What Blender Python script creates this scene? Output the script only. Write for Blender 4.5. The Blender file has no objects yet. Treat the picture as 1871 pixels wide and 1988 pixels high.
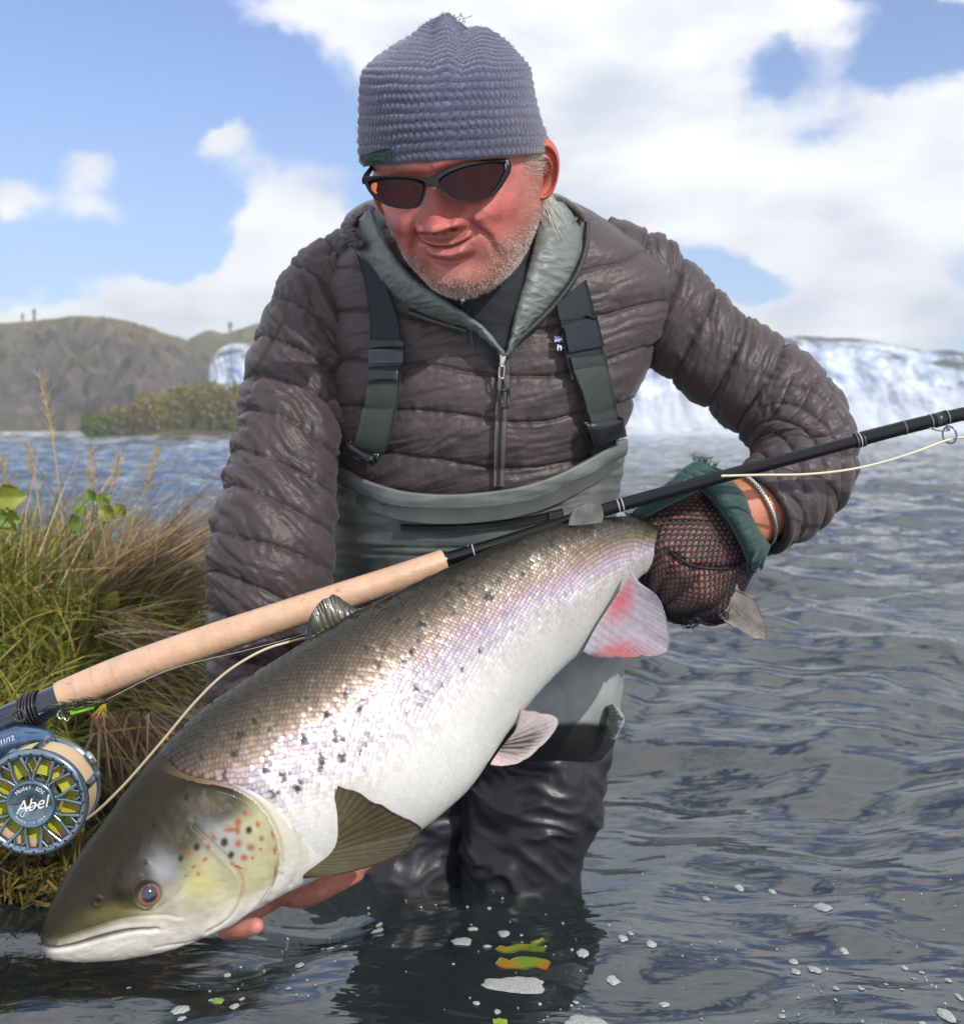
import bpy, bmesh, math, random
import numpy as np
from mathutils import Vector, Matrix
from mathutils.bvhtree import BVHTree
random.seed(7); np.random.seed(7)
PI = math.pi
sc = bpy.context.scene
COL = sc.collection
# ------------------------------------------------------------------ camera
F = 2100.0                       # focal length in units of the 1871 px wide tracing
CX, CY, HZ, CAMH = 935.5, 994.0, 822.0, 0.54
PITCH = math.atan((CY - HZ) / F)
cam = bpy.data.cameras.new('camera'); camo = bpy.data.objects.new('camera', cam); COL.objects.link(camo)
camo.location = (0, 0, CAMH); camo.rotation_euler = (PI / 2 - PITCH, 0, 0)
cam.sensor_fit = 'HORIZONTAL'; cam.sensor_width = 36.0; cam.lens = 36.0 * F / 1871.0
cam.clip_start = 0.05; cam.clip_end = 3000
cam.dof.use_dof = True; cam.dof.focus_distance = 0.90; cam.dof.aperture_fstop = 11.0
sc.camera = camo
sc.view_settings.view_transform = 'Standard'; sc.view_settings.look = 'None'
sc.view_settings.exposure = 0.0; sc.view_settings.gamma = 1.0
sc.cycles.max_bounces = 8; sc.cycles.transparent_max_bounces = 16
sc.cycles.caustics_reflective = False; sc.cycles.caustics_refractive = False
sc.cycles.sample_clamp_indirect = 6.0
sc.cycles.use_denoising = True
_c, _s = math.cos(PITCH), math.sin(PITCH)
def W(x, y, d):
    """world point(s) seen at tracing pixel x,y at depth d"""
    x = np.asarray(x, float); y = np.asarray(y, float); d = np.asarray(d, float)
    X = (x - CX) / F * d; Y = -(y - CY) / F * d; Z = d
    X, Y, Z = np.broadcast_arrays(X, Y, Z)
    return np.stack([X, Z * _c + Y * _s, CAMH - Z * _s + Y * _c], -1)
def PX(P):
    """inverse of W: tracing pixel and depth of world points"""
    P = np.asarray(P, float); dy = P[..., 1]; dz = P[..., 2] - CAMH
    d = dy * _c - dz * _s; up = dy * _s + dz * _c
    return np.stack([CX + P[..., 0] / d * F, CY - up / d * F, d], -1)
# ------------------------------------------------------------------ sun and sky
SUN_AZ, SUN_EL = math.radians(180 - 38), math.radians(36)      # azimuth from +Y clockwise
sd = Vector((math.sin(SUN_AZ) * math.cos(SUN_EL), math.cos(SUN_AZ) * math.cos(SUN_EL), math.sin(SUN_EL)))
sun = bpy.data.lights.new('sun', 'SUN'); sun.energy = 4.2; sun.angle = math.radians(0.53); sun.color = (1.0, 0.95, 0.88)
suno = bpy.data.objects.new('sun', sun); COL.objects.link(suno)
suno.rotation_euler = (-sd).to_track_quat('-Z', 'Y').to_euler(); suno.location = (3, -4, 5)

world = bpy.data.worlds.new('World'); sc.world = world; world.use_nodes = True
nt = world.node_tree; nt.nodes.clear()
def N(t, **k):
    n = nt.nodes.new(t)
    for a, b in k.items(): setattr(n, a, b)
    return n
def M(op, a, b=None, c=None, clamp=False):
    n = N('ShaderNodeMath', operation=op); n.use_clamp = clamp
    for i, v in enumerate((a, b, c)):
        if v is None: continue
        if isinstance(v, (int, float)): n.inputs[i].default_value = v
        else: nt.links.new(v, n.inputs[i])
    return n.outputs[0]
def sky_nodes():
    out = N('ShaderNodeOutputWorld'); bg = N('ShaderNodeBackground'); bg.inputs[1].default_value = 0.10
    nt.links.new(bg.outputs[0], out.inputs[0])
    sky = N('ShaderNodeTexSky', sky_type='NISHITA'); sky.sun_disc = False
    sky.sun_elevation = SUN_EL; sky.sun_rotation = SUN_AZ; sky.air_density = 1.0; sky.dust_density = 0.6; sky.ozone_density = 1.6
    tc = N('ShaderNodeTexCoord'); sx = N('ShaderNodeSeparateXYZ'); nt.links.new(tc.outputs['Generated'], sx.inputs[0])
    az = M('ARCTAN2', sx.outputs[0], sx.outputs[1]); el = M('ARCSINE', sx.outputs[2])
    n1 = N('ShaderNodeTexNoise'); n1.inputs['Scale'].default_value = 5.0; n1.inputs['Detail'].default_value = 7; n1.inputs['Roughness'].default_value = 0.58
    nt.links.new(tc.outputs['Generated'], n1.inputs['Vector'])
    sc1 = N('ShaderNodeSeparateColor'); nt.links.new(n1.outputs['Color'], sc1.inputs[0])
    azw = M('MULTIPLY_ADD', M('SUBTRACT', sc1.outputs[0], 0.5), 0.17, az); elw = M('MULTIPLY_ADD', M('SUBTRACT', sc1.outputs[1], 0.5), 0.13, el)
    cv = N('ShaderNodeCombineXYZ'); nt.links.new(azw, cv.inputs[0]); nt.links.new(elw, cv.inputs[1])
    # cumulus banks and blue gaps by direction: x, y (tracing), rx, ry, weight
    blobs = [(930, 60, 430, 120, 1.2), (1200, 170, 200, 130, 1.1), (720, 30, 260, 60, .5), (1720, 330, 300, 150, 1.2), (1450, 340, 240, 50, .5), (1150, 300, 160, 70, .5),
             (1250, 400, 330, 40, .55), (1700, 470, 260, 60, .6), (1640, 590, 150, 70, 1.7), (1480, 620, 120, 50, 1.5), (1820, 640, 120, 60, .9), (1330, 640, 150, 90, .7),
             (540, 490, 95, 80, 2.0), (610, 580, 120, 90, 1.6), (400, 560, 150, 50, 1.8), (250, 600, 160, 34, 1.6), (180, 300, 85, 45, .8), (190, 385, 100, 40, .34), (10, 360, 45, 38, .6),
             (465, 288, 62, 34, 1.0), (610, 365, 110, 38, .3), (330, 430, 90, 30, .12), (0, 600, 120, 40, .5), (1560, 50, 110, 50, .55), (1850, 10, 60, 30, .7), (1700, 215, 120, 40, .25),
             (210, 120, 330, 130, -.7), (360, 460, 120, 35, -.5), (520, 190, 150, 80, -.4), (1480, 140, 90, 45, -.5), (1620, 240, 90, 35, -.55), (1760, 100, 90, 70, -.8), (1440, 515, 160, 40, -.8), (1090, 300, 50, 30, -.2), (1320, 545, 120, 40, -.3)]
    acc = None
    for (x, y, rx, ry, w) in blobs:
        p = W(x, y, 1.0) - np.array([0, 0, CAMH]); p /= np.linalg.norm(p)
        a, e = math.atan2(p[0], p[1]), math.asin(p[2])
        s = N('ShaderNodeVectorMath', operation='SUBTRACT'); nt.links.new(cv.outputs[0], s.inputs[0]); s.inputs[1].default_value = (a, e, 0)
        m = N('ShaderNodeVectorMath', operation='MULTIPLY'); nt.links.new(s.outputs[0], m.inputs[0]); m.inputs[1].default_value = (F / rx, F / ry, 0)
        d = N('ShaderNodeVectorMath', operation='DOT_PRODUCT'); nt.links.new(m.outputs[0], d.inputs[0]); nt.links.new(m.outputs[0], d.inputs[1])
        g = M('POWER', 0.32, d.outputs['Value'])
        acc = M('MULTIPLY', g, w) if acc is None else M('MULTIPLY_ADD', g, w, acc)
    # broken cloud goes on outside the view, its cover raised to brighten the water
    n2 = N('ShaderNodeTexNoise'); n2.inputs['Scale'].default_value = 3.6; n2.inputs['Detail'].default_value = 6; n2.inputs['Roughness'].default_value = 0.6
    nt.links.new(tc.outputs['Generated'], n2.inputs['Vector'])
    n3 = N('ShaderNodeTexNoise'); n3.inputs['Scale'].default_value = 9.0; n3.inputs['Detail'].default_value = 8; n3.inputs['Roughness'].default_value = 0.62
    mp = N('ShaderNodeMapping'); mp.inputs['Scale'].default_value = (1, 1, 2.0); nt.links.new(tc.outputs['Generated'], mp.inputs[0]); nt.links.new(mp.outputs[0], n3.inputs['Vector'])
    ain = M('SUBTRACT', 1.0, M('MULTIPLY', M('SUBTRACT', M('ABSOLUTE', az), 0.42), 6.0, clamp=True))   # inside view azimuth
    ein = M('SUBTRACT', 1.0, M('MULTIPLY', M('SUBTRACT', el, 0.36), 6.0, clamp=True))
    inside = M('MULTIPLY', ain, ein)
    gen = M('MULTIPLY', M('SUBTRACT', n2.outputs[0], 0.38), 7.0)
    mixf = N('ShaderNodeMix'); mixf.data_type = 'FLOAT'
    nt.links.new(inside, mixf.inputs[0]); nt.links.new(gen, mixf.inputs[2]); nt.links.new(acc, mixf.inputs[3])
    dens = M('ADD', mixf.outputs[0], M('MULTIPLY', M('SUBTRACT', n3.outputs[0], 0.5), 1.0))
    mr = N('ShaderNodeMapRange'); mr.interpolation_type = 'SMOOTHSTEP'
    mr.inputs['From Min'].default_value = 0.12; mr.inputs['From Max'].default_value = 0.62; nt.links.new(dens, mr.inputs[0])
    # cloud light: white with faint grey bellies
    sh = N('ShaderNodeTexNoise'); sh.inputs['Scale'].default_value = 7.0; sh.inputs['Detail'].default_value = 5
    mp2 = N('ShaderNodeMapping'); mp2.inputs['Location'].default_value = (3, 1, 7); mp2.inputs['Scale'].default_value = (1, 1, 2.2)
    nt.links.new(tc.outputs['Generated'], mp2.inputs[0]); nt.links.new(mp2.outputs[0], sh.inputs['Vector'])
    cr = N('ShaderNodeValToRGB'); nt.links.new(sh.outputs[0], cr.inputs[0])
    cr.color_ramp.elements[0].position = 0.33; cr.color_ramp.elements[0].color = (0.62, 0.66, 0.76, 1)
    cr.color_ramp.elements[1].position = 0.60; cr.color_ramp.elements[1].color = (1.0, 1.0, 1.02, 1)
    vm = N('ShaderNodeVectorMath', operation='SCALE'); nt.links.new(cr.outputs[0], vm.inputs[0]); vm.inputs['Scale'].default_value = 12.2
    # pale air toward the horizon
    hz = M('POWER', M('SUBTRACT', 1.0, M('MULTIPLY', el, 1.7, clamp=True), clamp=True), 3.0)
    blue = N('ShaderNodeVectorMath', operation='MULTIPLY'); nt.links.new(sky.outputs[0], blue.inputs[0]); blue.inputs[1].default_value = SKY_TINT
    mh = N('ShaderNodeMix'); mh.data_type = 'RGBA'; nt.links.new(M('MULTIPLY', hz, 0.6), mh.inputs[0]); nt.links.new(blue.outputs[0], mh.inputs[6]); mh.inputs[7].default_value = (6.4, 8.6, 10.6, 1)
    mc = N('ShaderNodeMix'); mc.data_type = 'RGBA'; nt.links.new(mr.outputs[0], mc.inputs[0]); nt.links.new(mh.outputs[2], mc.inputs[6]); nt.links.new(vm.outputs[0], mc.inputs[7])
    nt.links.new(mc.outputs[2], bg.inputs[0])
SKY_TINT = (1.12, 1.33, 1.78)
sky_nodes()
world.cycles.sampling_method = 'MANUAL'; world.cycles.sample_map_resolution = 512

# ------------------------------------------------------------------ numeric helpers
def _hash(ix, iy, iz, seed):
    h = (ix.astype(np.int64) * 374761393 + iy.astype(np.int64) * 668265263 + iz.astype(np.int64) * 2147483647 + seed * 974634777) & 0xffffffff
    h = ((h ^ (h >> 13)) * 1274126177) & 0xffffffff
    return (h ^ (h >> 16)) & 0xffffffff
def pn(P, seed=0):
    """smooth gradient noise, about -1..1, for points (...,3)"""
    P = np.asarray(P, float); sh = P.shape[:-1]; P = P.reshape(-1, 3)
    i = np.floor(P).astype(np.int64); f = P - i; u = f * f * f * (f * (f * 6 - 15) + 10)
    r = 0
    for a in (0, 1):
        for b in (0, 1):
            for c in (0, 1):
                h = _hash(i[:, 0] + a, i[:, 1] + b, i[:, 2] + c, seed)
                g0 = (h & 1023) / 511.5 - 1; g1 = ((h >> 10) & 1023) / 511.5 - 1; g2 = ((h >> 20) & 1023) / 511.5 - 1
                dt = g0 * (f[:, 0] - a) + g1 * (f[:, 1] - b) + g2 * (f[:, 2] - c)
                w = (u[:, 0] if a else 1 - u[:, 0]) * (u[:, 1] if b else 1 - u[:, 1]) * (u[:, 2] if c else 1 - u[:, 2])
                r = r + w * dt
    return (r * 1.3).reshape(sh)
def fbm(P, oct=4, seed=0, gain=0.5, lac=2.03):
    P = np.asarray(P, float); s = 0; a = 1; t = 0
    for k in range(oct):
        s = s + a * pn(P, seed + k * 17); t += a; a *= gain; P = P * lac
    return s / t
def ridged(P, oct=3, seed=0):
    P = np.asarray(P, float); s = 0; a = 1; t = 0
    for k in range(oct):
        s = s + a * (1 - np.minimum(1, np.abs(pn(P, seed + k * 13)) * 2.2)); t += a; a *= .5; P = P * 2.1
    return s / t
def v3(*a):
    return np.stack(np.broadcast_arrays(*[np.asarray(q, float) for q in a]), -1)
def sstep(a, b, x):
    t = np.clip((np.asarray(x, float) - a) / (b - a), 0, 1); return t * t * (3 - 2 * t)
def gs(x, s): return np.exp(-(x / s) ** 2)
def spl(pts, n, closed=False, u=None):
    """Catmull-Rom through pts resampled to n points by arc length (or at parameters u in 0..1)"""
    P = np.asarray(pts, float); m = len(P)
    if closed: E = np.concatenate([P[-1:], P, P[:2]]); segs = m
    else: E = np.concatenate([2 * P[:1] - P[1:2], P, 2 * P[-1:] - P[-2:-1]]); segs = m - 1
    k = 24; o = []
    for i in range(segs):
        p0, p1, p2, p3 = E[i:i + 4]; t = np.linspace(0, 1, k, endpoint=False)[:, None]
        o.append(.5 * ((2 * p1) + (-p0 + p2) * t + (2 * p0 - 5 * p1 + 4 * p2 - p3) * t ** 2 + (-p0 + 3 * p1 - 3 * p2 + p3) * t ** 3))
    if not closed: o.append(P[-1:])
    else: o.append(P[:1])
    o = np.concatenate(o)
    L = np.concatenate([[0], np.cumsum(np.linalg.norm(np.diff(o[:, :3], axis=0), axis=1))]); L /= L[-1]
    if u is None: u = np.linspace(0, 1, n, endpoint=not closed)
    return np.stack([np.interp(u, L, o[:, j]) for j in range(P.shape[1])], 1)
def tab(xs, table):
    """smooth table lookup; table rows (x, a, b, ...)"""
    T = np.asarray(table, float); x = T[:, 0]; n = len(x); o = []
    xs = np.asarray(xs, float)
    i = np.clip(np.searchsorted(x, xs, side='right') - 1, 0, n - 2); t = np.clip((xs - x[i]) / (x[i + 1] - x[i]), 0, 1)
    for j in range(1, T.shape[1]):
        y = T[:, j]; m = np.gradient(y, x); h = x[i + 1] - x[i]
        o.append((2 * t ** 3 - 3 * t ** 2 + 1) * y[i] + (t ** 3 - 2 * t ** 2 + t) * h * m[i] + (-2 * t ** 3 + 3 * t ** 2) * y[i + 1] + (t ** 3 - t ** 2) * h * m[i + 1])
    return o
def gridF(nu, nv, cu=False, cv=False, off=0):
    i = np.arange(nu if cu else nu - 1); j = np.arange(nv if cv else nv - 1)
    I, J = np.meshgrid(i, j, indexing='ij'); I2 = (I + 1) % nu; J2 = (J + 1) % nv
    return (np.stack([I * nv + J, I2 * nv + J, I2 * nv + J2, I * nv + J2], -1).reshape(-1, 4) + off)
def gnormals(G, cu=False, cv=False):
    if cu: du = np.roll(G, -1, 0) - np.roll(G, 1, 0)
    else: du = np.gradient(G, axis=0)
    if cv: dv = np.roll(G, -1, 1) - np.roll(G, 1, 1)
    else: dv = np.gradient(G, axis=1)
    n = np.cross(du, dv); return n / np.maximum(1e-12, np.linalg.norm(n, axis=-1, keepdims=True))
def mesh(name, V, Fs, mat=None, parent=None, smooth=True, col=None, **props):
    V = np.asarray(V, np.float32).reshape(-1, 3)
    me = bpy.data.meshes.new(name)
    if isinstance(Fs, np.ndarray): Fs = [Fs]
    loops = []; starts = []; tot = 0
    for A in Fs:
        A = np.asarray(A)
        if A.size == 0: continue
        n, k = A.shape; loops.append(A.reshape(-1)); starts.append(tot + np.arange(n) * k); tot += n * k
    loops = np.concatenate(loops).astype(np.int32); starts = np.concatenate(starts).astype(np.int32)
    me.vertices.add(len(V)); me.vertices.foreach_set('co', V.ravel())
    me.loops.add(len(loops)); me.loops.foreach_set('vertex_index', loops)
    me.polygons.add(len(starts)); me.polygons.foreach_set('loop_start', starts)
    me.update(calc_edges=True)
    if smooth: me.polygons.foreach_set('use_smooth', np.ones(len(starts), bool))
    if col is not None:
        c = np.asarray(col, np.float32).reshape(-1, np.asarray(col).shape[-1])
        if c.shape[1] == 3: c = np.concatenate([c, np.ones((len(c), 1), np.float32)], 1)
        a = me.color_attributes.new('Col', 'FLOAT_COLOR', 'POINT'); a.data.foreach_set('color', c.ravel())
    me.validate()
    o = bpy.data.objects.new(name, me); COL.objects.link(o)
    if mat is not None: me.materials.append(mat)
    if parent is not None: adopt(o, parent)
    for k, v in props.items(): o[k] = v
    return o
def adopt(o, parent):
    o.parent = parent; o.matrix_parent_inverse = wm(parent).inverted()
def wm(o):
    m = Matrix.Translation(o.location) @ o.rotation_euler.to_matrix().to_4x4()
    return (wm(o.parent) @ o.matrix_parent_inverse @ m) if o.parent else m
def thing(name, label, cat, loc=(0, 0, 0), group=None):
    o = bpy.data.objects.new(name, None); COL.objects.link(o); o.location = tuple(float(q) for q in loc)
    o.empty_display_size = 0.05; o['label'] = label; o['category'] = cat
    if group: o['group'] = group
    return o
def tag(o, label=None, cat=None, group=None, kind=None):
    if label: o['label'] = label
    if cat: o['category'] = cat
    if group: o['group'] = group
    if kind: o['kind'] = kind
    return o
def frames(P):
    T = np.gradient(P, axis=0); T /= np.maximum(1e-12, np.linalg.norm(T, axis=1, keepdims=True))
    up = np.array([0, 0, 1.0]); a = np.cross(T[0], up)
    if np.linalg.norm(a) < 1e-3: a = np.array([1.0, 0, 0])
    a /= np.linalg.norm(a); A = [a]
    for i in range(1, len(P)):
        a = A[-1] - T[i] * np.dot(A[-1], T[i]); a /= max(1e-9, np.linalg.norm(a)); A.append(a)
    A = np.array(A); return T, A, np.cross(T, A)
def tubeG(P, r, n=10):
    P = np.asarray(P, float); r = np.broadcast_to(np.asarray(r, float), (len(P),))
    T, A, B = frames(P); th = np.linspace(0, 2 * PI, n, endpoint=False)
    return P[:, None] + r[:, None, None] * (A[:, None] * np.cos(th)[None, :, None] + B[:, None] * np.sin(th)[None, :, None])
class MB:
    """collects pieces of one mesh"""
    def __init__(s): s.V = []; s.F = []; s.C = []; s.n = 0
    def add(s, V, Fs, col=None):
        V = np.asarray(V, float).reshape(-1, 3)
        for A in (Fs if isinstance(Fs, list) else [Fs]):
            if len(A): s.F.append(np.asarray(A) + s.n)
        s.V.append(V); s.n += len(V)
        s.C.append(np.broadcast_to(np.asarray(col if col is not None else (1, 1, 1), float), (len(V), 3)) if np.ndim(col) < 2 else np.asarray(col).reshape(-1, 3))
        return s
    def tube(s, P, r, n=8, col=None, cap=True):
        G = tubeG(P, r, n); m = len(G); Fs = [gridF(m, n, cv=True)]
        V = G.reshape(-1, 3)
        if cap:
            V = np.concatenate([V, G[0].mean(0)[None], G[-1].mean(0)[None]]); k = np.arange(n); k2 = (k + 1) % n
            Fs.append(np.stack([np.full(n, m * n), k2, k], 1)); Fs.append(np.stack([np.full(n, m * n + 1), (m - 1) * n + k, (m - 1) * n + k2], 1))
        return s.add(V, Fs, col)
    def grid(s, G, cu=False, cv=False, col=None):
        return s.add(G.reshape(-1, 3), gridF(G.shape[0], G.shape[1], cu, cv), col if col is None or np.ndim(col) < 2 else np.asarray(col).reshape(-1, 3))
    def box(s, c, x, y, z, col=None):
        c, x, y, z = [np.asarray(q, float) for q in (c, x, y, z)]
        V = [c + a * x + b * y + g * z for a in (-1, 1) for b in (-1, 1) for g in (-1, 1)]
        return s.add(V, np.array([[0, 1, 3, 2], [4, 6, 7, 5], [0, 4, 5, 1], [2, 3, 7, 6], [0, 2, 6, 4], [1, 5, 7, 3]]), col)
    def build(s, name, mat=None, parent=None, smooth=True, usecol=True, **props):
        tri = [f for f in s.F if f.shape[1] == 3]; quad = [f for f in s.F if f.shape[1] == 4]
        L = ([np.concatenate(tri)] if tri else []) + ([np.concatenate(quad)] if quad else [])
        return mesh(name, np.concatenate(s.V), L, mat, parent, smooth, np.concatenate(s.C) if usecol else None, **props)
def slab(G, thick, N_=None):
    """closed shell of grid G with thickness along -normal; returns V, F"""
    nu, nv = G.shape[:2]; n = gnormals(G) if N_ is None else N_
    V = np.concatenate([G.reshape(-1, 3), (G - n * thick).reshape(-1, 3)]); k = nu * nv
    F1 = gridF(nu, nv); F2 = F1[:, ::-1] + k
    b = np.concatenate([np.arange(nv), np.arange(1, nu) * nv + nv - 1, (nu - 1) * nv + np.arange(nv - 2, -1, -1), np.arange(nu - 2, 0, -1) * nv])
    b2 = np.roll(b, -1); F3 = np.stack([b2, b, b + k, b2 + k], 1)
    return V, np.concatenate([F1, F2, F3])
def pdist(x, y, poly):
    """distance to polyline and signed side (positive = right of travel)"""
    x = np.asarray(x, float); y = np.asarray(y, float); best = np.full(x.shape, 1e9); sg = np.zeros(x.shape); arc = np.zeros(x.shape); L = 0
    P = np.asarray(poly, float)
    for a, b in zip(P[:-1], P[1:]):
        d = b - a; l2 = (d ** 2).sum(); t = np.clip(((x - a[0]) * d[0] + (y - a[1]) * d[1]) / l2, 0, 1)
        ex = x - a[0] - t * d[0]; ey = y - a[1] - t * d[1]; r = np.hypot(ex, ey); m = r < best
        best = np.where(m, r, best); sg = np.where(m, np.sign(d[0] * (y - a[1]) - d[1] * (x - a[0])), sg); arc = np.where(m, L + t * math.sqrt(l2), arc); L += math.sqrt(l2)
    return best, sg, arc / L
def inpoly(x, y, poly):
    P = np.asarray(poly, float); c = np.zeros(np.shape(x), bool)
    for (x1, y1), (x2, y2) in zip(P, np.roll(P, -1, 0)):
        c ^= ((y1 > y) != (y2 > y)) & (x < (x2 - x1) * (y - y1) / (y2 - y1 + 1e-9) + x1)
    return c
# ------------------------------------------------------------------ materials
def mat(name, color=(.5, .5, .5), rough=.5, metal=0., spec=.5, vcol=False, noise=None, bump=None, sss=None, coat=None, sheen=None, trans=None, var=0.0, emit=None):
    m = bpy.data.materials.new(name); m.use_nodes = True; t = m.node_tree; b = t.nodes['Principled BSDF']
    b.inputs['Roughness'].default_value = rough; b.inputs['Metallic'].default_value = metal; b.inputs['Specular IOR Level'].default_value = spec
    b.inputs['Base Color'].default_value = (*color, 1)
    tc = t.nodes.new('ShaderNodeTexCoord'); src = None
    if vcol:
        a = t.nodes.new('ShaderNodeVertexColor'); a.layer_name = 'Col'; src = a.outputs[0]
    if noise:      # (scale, lo, hi): multiplies the colour
        n = t.nodes.new('ShaderNodeTexNoise'); n.inputs['Scale'].default_value = noise[0]; n.inputs['Detail'].default_value = 6; n.inputs['Roughness'].default_value = .65
        t.links.new(tc.outputs['Object'], n.inputs['Vector'])
        r = t.nodes.new('ShaderNodeMapRange'); r.inputs[1].default_value = .3; r.inputs[2].default_value = .7; r.inputs[3].default_value = noise[1]; r.inputs[4].default_value = noise[2]
        t.links.new(n.outputs[0], r.inputs[0])
        s = t.nodes.new('ShaderNodeVectorMath'); s.operation = 'SCALE'
        if src: t.links.new(src, s.inputs[0])
        else: s.inputs[0].default_value = color
        t.links.new(r.outputs[0], s.inputs['Scale']); src = s.outputs[0]
    if src: t.links.new(src, b.inputs['Base Color'])
    if bump:       # list of (scale, strength, distance[, kind])
        prev = None
        for q in bump:
            if len(q) > 3 and q[3] == 'v':
                n = t.nodes.new('ShaderNodeTexVoronoi'); n.inputs['Scale'].default_value = q[0]
            else:
                n = t.nodes.new('ShaderNodeTexNoise'); n.inputs['Scale'].default_value = q[0]; n.inputs['Detail'].default_value = 5
            t.links.new(tc.outputs['Object'], n.inputs['Vector'])
            u = t.nodes.new('ShaderNodeBump'); u.inputs['Strength'].default_value = q[1]; u.inputs['Distance'].default_value = q[2]
            t.links.new(n.outputs[0], u.inputs['Height'])
            if prev: t.links.new(prev, u.inputs['Normal'])
            prev = u.outputs[0]
        t.links.new(prev, b.inputs['Normal'])
    if sss: b.inputs['Subsurface Weight'].default_value = sss[0]; b.inputs['Subsurface Radius'].default_value = sss[1]; b.inputs['Subsurface Scale'].default_value = sss[2]
    if coat: b.inputs['Coat Weight'].default_value = coat[0]; b.inputs['Coat Roughness'].default_value = coat[1]
    if sheen: b.inputs['Sheen Weight'].default_value = sheen
    if trans: b.inputs['Transmission Weight'].default_value = trans
    return m
# ================================================================== SETTING
def wave(x, y):
    """height of the river surface"""
    r = np.hypot(x, y); P = v3(x, y, 0 * x)
    wx = x + .25 * pn(P * .9, 5); wy = y + .25 * pn(P * .9, 6); h = 0
    rs = np.random.RandomState(11)
    for k in range(46):
        lam = .11 * (2.6 / .11) ** (k / 45.0)
        a = rs.normal(0, .62) + math.radians(96)           # travel mostly away from the falls
        kx, ky = math.cos(a) * 2 * PI / lam, math.sin(a) * 2 * PI / lam
        amp = .0135 * lam ** .95 * (.38 if lam > 1.1 else .62 if lam > .55 else 1.0 if lam > .25 else 1.1) * rs.uniform(.5, 1.2)
        fade = np.clip(lam / (.012 * r + .02), 0, 1) * (1 - .25 * gs(r - 1.0, 1.0))
        ph = kx * wx + ky * wy + rs.uniform(0, 6.28)
        h = h + amp * fade * 1.15 * (np.sin(ph) + .3 * np.sin(2 * ph + .6))
    h = h + .010 * ridged(v3(wx * 1.1, wy * 2.0, 0 * x), 3, 3) * sstep(1.8, 5, r) * .8
    h = h + .03 * fbm(v3(x * .25, y * .6, 0 * x), 3, 9) * sstep(4, 20, r)
    return h * .62 - .01
def water_mat():
    m = bpy.data.materials.new('river_water'); m.use_nodes = True; t = m.node_tree; t.nodes.clear(); L = t.links.new
    out = t.nodes.new('ShaderNodeOutputMaterial')
    geo = t.nodes.new('ShaderNodeNewGeometry')
    b1 = t.nodes.new('ShaderNodeTexNoise'); b1.inputs['Scale'].default_value = 16; b1.inputs['Detail'].default_value = 3; b1.inputs['Distortion'].default_value = .6
    mp = t.nodes.new('ShaderNodeMapping'); mp.inputs['Scale'].default_value = (.55, 1.3, 1); L(geo.outputs['Position'], mp.inputs[0]); L(mp.outputs[0], b1.inputs['Vector'])
    u1 = t.nodes.new('ShaderNodeBump'); u1.inputs['Strength'].default_value = .26; u1.inputs['Distance'].default_value = .010; L(b1.outputs[0], u1.inputs['Height'])
    b2 = t.nodes.new('ShaderNodeTexNoise'); b2.inputs['Scale'].default_value = 5.0; b2.inputs['Detail'].default_value = 3; L(mp.outputs[0], b2.inputs['Vector'])
    u2 = t.nodes.new('ShaderNodeBump'); u2.inputs['Strength'].default_value = .5; u2.inputs['Distance'].default_value = .035; L(b2.outputs[0], u2.inputs['Height']); L(u1.outputs[0], u2.inputs['Normal'])
    fr = t.nodes.new('ShaderNodeFresnel'); fr.inputs[0].default_value = 2.15; L(u2.outputs[0], fr.inputs['Normal'])
    gl = t.nodes.new('ShaderNodeBsdfGlossy'); gl.inputs['Roughness'].default_value = .015; L(u2.outputs[0], gl.inputs['Normal'])
    tr = t.nodes.new('ShaderNodeBsdfTransparent'); tr.inputs[0].default_value = (.30, .33, .27, 1)
    df = t.nodes.new('ShaderNodeBsdfDiffuse'); df.inputs[0].default_value = (.036, .044, .046, 1)
    m1 = t.nodes.new('ShaderNodeMixShader'); m1.inputs[0].default_value = .5; L(tr.outputs[0], m1.inputs[1]); L(df.outputs[0], m1.inputs[2])
    m2 = t.nodes.new('ShaderNodeMixShader'); L(fr.outputs[0], m2.inputs[0]); L(m1.outputs[0], m2.inputs[1]); L(gl.outputs[0], m2.inputs[2])
    # foam carried from the falls
    fo = t.nodes.new('ShaderNodeTexNoise'); fo.inputs['Scale'].default_value = 1.0; fo.inputs['Detail'].default_value = 8; fo.inputs['Roughness'].default_value = .7
    mf = t.nodes.new('ShaderNodeMapping'); mf.inputs['Scale'].default_value = (.35, 1.0, 1); L(geo.outputs['Position'], mf.inputs[0]); L(mf.outputs[0], fo.inputs['Vector'])
    sp = t.nodes.new('ShaderNodeSeparateXYZ'); L(geo.outputs['Position'], sp.inputs[0])
    mr = t.nodes.new('ShaderNodeMapRange'); mr.inputs[1].default_value = 6; mr.inputs[2].default_value = 75; mr.inputs[3].default_value = -.06; mr.inputs[4].default_value = .22; L(sp.outputs[1], mr.inputs[0])
    ad = t.nodes.new('ShaderNodeMath'); ad.operation = 'ADD'; L(fo.outputs[0], ad.inputs[0]); L(mr.outputs[0], ad.inputs[1])
    m3 = t.nodes.new('ShaderNodeMapRange'); m3.interpolation_type = 'SMOOTHSTEP'; m3.inputs[1].default_value = .54; m3.inputs[2].default_value = .76; m3.inputs[4].default_value = .8; L(ad.outputs[0], m3.inputs[0])
    wd = t.nodes.new('ShaderNodeBsdfDiffuse'); wd.inputs[0].default_value = (.72, .77, .82, 1)
    m4 = t.nodes.new('ShaderNodeMixShader'); L(m3.outputs[0], m4.inputs[0]); L(m2.outputs[0], m4.inputs[1]); L(wd.outputs[0], m4.inputs[2])
    L(m4.outputs[0], out.inputs[0]); return m
M_WATER = water_mat()
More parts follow.
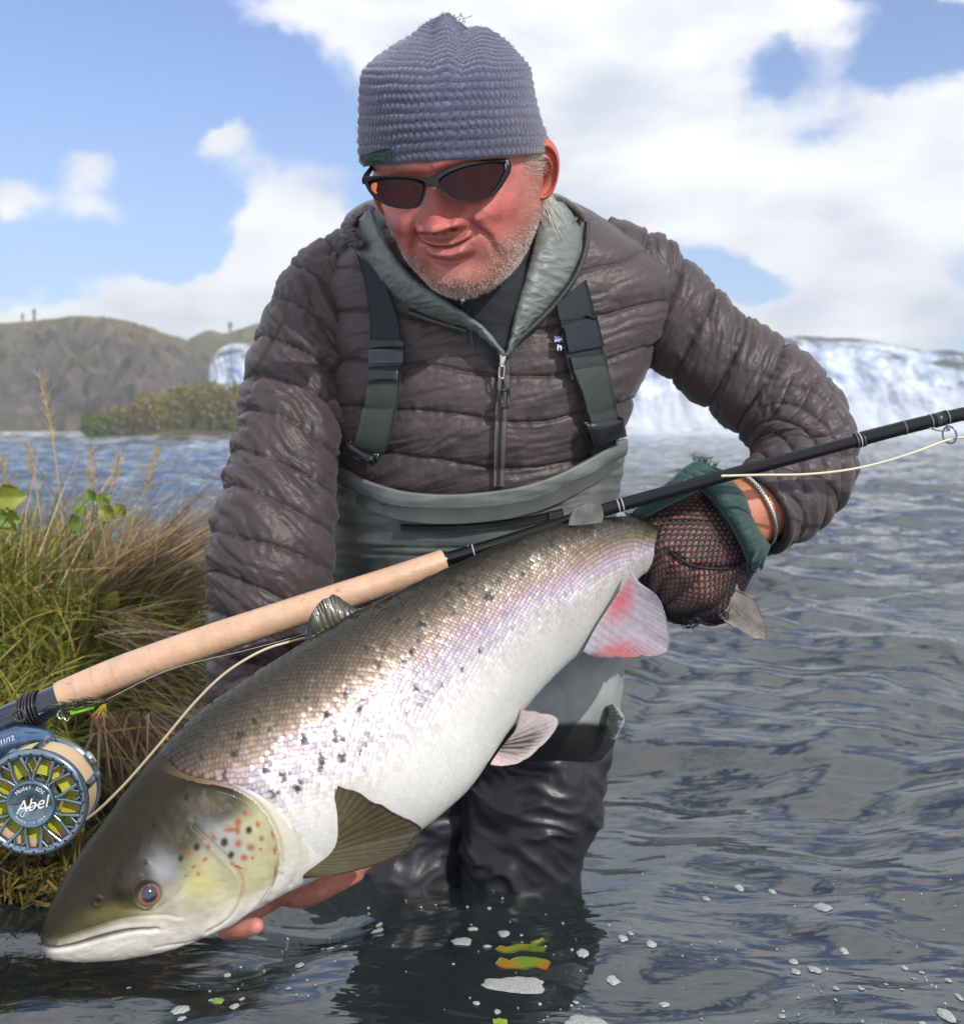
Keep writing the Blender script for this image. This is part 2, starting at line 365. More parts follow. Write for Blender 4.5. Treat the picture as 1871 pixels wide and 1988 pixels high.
def build_water():
    nr, na = 720, 380
    r = .55 * (190 / .55) ** np.linspace(0, 1, nr); a = np.radians(np.linspace(-66, 66, na))
    R, A = np.meshgrid(r, a, indexing='ij'); x = R * np.sin(A); y = R * np.cos(A) - .35
    G = v3(x, y, wave(x, y))
    mesh('river_water', G, gridF(nr, na)[:, ::-1], M_WATER, kind='structure')
build_water()
# river bed: dark stones under the water
gx, gy = np.meshgrid(np.linspace(-3, 3.4, 130), np.linspace(.1, 5.5, 110), indexing='ij')
gz = -.42 + .07 * fbm(v3(gx * 2.2, gy * 2.2, 0 * gx), 4, 21) + .04 * ridged(v3(gx * 5, gy * 5, 0 * gx), 2, 4)
mesh('river_bed', v3(gx, gy, gz), gridF(130, 110), mat('bed_stone', (.055, .055, .032), .8, noise=(9, .35, 1.5)), kind='structure')
gx, gy = np.meshgrid(np.linspace(-260, 260, 60), np.linspace(5.4, 260, 50), indexing='ij')
mesh('deep_river_bed', v3(gx, gy, -1.0 - .002 * gy), gridF(60, 50), mat('deep_bed', (.03, .035, .03), .9, noise=(.6, .5, 1.3)), kind='structure')

# ---- hills
def rock_mat():
    m = mat('hill_ground', vcol=True, rough=.95, spec=.1, noise=(.9, .55, 1.5), bump=[(1.4, .6, .5)]); return m
M_HILL = rock_mat()
def hill(name, crest, dbase, dtop, pybase, n1=210, n2=90, seed=0, x0=None):
    crest = np.array(crest, float); xs = np.linspace(crest[0, 0], crest[-1, 0], n1)
    yc, = tab(xs, crest); t = np.linspace(0, 1.35, n2)
    X, T = np.meshgrid(xs, t, indexing='ij'); YC = yc[:, None] + 0 * T
    db = dbase + 6 * np.sin(X * .012 + seed); D = db + (dtop - db) * np.clip(T, 0, 1.35) ** 1.25
    ztop = CAMH + (HZ - YC) / F * dtop
    prof = np.where(T < 1, 1 - (1 - np.clip(T, 0, 1)) ** 1.45, 1 - (T - 1) * .9)
    cliff = sstep(.15, .55, T) * .25 * (1 - sstep(.6, 1, T))
    Z = -.6 + (ztop + .6) * np.clip(prof, -1, 1) ; Wd = (X - CX) / F * D
    P = v3(Wd * .12, D * .12, Z * .22)
    n = ridged(P * 1.6, 4, seed + 2) - .5; n2_ = fbm(P * 5, 3, seed + 5)
    amp = np.where(T < 1, np.sin(np.clip(T, 0, 1) * PI) ** .8 * (1 - .85 * sstep(.55, .95, T)), 0)
    Z = Z + amp * (n * 2.4 + n2_ * .8) * ztop / 11 + .12 * n2_; D = D - amp * n * 3
    G = v3(Wd, D * _c, Z)
    N_ = gnormals(G); up = np.abs(N_[..., 2])
    gr = sstep(.30, .72, T + .45 * fbm(P * 2.5, 4, seed + 9)) ; gr = np.clip(gr + .55 * sstep(.12, .0, T), 0, 1)
    rock = np.array([.095, .080, .066]); grass = np.array([.115, .105, .040]); dry = np.array([.16, .12, .06])
    k = sstep(-.1, .45, fbm(P * 4, 3, seed + 11))[..., None]
    c = rock * (1 - gr[..., None]) + gr[..., None] * (grass * (1 - k) + dry * k)
    c = c * (1 + .55 * fbm(P * 9, 3, seed + 13)[..., None])
    mesh(name, G, gridF(n1, n2), M_HILL, col=np.clip(c, .01, 1), kind='structure')
    return lambda px: (W(px, tab([px], crest)[0][0], dtop))
h1 = hill('hill', [(-420, 640), (-200, 640), (0, 634), (80, 628), (160, 622), (230, 627), (300, 645), (345, 660), (370, 668), (395, 705), (420, 765), (460, 810), (520, 835)], 64, 110, 845, seed=1)
h2 = hill('far_hill', [(250, 690), (330, 672), (370, 664), (395, 652), (415, 646), (440, 651), (470, 643), (500, 634), (600, 615), (750, 630), (900, 660), (1000, 700)], 88, 128, 840, seed=7)

# ---- waterfalls
def fall_mat():
    m = mat('falling_water', vcol=True, rough=.8, spec=.2, noise=(1.3, .78, 1.12), bump=[(2.0, .5, .4)]); return m
M_FALL = fall_mat()
def falls(name, crest, base_y, dtop, dbase, n1, n2, seed, label, fan=0):
    crest = np.array(crest, float); xs = np.linspace(crest[0, 0], crest[-1, 0], n1); yc, = tab(xs, crest)
    t = np.linspace(-.25, 1, n2); X, T = np.meshgrid(xs, t, indexing='ij')
    X = X - fan * np.clip(T, 0, 1) ** .8 * (1 - (X - xs[0]) / (xs[-1] - xs[0])) ** 3
    D = np.where(T < 0, dtop - T * 40, dtop + (dbase - dtop) * np.clip(T, 0, 1) ** .8)
    zt = (CAMH + (HZ - yc) / F * dtop)[:, None]; tt = np.clip(T, 0, 1)
    Z = zt * (1 - tt ** 1.5) ; Z = np.where(T < 0, zt + T * .6, Z)
    Wd = (X - CX) / F * D
    # streaks run down the drop, breaking over ledges
    S = v3(Wd * .30, T * 1.9, 0 * T + seed); n = fbm(S, 5, seed, .6); st = ridged(v3(Wd * .9 + .8 * n, T * 1.8 + .9 * n, 0 * T), 4, seed + 3)
    D = D - (n * 2.6 + (st - .5) * .5) * np.sin(np.clip(T, 0, 1) * PI) ** .5 - .8 * np.sin(tt * 9 + n * 4) * (tt > 0)
    Z = Z + .35 * n * (T > -.02) + .03 * (st - .5)
    dark = sstep(-.10, .20, fbm(v3(Wd * .22, T * 3.4, 0 * T), 5, seed + 8, .62) - .12 * sstep(.25, .5, tt) - .35 * sstep(.45, .7, tt) + .12 * sstep(.25, 0, tt))
    dark = np.maximum(dark, .8 * sstep(.085, .03, T + .03 * n)); dark = np.maximum(dark, .85 * np.exp(-((X - 1862) / 32) ** 2 - ((T - .42) / .07) ** 2) * (.6 + .8 * n))
    wc = np.array([.70, .77, .86]); dc = np.array([.075, .10, .10])
    c = wc * (1 - dark[..., None]) + dc * dark[..., None]; bl = fbm(v3(Wd * .55 + n, Z * .8 + .6 * n, 0 * T), 5, seed + 21, .62); c = c * (1 - (.62 * sstep(-.20, .40, bl) * sstep(1.0, .6, tt) + .10 * sstep(.4, .8, st) * sstep(.1, .3, tt))[..., None] * np.array([1.0, .9, .72]))  # shadowed gaps in the white water painted into its colour
    o = mesh(name, v3(Wd, D * _c, Z), gridF(n1, n2)[:, ::-1], M_FALL, col=np.clip(c, 0, 1), label=label, category='waterfall')
    return o
falls('waterfall', [(900, 640), (1100, 645), (1300, 650), (1500, 655), (1590, 658), (1680, 666), (1780, 682), (1871, 686), (2100, 694), (2400, 700)], 826, 92, 80, 420, 130, 3, 'wide white river waterfall with dark rock ledges behind the bent arm')
falls('waterfall', [(440, 690), (448, 679), (458, 673), (475, 670), (500, 668), (560, 666), (700, 670)], 815, 86.5, 82, 200, 90, 9, 'small distant waterfall dropping beside the hill above the bushes', 62)
for cx, cw, nm in ((-330, 0, 0),): pass

# ---- spray drifting at the foot of the falls
mm = bpy.data.materials.new('spray'); mm.use_nodes = True; t = mm.node_tree; t.nodes.clear(); o_ = t.nodes.new('ShaderNodeOutputMaterial'); pv = t.nodes.new('ShaderNodeVolumePrincipled'); pv.inputs['Color'].default_value = (.95, .97, 1, 1); pv.inputs['Density'].default_value = .085; t.links.new(pv.outputs[0], o_.inputs['Volume'])
mb = MB(); rs = np.random.RandomState(6)
for (x, d, rx, rz, z) in [(1230, 76, 5, 1.6, .9), (1330, 75, 6, 1.9, 1.0), (1450, 76, 5, 1.5, .8), (1560, 76, 5, 1.8, .9), (1680, 75, 6, 2.2, 1.2), (1800, 76, 5, 1.8, 1.0), (1910, 75, 6, 2.0, 1.0), (2040, 76, 6, 1.9, .9), (450, 80, 2.4, 2.0, 1.6), (405, 80, 2.6, 1.6, 1.2), (350, 78, 3.4, 1.3, .9)]:
    c = W(x, 822, d); a, f = np.meshgrid(np.linspace(0, PI, 12), np.linspace(0, 2 * PI, 18, endpoint=False), indexing='ij'); u = v3(np.sin(a) * np.cos(f), np.sin(a) * np.sin(f), np.cos(a)); u = u * (1 + .22 * pn(u * 1.6 + x, 4))[..., None]
    mb.grid(np.array([c[0], c[1], z]) + u * np.array([rx, 2.2, rz]), cv=True)
mb.build('spray', mm, None, usecol=False, kind='stuff', label='white spray drifting at the foot of the falls')

# ---- island of low shrubs
def island():
    xs = np.linspace(140, 760, 200); v = np.linspace(-1, 1, 60); X, V_ = np.meshgrid(xs, v, indexing='ij')
    D = 47.5 + 3.0 * V_ + 0 * X; w = sstep(150, 200, X) * (1 - sstep(720, 760, X))
    Z = -.5 + (.62 + .25 * sstep(190, 330, X)) * np.sqrt(np.clip(1 - V_ ** 2, 0, 1)) * w + .12 * fbm(v3(X * .05, V_ * 2, 0 * X), 3, 2)
    mesh('island', v3((X - CX) / F * D, D, Z), gridF(200, 60), mat('island_soil', (.07, .065, .03), .95, noise=(2, .5, 1.4)), kind='structure')
island()
M_LEAF = mat('shrub_leaf', vcol=True, rough=.6, spec=.25)
def shrub(cx, cy, cd, rx, rz, n, seed, label, base=(.10, .12, .02), alt=(.16, .13, .02)):
    rs = np.random.RandomState(seed); c = W(cx, cy, cd)
    root = thing('shrub', label, 'shrub', (c[0], c[1], 0), 'shrubs growing along the low island in the river')
    u = rs.normal(size=(n, 3)); u /= np.linalg.norm(u, axis=1, keepdims=True); rr = rs.uniform(.55, 1, n) ** .6
    lump = 1 + .35 * pn(u * 1.9 + seed, seed)
    P = u * (rr * lump)[:, None] * np.array([rx, rx * .9, rz]) + c; P[:, 2] = np.maximum(P[:, 2], .05)
    s = rs.uniform(.05, .12, n); a = rs.normal(size=(n, 3)); a /= np.linalg.norm(a, axis=1, keepdims=True); b = np.cross(a, rs.normal(size=(n, 3))); b /= np.linalg.norm(b, axis=1, keepdims=True)
    V = np.stack([P - a * s[:, None], P + b * s[:, None] * .5, P + a * s[:, None], P - b * s[:, None] * .5], 1)
    k = np.clip(rs.uniform(0, 1, n) * .7 + .3 * (u[:, 2] > .2) + .3 * pn(P * 1.5, seed), 0, 1)[:, None]
    cc = (np.array(base) * (1 - k) + np.array(alt) * k) * rs.uniform(.6, 1.35, (n, 1))
    mesh('foliage', V, np.arange(n * 4).reshape(-1, 4), M_LEAF, root, smooth=False, col=np.repeat(cc, 4, 0))
    mb = MB()
    for k in range(7):
        a = rs.uniform(0, 6.28); e = c + np.array([math.cos(a) * rx * .6, math.sin(a) * rx * .5, rz * rs.uniform(.2, .7)])
        mb.tube(spl([(c[0], c[1], -.1), (c + e) / 2 + (0, 0, .1), e], 6), np.linspace(.04, .012, 6), 5, (.09, .06, .04))
    mb.build('branch', mat_branch, root)
mat_branch = mat('branch_bark', vcol=True, rough=.9)
SH = [(182, 828, 45.4, .50, .55, 1500, 'dark green shrub at the left tip of the island, beside bare stems', (.07, .15, .02), (.16, .15, .03)),
      (232, 822, 45.8, .75, .70, 2400, 'olive shrub second from the left tip of the island', (.13, .16, .02), (.24, .20, .04)),
      (292, 808, 46.2, .85, 1.0, 3200, 'rounded olive brown shrub between the low tip and the middle of the island', (.16, .15, .02), (.28, .20, .04)),
      (350, 800, 46.6, .90, 1.15, 3600, 'yellow green shrub in the middle of the island', (.15, .16, .02), (.28, .22, .04)),
      (408, 796, 46.4, .90, 1.2, 3600, 'tall green shrub right below the small waterfall', (.13, .16, .02), (.26, .20, .04)),
      (462, 797, 46.2, .90, 1.2, 3400, 'green shrub next to the jacket sleeve on the island', (.14, .16, .02), (.26, .20, .04))]
for i, q in enumerate(SH): shrub(*q[:6], 40 + i, *q[6:])
for i, x in enumerate((520, 600, 680)): shrub(x, 796, 46.5, 1.1, 1.15, 1500, 60 + i, 'shrub on the island hidden behind the man') if i < 0 else None
# thin bare stems at the tip of the island
mb = MB(); rs = np.random.RandomState(3)
st = thing('bare_sapling', 'cluster of thin bare saplings standing at the island tip', 'sapling', W(205, 845, 45.2))
for (x, h) in ((172, 775), (186, 770), (193, 768), (210, 790), (232, 765), (252, 770), (200, 800), (262, 790)):
    b0 = W(x, 842, 45.3); e = W(x + rs.uniform(-3, 3), h, 45.3)
    mb.tube(spl([b0, (b0 + e) / 2 + rs.normal(0, .04, 3), e], 8), np.linspace(.05, .02, 8), 5, (.07, .05, .035))
    for k in range(5):
        p = b0 + (e - b0) * rs.uniform(.4, .95); mb.tube([p, p + rs.normal(0, .12, 3) + (0, 0, .2)], [.02, .008], 4, (.08, .06, .035))
mb.build('stem', mat_branch, st)

# ---- haze: spray and moist air over the river
hz = MB(); hz.box((0, 62, 11.5), (150, 0, 0), (0, 95, 0), (0, 0, 14.5))
ho = hz.build('haze', None, None, False, False, kind='stuff')
hm = bpy.data.materials.new('haze_air'); hm.use_nodes = True; t = hm.node_tree; t.nodes.clear()
o_ = t.nodes.new('ShaderNodeOutputMaterial'); pv = t.nodes.new('ShaderNodeVolumePrincipled'); pv.inputs['Color'].default_value = (.86, .92, 1, 1); pv.inputs['Density'].default_value = .0036
pv.inputs['Anisotropy'].default_value = .2
t.links.new(pv.outputs[0], o_.inputs['Volume']); ho.data.materials.append(hm)
# ================================================================== THE ANGLER
MAN = thing('person', 'man in brown quilted jacket and grey beanie bending over, holding a large salmon', 'person', (.02, 1.30, -.40))
def sect(x, y, d, hx, hd, n, p=2.3, tilt=0.0):
    """closed cross section about tracing point x,y at depth d; hx half width (tracing px), hd half depth (m)"""
    th = np.linspace(0, 2 * PI, n, endpoint=False); c, s = np.cos(th), np.sin(th)
    cc = np.sign(c) * np.abs(c) ** (2 / p); ss = np.sign(s) * np.abs(s) ** (2 / p)
    return x + hx * cc, y - tilt * cc, d - hd * ss
class Loft:
    """surface by rows of sections: table (y, xl, xr, depth, half depth, tilt)"""
    def __init__(s, table, p=2.3): s.T = np.array(table, float); s.p = p
    def at(s, th, y):
        xl, xr, d, hd, ti = tab(y, s.T); c, n = np.cos(th), np.sin(th)
        cc = np.sign(c) * np.abs(c) ** (2 / s.p); ss = np.sign(n) * np.abs(n) ** (2 / s.p)
        return W((xl + xr) / 2 + (xr - xl) / 2 * cc, y - ti * cc, d - hd * ss)
def bvh_of(G, cu=False, cv=False):
    f = gridF(G.shape[0], G.shape[1], cu, cv)
    return BVHTree.FromPolygons([Vector(q) for q in G.reshape(-1, 3)], [tuple(int(k) for k in r) for r in f])
def drape(bv, Pxy, off, dflt=1.1):
    """tracing points laid on a surface; returns world points raised by off toward the viewer side"""
    o = Vector((0, 0, CAMH)); sh = Pxy.shape[:-1]; out = []
    Q = Pxy.reshape(-1, 2); D = W(Q[:, 0], Q[:, 1], 1.0) - np.array(o)
    last = None
    for dr in D:
        h = bv.ray_cast(o, Vector(dr).normalized())
        if h[0] is None:
            q = o + Vector(dr) * (last if last else dflt); out.append(tuple(q)); continue
        last = (h[0] - o).length / Vector(dr).length
        n = h[1] if h[1].dot(Vector(dr)) < 0 else -h[1]
        nn = (n - Vector(dr).normalized()).normalized()
        out.append(tuple(h[0] + nn * off))
    return np.array(out).reshape(*sh, 3)
def patch(bv, A, B, nu, nv, off, smooth_it=2, closedu=False):
    """strip between tracing curves A and B draped on a surface"""
    a = spl(A, nu); b = spl(B, nu); v = np.linspace(0, 1, nv)[None, :, None]
    G = drape(bv, a[:, None] * (1 - v) + b[:, None] * v, off)
    for _ in range(smooth_it):
        G[1:-1] = (G[:-2] + 2 * G[1:-1] + G[2:]) / 4
        if nv > 2: G[:, 1:-1] = (G[:, :-2] + 2 * G[:, 1:-1] + G[:, 2:]) / 4
    return G
def face_cam(G):
    n = gnormals(G); v = np.array([0, 0, CAMH]) - G
    return G if (n * v).sum() > 0 else G[:, ::-1]
# ---------------------------------------------------------------- skin
M_SKIN = mat('sunburnt_skin', vcol=True, rough=.42, spec=.45, noise=(48, .80, 1.18), bump=[(420, .45, .0014), (1300, .4, .0008)], sss=(.22, (1.0, .32, .2), .008))
SK = np.array([.43, .122, .098])
# head frame: x to viewer's right, y toward the viewer, z up
R_H = (Matrix.Rotation(math.radians(-6.0), 3, 'Y') @ Matrix.Rotation(math.radians(-17), 3, 'Z') @ Matrix.Rotation(math.radians(22), 3, 'X'))
R_H = np.array(R_H)
HO = W(841, 352, .938) - R_H @ np.array([0, -.091, .004])           # centre of the head at eye level
def hw(L):
    """head-local (x right, y toward viewer, z up) to world"""
    L = np.asarray(L, float); L = v3(L[..., 0], -L[..., 1], np.interp(L[..., 2], [-.2, -.134, -.1085, -.0715, -.0395, -.01, 0, .3], [-.175, -.111, -.0865, -.0520, -.0300, -.0082, 0, .3]))
    return L @ R_H.T + HO
HT = [  # z, half width, front, back
    (-.1340, .006, .050, -.030), (-.1325, .018, .062, -.010), (-.127, .030, .074, .010), (-.118, .041, .083, .03), (-.106, .051, .0875, .045), (-.090, .061, .089, .06), (-.072, .069, .090, .072),
    (-.050, .0735, .089, .085), (-.025, .0765, .089, .094), (0, .0770, .087, .10), (.020, .0765, .090, .098), (.045, .070, .082, .090), (.065, .060, .064, .078),
    (.082, .046, .044, .06), (.094, .026, .026, .04), (.098, .004, .004, .004)]
def head_mesh():
    nz, nt = 300, 340
    z = np.concatenate([np.linspace(-.134, .03, 250, endpoint=False), np.linspace(.03, .098, nz - 250)])
    u = np.linspace(-1, 1, nt, endpoint=False); th = PI / 2 + PI * (u * .55 + .45 * u ** 3)         # denser in front (th = pi/2)
    hwd, fr, bk = tab(z, HT)
    TH, Z = np.meshgrid(th, z, indexing='xy'); c, s = np.cos(TH), np.sin(TH)
    p = 2.25; cc = np.sign(c) * np.abs(c) ** (2 / p); ss = np.sign(s) * np.abs(s) ** (2 / p)
    X = hwd[:, None] * cc; Y = np.where(s > 0, fr[:, None] * ss, bk[:, None] * ss)
    f = sstep(0, .35, s)                                               # only the front is modelled by features
    ax = np.abs(X); d = 0 * X
    def g2(x0, z0, sx, sz, sym=True):
        xx = (ax if sym else X) - x0; return np.exp(-(xx / sx) ** 2 - ((Z - z0) / sz) ** 2)
    # brow, sockets, forehead lines
    d += .0065 * g2(.020, .019, .026, .009) + .003 * g2(.0, .020, .02, .012, False)
    d -= .0110 * g2(.033, -.003, .017, .0125); d += .0070 * g2(.033, -.003, .011, .008)
    d -= .0008 * gs(Z - .036 - .2 * ax, .0012) * sstep(.05, .02, ax) ; d -= .0012 * np.exp(-((X - .003) / .0016) ** 2 - ((Z - .022) / .012) ** 2)
    # nose
    t = np.clip((.012 - Z) / .056, 0, 1)
    hgt = .004 + .0165 * t ** 1.1; wd = .0095 + .0070 * t ** 1.2
    cut = sstep(-.0545, -.0430, Z) * sstep(.024, .008, Z)
    d += hgt * np.exp(-np.abs(X / wd) ** 2.0) * cut
    d += .0150 * np.exp(-(X / .0130) ** 2 - ((Z + .0385) / .0125) ** 2) + .0015 * np.exp(-(X / .008) ** 2 - ((Z + .041) / .007) ** 2)
    d += .0125 * g2(.0180, -.0415, .0075, .0095) ; d -= .004 * np.exp(-((ax - .0265) / .0030) ** 2 - ((Z + .0415) / .009) ** 2)
    d -= .0075 * g2(.0085, -.0515, .0040, .0026); d += .003 * np.exp(-(X / .0035) ** 2 - ((Z + .052) / .005) ** 2)
    d -= .0022 * np.exp(-((ax - .0125) / .003) ** 2 - ((Z + .036) / .006) ** 2)
    # cheeks, jowls, mouth barrel
    d += .0100 * g2(.041, -.040, .017, .018) + .0045 * g2(.044, -.086, .016, .018)
    d += .0060 * g2(0, -.070, .030, .017, False)
    # folds from the nose wings past the mouth corners
    fx = .0235 + .0135 * sstep(-.040, -.080, Z) + .003 * sstep(-.075, -.1, Z); win = sstep(-.034, -.046, Z) * sstep(-.104, -.080, Z)
    d -= .0034 * gs(ax - fx, .0034) * win; d += .0028 * gs(ax - fx - .0085, .0065) * win; d -= .0006 * gs(ax - fx - .012 , .003) * sstep(-.06, -.075, Z) * sstep(-.11, -.09, Z)
    # mouth: faint smile, corners up, a little higher on the viewer's right
    zm = -.0715 + 14.0 * X ** 2 - .11 * X; mw = sstep(.027, .019, ax)
    philt = np.exp(-(X / .0035) ** 2) * sstep(-.066, -.060, Z) * sstep(-.050, -.056, Z); d -= .0016 * philt
    d += .0046 * np.exp(-((Z - zm - .0046) / .0038) ** 2) * mw * (1 - .25 * gs(X, .004)) + .0075 * np.exp(-((Z - zm + .0072) / .0052) ** 2) * sstep(.022, .012, ax)
    d -= .0050 * np.exp(-((Z - zm) / .0014) ** 2) * sstep(.026, .020, ax)
    d -= .0030 * np.exp(-((ax - .0260) / .0035) ** 2 - ((Z - zm - .0005) / .004) ** 2)
    d -= .0052 * np.exp(-((Z - zm + .0175 ) / .0042) ** 2) * sstep(.026, .010, ax)
    # chin, under-chin
    d += .0100 * g2(0, -.1085, .021, .0125, False) - .0012 * np.exp(-(X / .002) ** 2 - ((Z + .110) / .006) ** 2)
    d += .0030 * g2(.030, -.118, .016, .009)
    # soft unevenness
    nP = v3(X, Y, Z); d += .0009 * fbm(nP * 55, 3, 3)
    Y2 = Y + f * d; L = v3(X, Y2, Z)
    nose = (np.exp(-(X / .016) ** 2 - ((Z + .037) / .014) ** 2))
    col = np.ones(X.shape + (3,)) * SK
    def blend(c, k): nonlocal col; k = np.clip(k, 0, 1)[..., None]; col = col * (1 - k) + np.array(c) * k
    blend((.43, .095, .085), .75 * nose + .55 * g2(.048, -.034, .018, .02)); blend((.44, .18, .13), .7 * sstep(.022, .04, Z)); blend((.40, .115, .085), .5 * g2(.05, -.07, .02, .02))
    blend((.44, .13, .13), .9 * mw * np.exp(-((Z - zm - .0032) / .0032) ** 2)); blend((.50, .16, .16), .95 * np.exp(-((Z - zm + .0068) / .0052) ** 2) * sstep(.023, .014, ax))
    blend((.10, .03, .03), np.exp(-((Z - zm) / .0009) ** 2) * sstep(.024, .019, ax) * .75); blend((.12, .03, .025), g2(.0085, -.0520, .0034, .0020))
    jaw = sstep(-.058, -.085, Z) * (1 - .8 * np.exp(-(X / .024) ** 2 - ((Z + .076) / .011) ** 2)) + sstep(.055, .07, ax) * sstep(.0, -.03, Z) + .5 * np.exp(-((Z + .0615) / .005) ** 2) * sstep(.036, .02, ax)
    blend((.34, .16, .12), .45 * jaw); blend((.33, .17, .13), .6 * gs(Z - .0235, .005) * sstep(.05, .04, ax) * sstep(.008, .014, ax))
    col *= (1 + .16 * fbm(nP * 90, 4, 8))[..., None]
    return hw(L), col, X, Z, f
HG, HC, HX, HZL, HFm = head_mesh()
# neck and shoulders, forearms and hands: one skin with the head
def smooth_tube_world(pts, n=48, m=60, p=2.0):
    """pts rows: x, y, depth, radius px ; round tube in the world"""
    q = spl(pts, m); P = W(q[:, 0], q[:, 1], q[:, 2]); r = q[:, 3] / F * q[:, 2]
    return tubeG(P, r, n)
body = MB()
body.grid(HG, cv=True, col=HC)
neck = smooth_tube_world([(905, 400, 1.06, 80), (925, 470, 1.13, 95), (930, 560, 1.19, 95), (930, 640, 1.22, 140), (925, 850, 1.24, 150), (920, 1000, 1.26, 150), (950, 1200, 1.34, 140)], 60, 50)
body.grid(neck, cv=True, col=SK)
def ear(side=1):
    nr, na = 34, 90; r = np.linspace(0, 1, nr)[:, None]; a = np.linspace(0, 2 * PI, na, endpoint=False)[None]
    out = 1 + .10 * np.cos(a - .9) - .10 * np.cos(2 * a + .5) - .12 * gs(((a - 4.3 + PI) % (2 * PI)) - PI, .6)
    ex = .0175 * r * out * np.cos(a); ez = .0325 * r * out * np.sin(a) * 1.0
    h = .0070 * np.exp(-((r - .86) / .10) ** 2) * (1 - .55 * gs(((a - 4.71 + PI) % (2 * PI)) - PI, .9)) + .0035 * np.exp(-(((ex + .003) / .006) ** 2 + ((ez - .004) / .015) ** 2)) * 0
    h = h + .0030 * np.exp(-((r - .55) / .09) ** 2) * sstep(-.3, .4, np.sin(a)) * sstep(.9, 0., np.cos(a) * -1)
    h = h - .0140 * np.exp(-(((ex + .004) / .0068) ** 2 + ((ez + .003) / .0095) ** 2)) + .0045 * np.exp(-(((ex + .013) / .003) ** 2 + ((ez + .004) / .005) ** 2)) + .0015 * np.exp(-((ez + .026) / .006) ** 2)
    # local: plane rotated so the ear flares from the side of the head
    th = math.radians(58)                                               # angle of ear plane away from the head side
    ux = np.array([math.sin(th), -math.cos(th), 0]); nn = np.array([math.cos(th) * .75, math.sin(th) + .3, 0]); nn /= np.linalg.norm(nn)
    G = np.array([.0765, .004, -.028]) + ex[..., None] * ux + ez[..., None] * np.array([.12, -.10, 1.0]) + h[..., None] * nn
    G[..., 0] *= 1
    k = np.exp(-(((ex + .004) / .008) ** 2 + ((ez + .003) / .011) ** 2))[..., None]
    c = np.array([.46, .105, .07]) * (1 - .7 * k) * (1 + .1 * fbm(G * 120, 3, 2)[..., None])  # shade of the ear hollow painted into the skin colour
    G2 = G - nn * .004 * (1 - r[..., None] ** 6)
    S = [G, G2]
    if side < 0: S = [q * np.array([-1, 1, 1]) for q in S]
    return hw(S[0]), hw(S[1]), c
for sd_ in (1, -1):
    e1, e2, ec = ear(sd_)
    body.grid(e1 if sd_ > 0 else e1[:, ::-1], cv=True, col=ec); body.grid(e2[:, ::-1] if sd_ > 0 else e2, cv=True, col=ec * .9)
# ---------------------------------------------------------------- hands and body are finished in the arms section
# stubble and sideburns: short grey hairs
def hairs(name, G, col, n, mask, seed, l0, l1, w, down, cols, parent):
    rs = np.random.RandomState(seed); Nn = gnormals(G, cv=True); c0 = hw(np.zeros(3)); 
    if ((Nn * (G - c0)).sum(-1)).mean() < 0: Nn = -Nn
    m = mask.ravel() > 0; idx = np.nonzero(m)[0]; area = np.ones(len(idx)) * mask.ravel()[idx]
    # weight by patch area
    dA = np.linalg.norm(np.cross(np.gradient(G, axis=0), np.gradient(G, axis=1)), axis=-1).ravel()[idx]; pr = area * dA; pr /= pr.sum()
    k = rs.choice(idx, n, p=pr); nv = G.shape[1]; ku, kv = k // nv, k % nv
    t1, t2 = rs.uniform(0, 1, n)[:, None], rs.uniform(0, 1, n)[:, None]
    P = G[ku, kv] + (G[np.minimum(ku + 1, G.shape[0] - 1), kv] - G[ku, kv]) * t1 + (G[ku, (kv + 1) % nv] - G[ku, kv]) * t2
    nn = Nn[ku, kv]; dr = hw(np.array(down)) - hw(np.zeros(3)); D = nn * .75 + dr * .7 + rs.normal(0, .28, (n, 3)); D /= np.linalg.norm(D, axis=1, keepdims=True)
    L = rs.uniform(l0, l1, n)[:, None]; S = np.cross(D, rs.normal(size=(n, 3))); S /= np.linalg.norm(S, axis=1, keepdims=True); S *= w
    mid = P + D * L * .55 + nn * L * .05; tip = P + D * L + dr * L * .12; P = P - nn * .0004
    V = np.stack([P - S, P + S, mid + S * .8, mid - S * .8, tip], 1).reshape(-1, 3); b = np.arange(n)[:, None] * 5
    c = np.array(cols)[rs.randint(0, len(cols), n)] * rs.uniform(.8, 1.15, (n, 1))
    return mesh(name, V, [np.concatenate([b + np.array([[0, 1, 2, 3]])]), b + np.array([[3, 2, 4]])], M_HAIR, parent, True, np.repeat(c, 5, 0), kind='stuff')
M_HAIR = mat('grey_hair', vcol=True, rough=.5, spec=.4)
ax_ = np.abs(HX); zz_ = HZL
goat = np.exp(-(ax_ / .030) ** 4) * sstep(-.094, -.104, zz_) * .9
jawm = (sstep(-.066, -.096, zz_) * sstep(.030, .044, ax_)) * .9 + goat + .75 * np.exp(-((ax_ - .034) / .006) ** 2) * sstep(-.074, -.086, zz_) + .22 * np.exp(-((zz_ + .0615) / .0045) ** 2) * sstep(.034, .020, ax_) \
    + .2 * sstep(.058, .068, ax_) * sstep(-.02, -.05, zz_) * HFm
jawm = np.where(zz_ < -.131, 0, jawm) * (HFm > .02)
jawm = jawm * (.25 + .75 * sstep(-.35, .35, fbm(v3(HX, HG[..., 1], HZL) * 60, 3, 4)))
hairs('stubble', HG, None, 10500, jawm, 5, .0012, .0030, .00011, (0, .05, -.8), [(.55, .50, .44), (.68, .64, .58), (.35, .28, .22), (.75, .72, .68)], MAN)
side = sstep(.066, .074, HX) * sstep(-.035, .01, HZL) * (HZL < .012) * (HFm > .0)
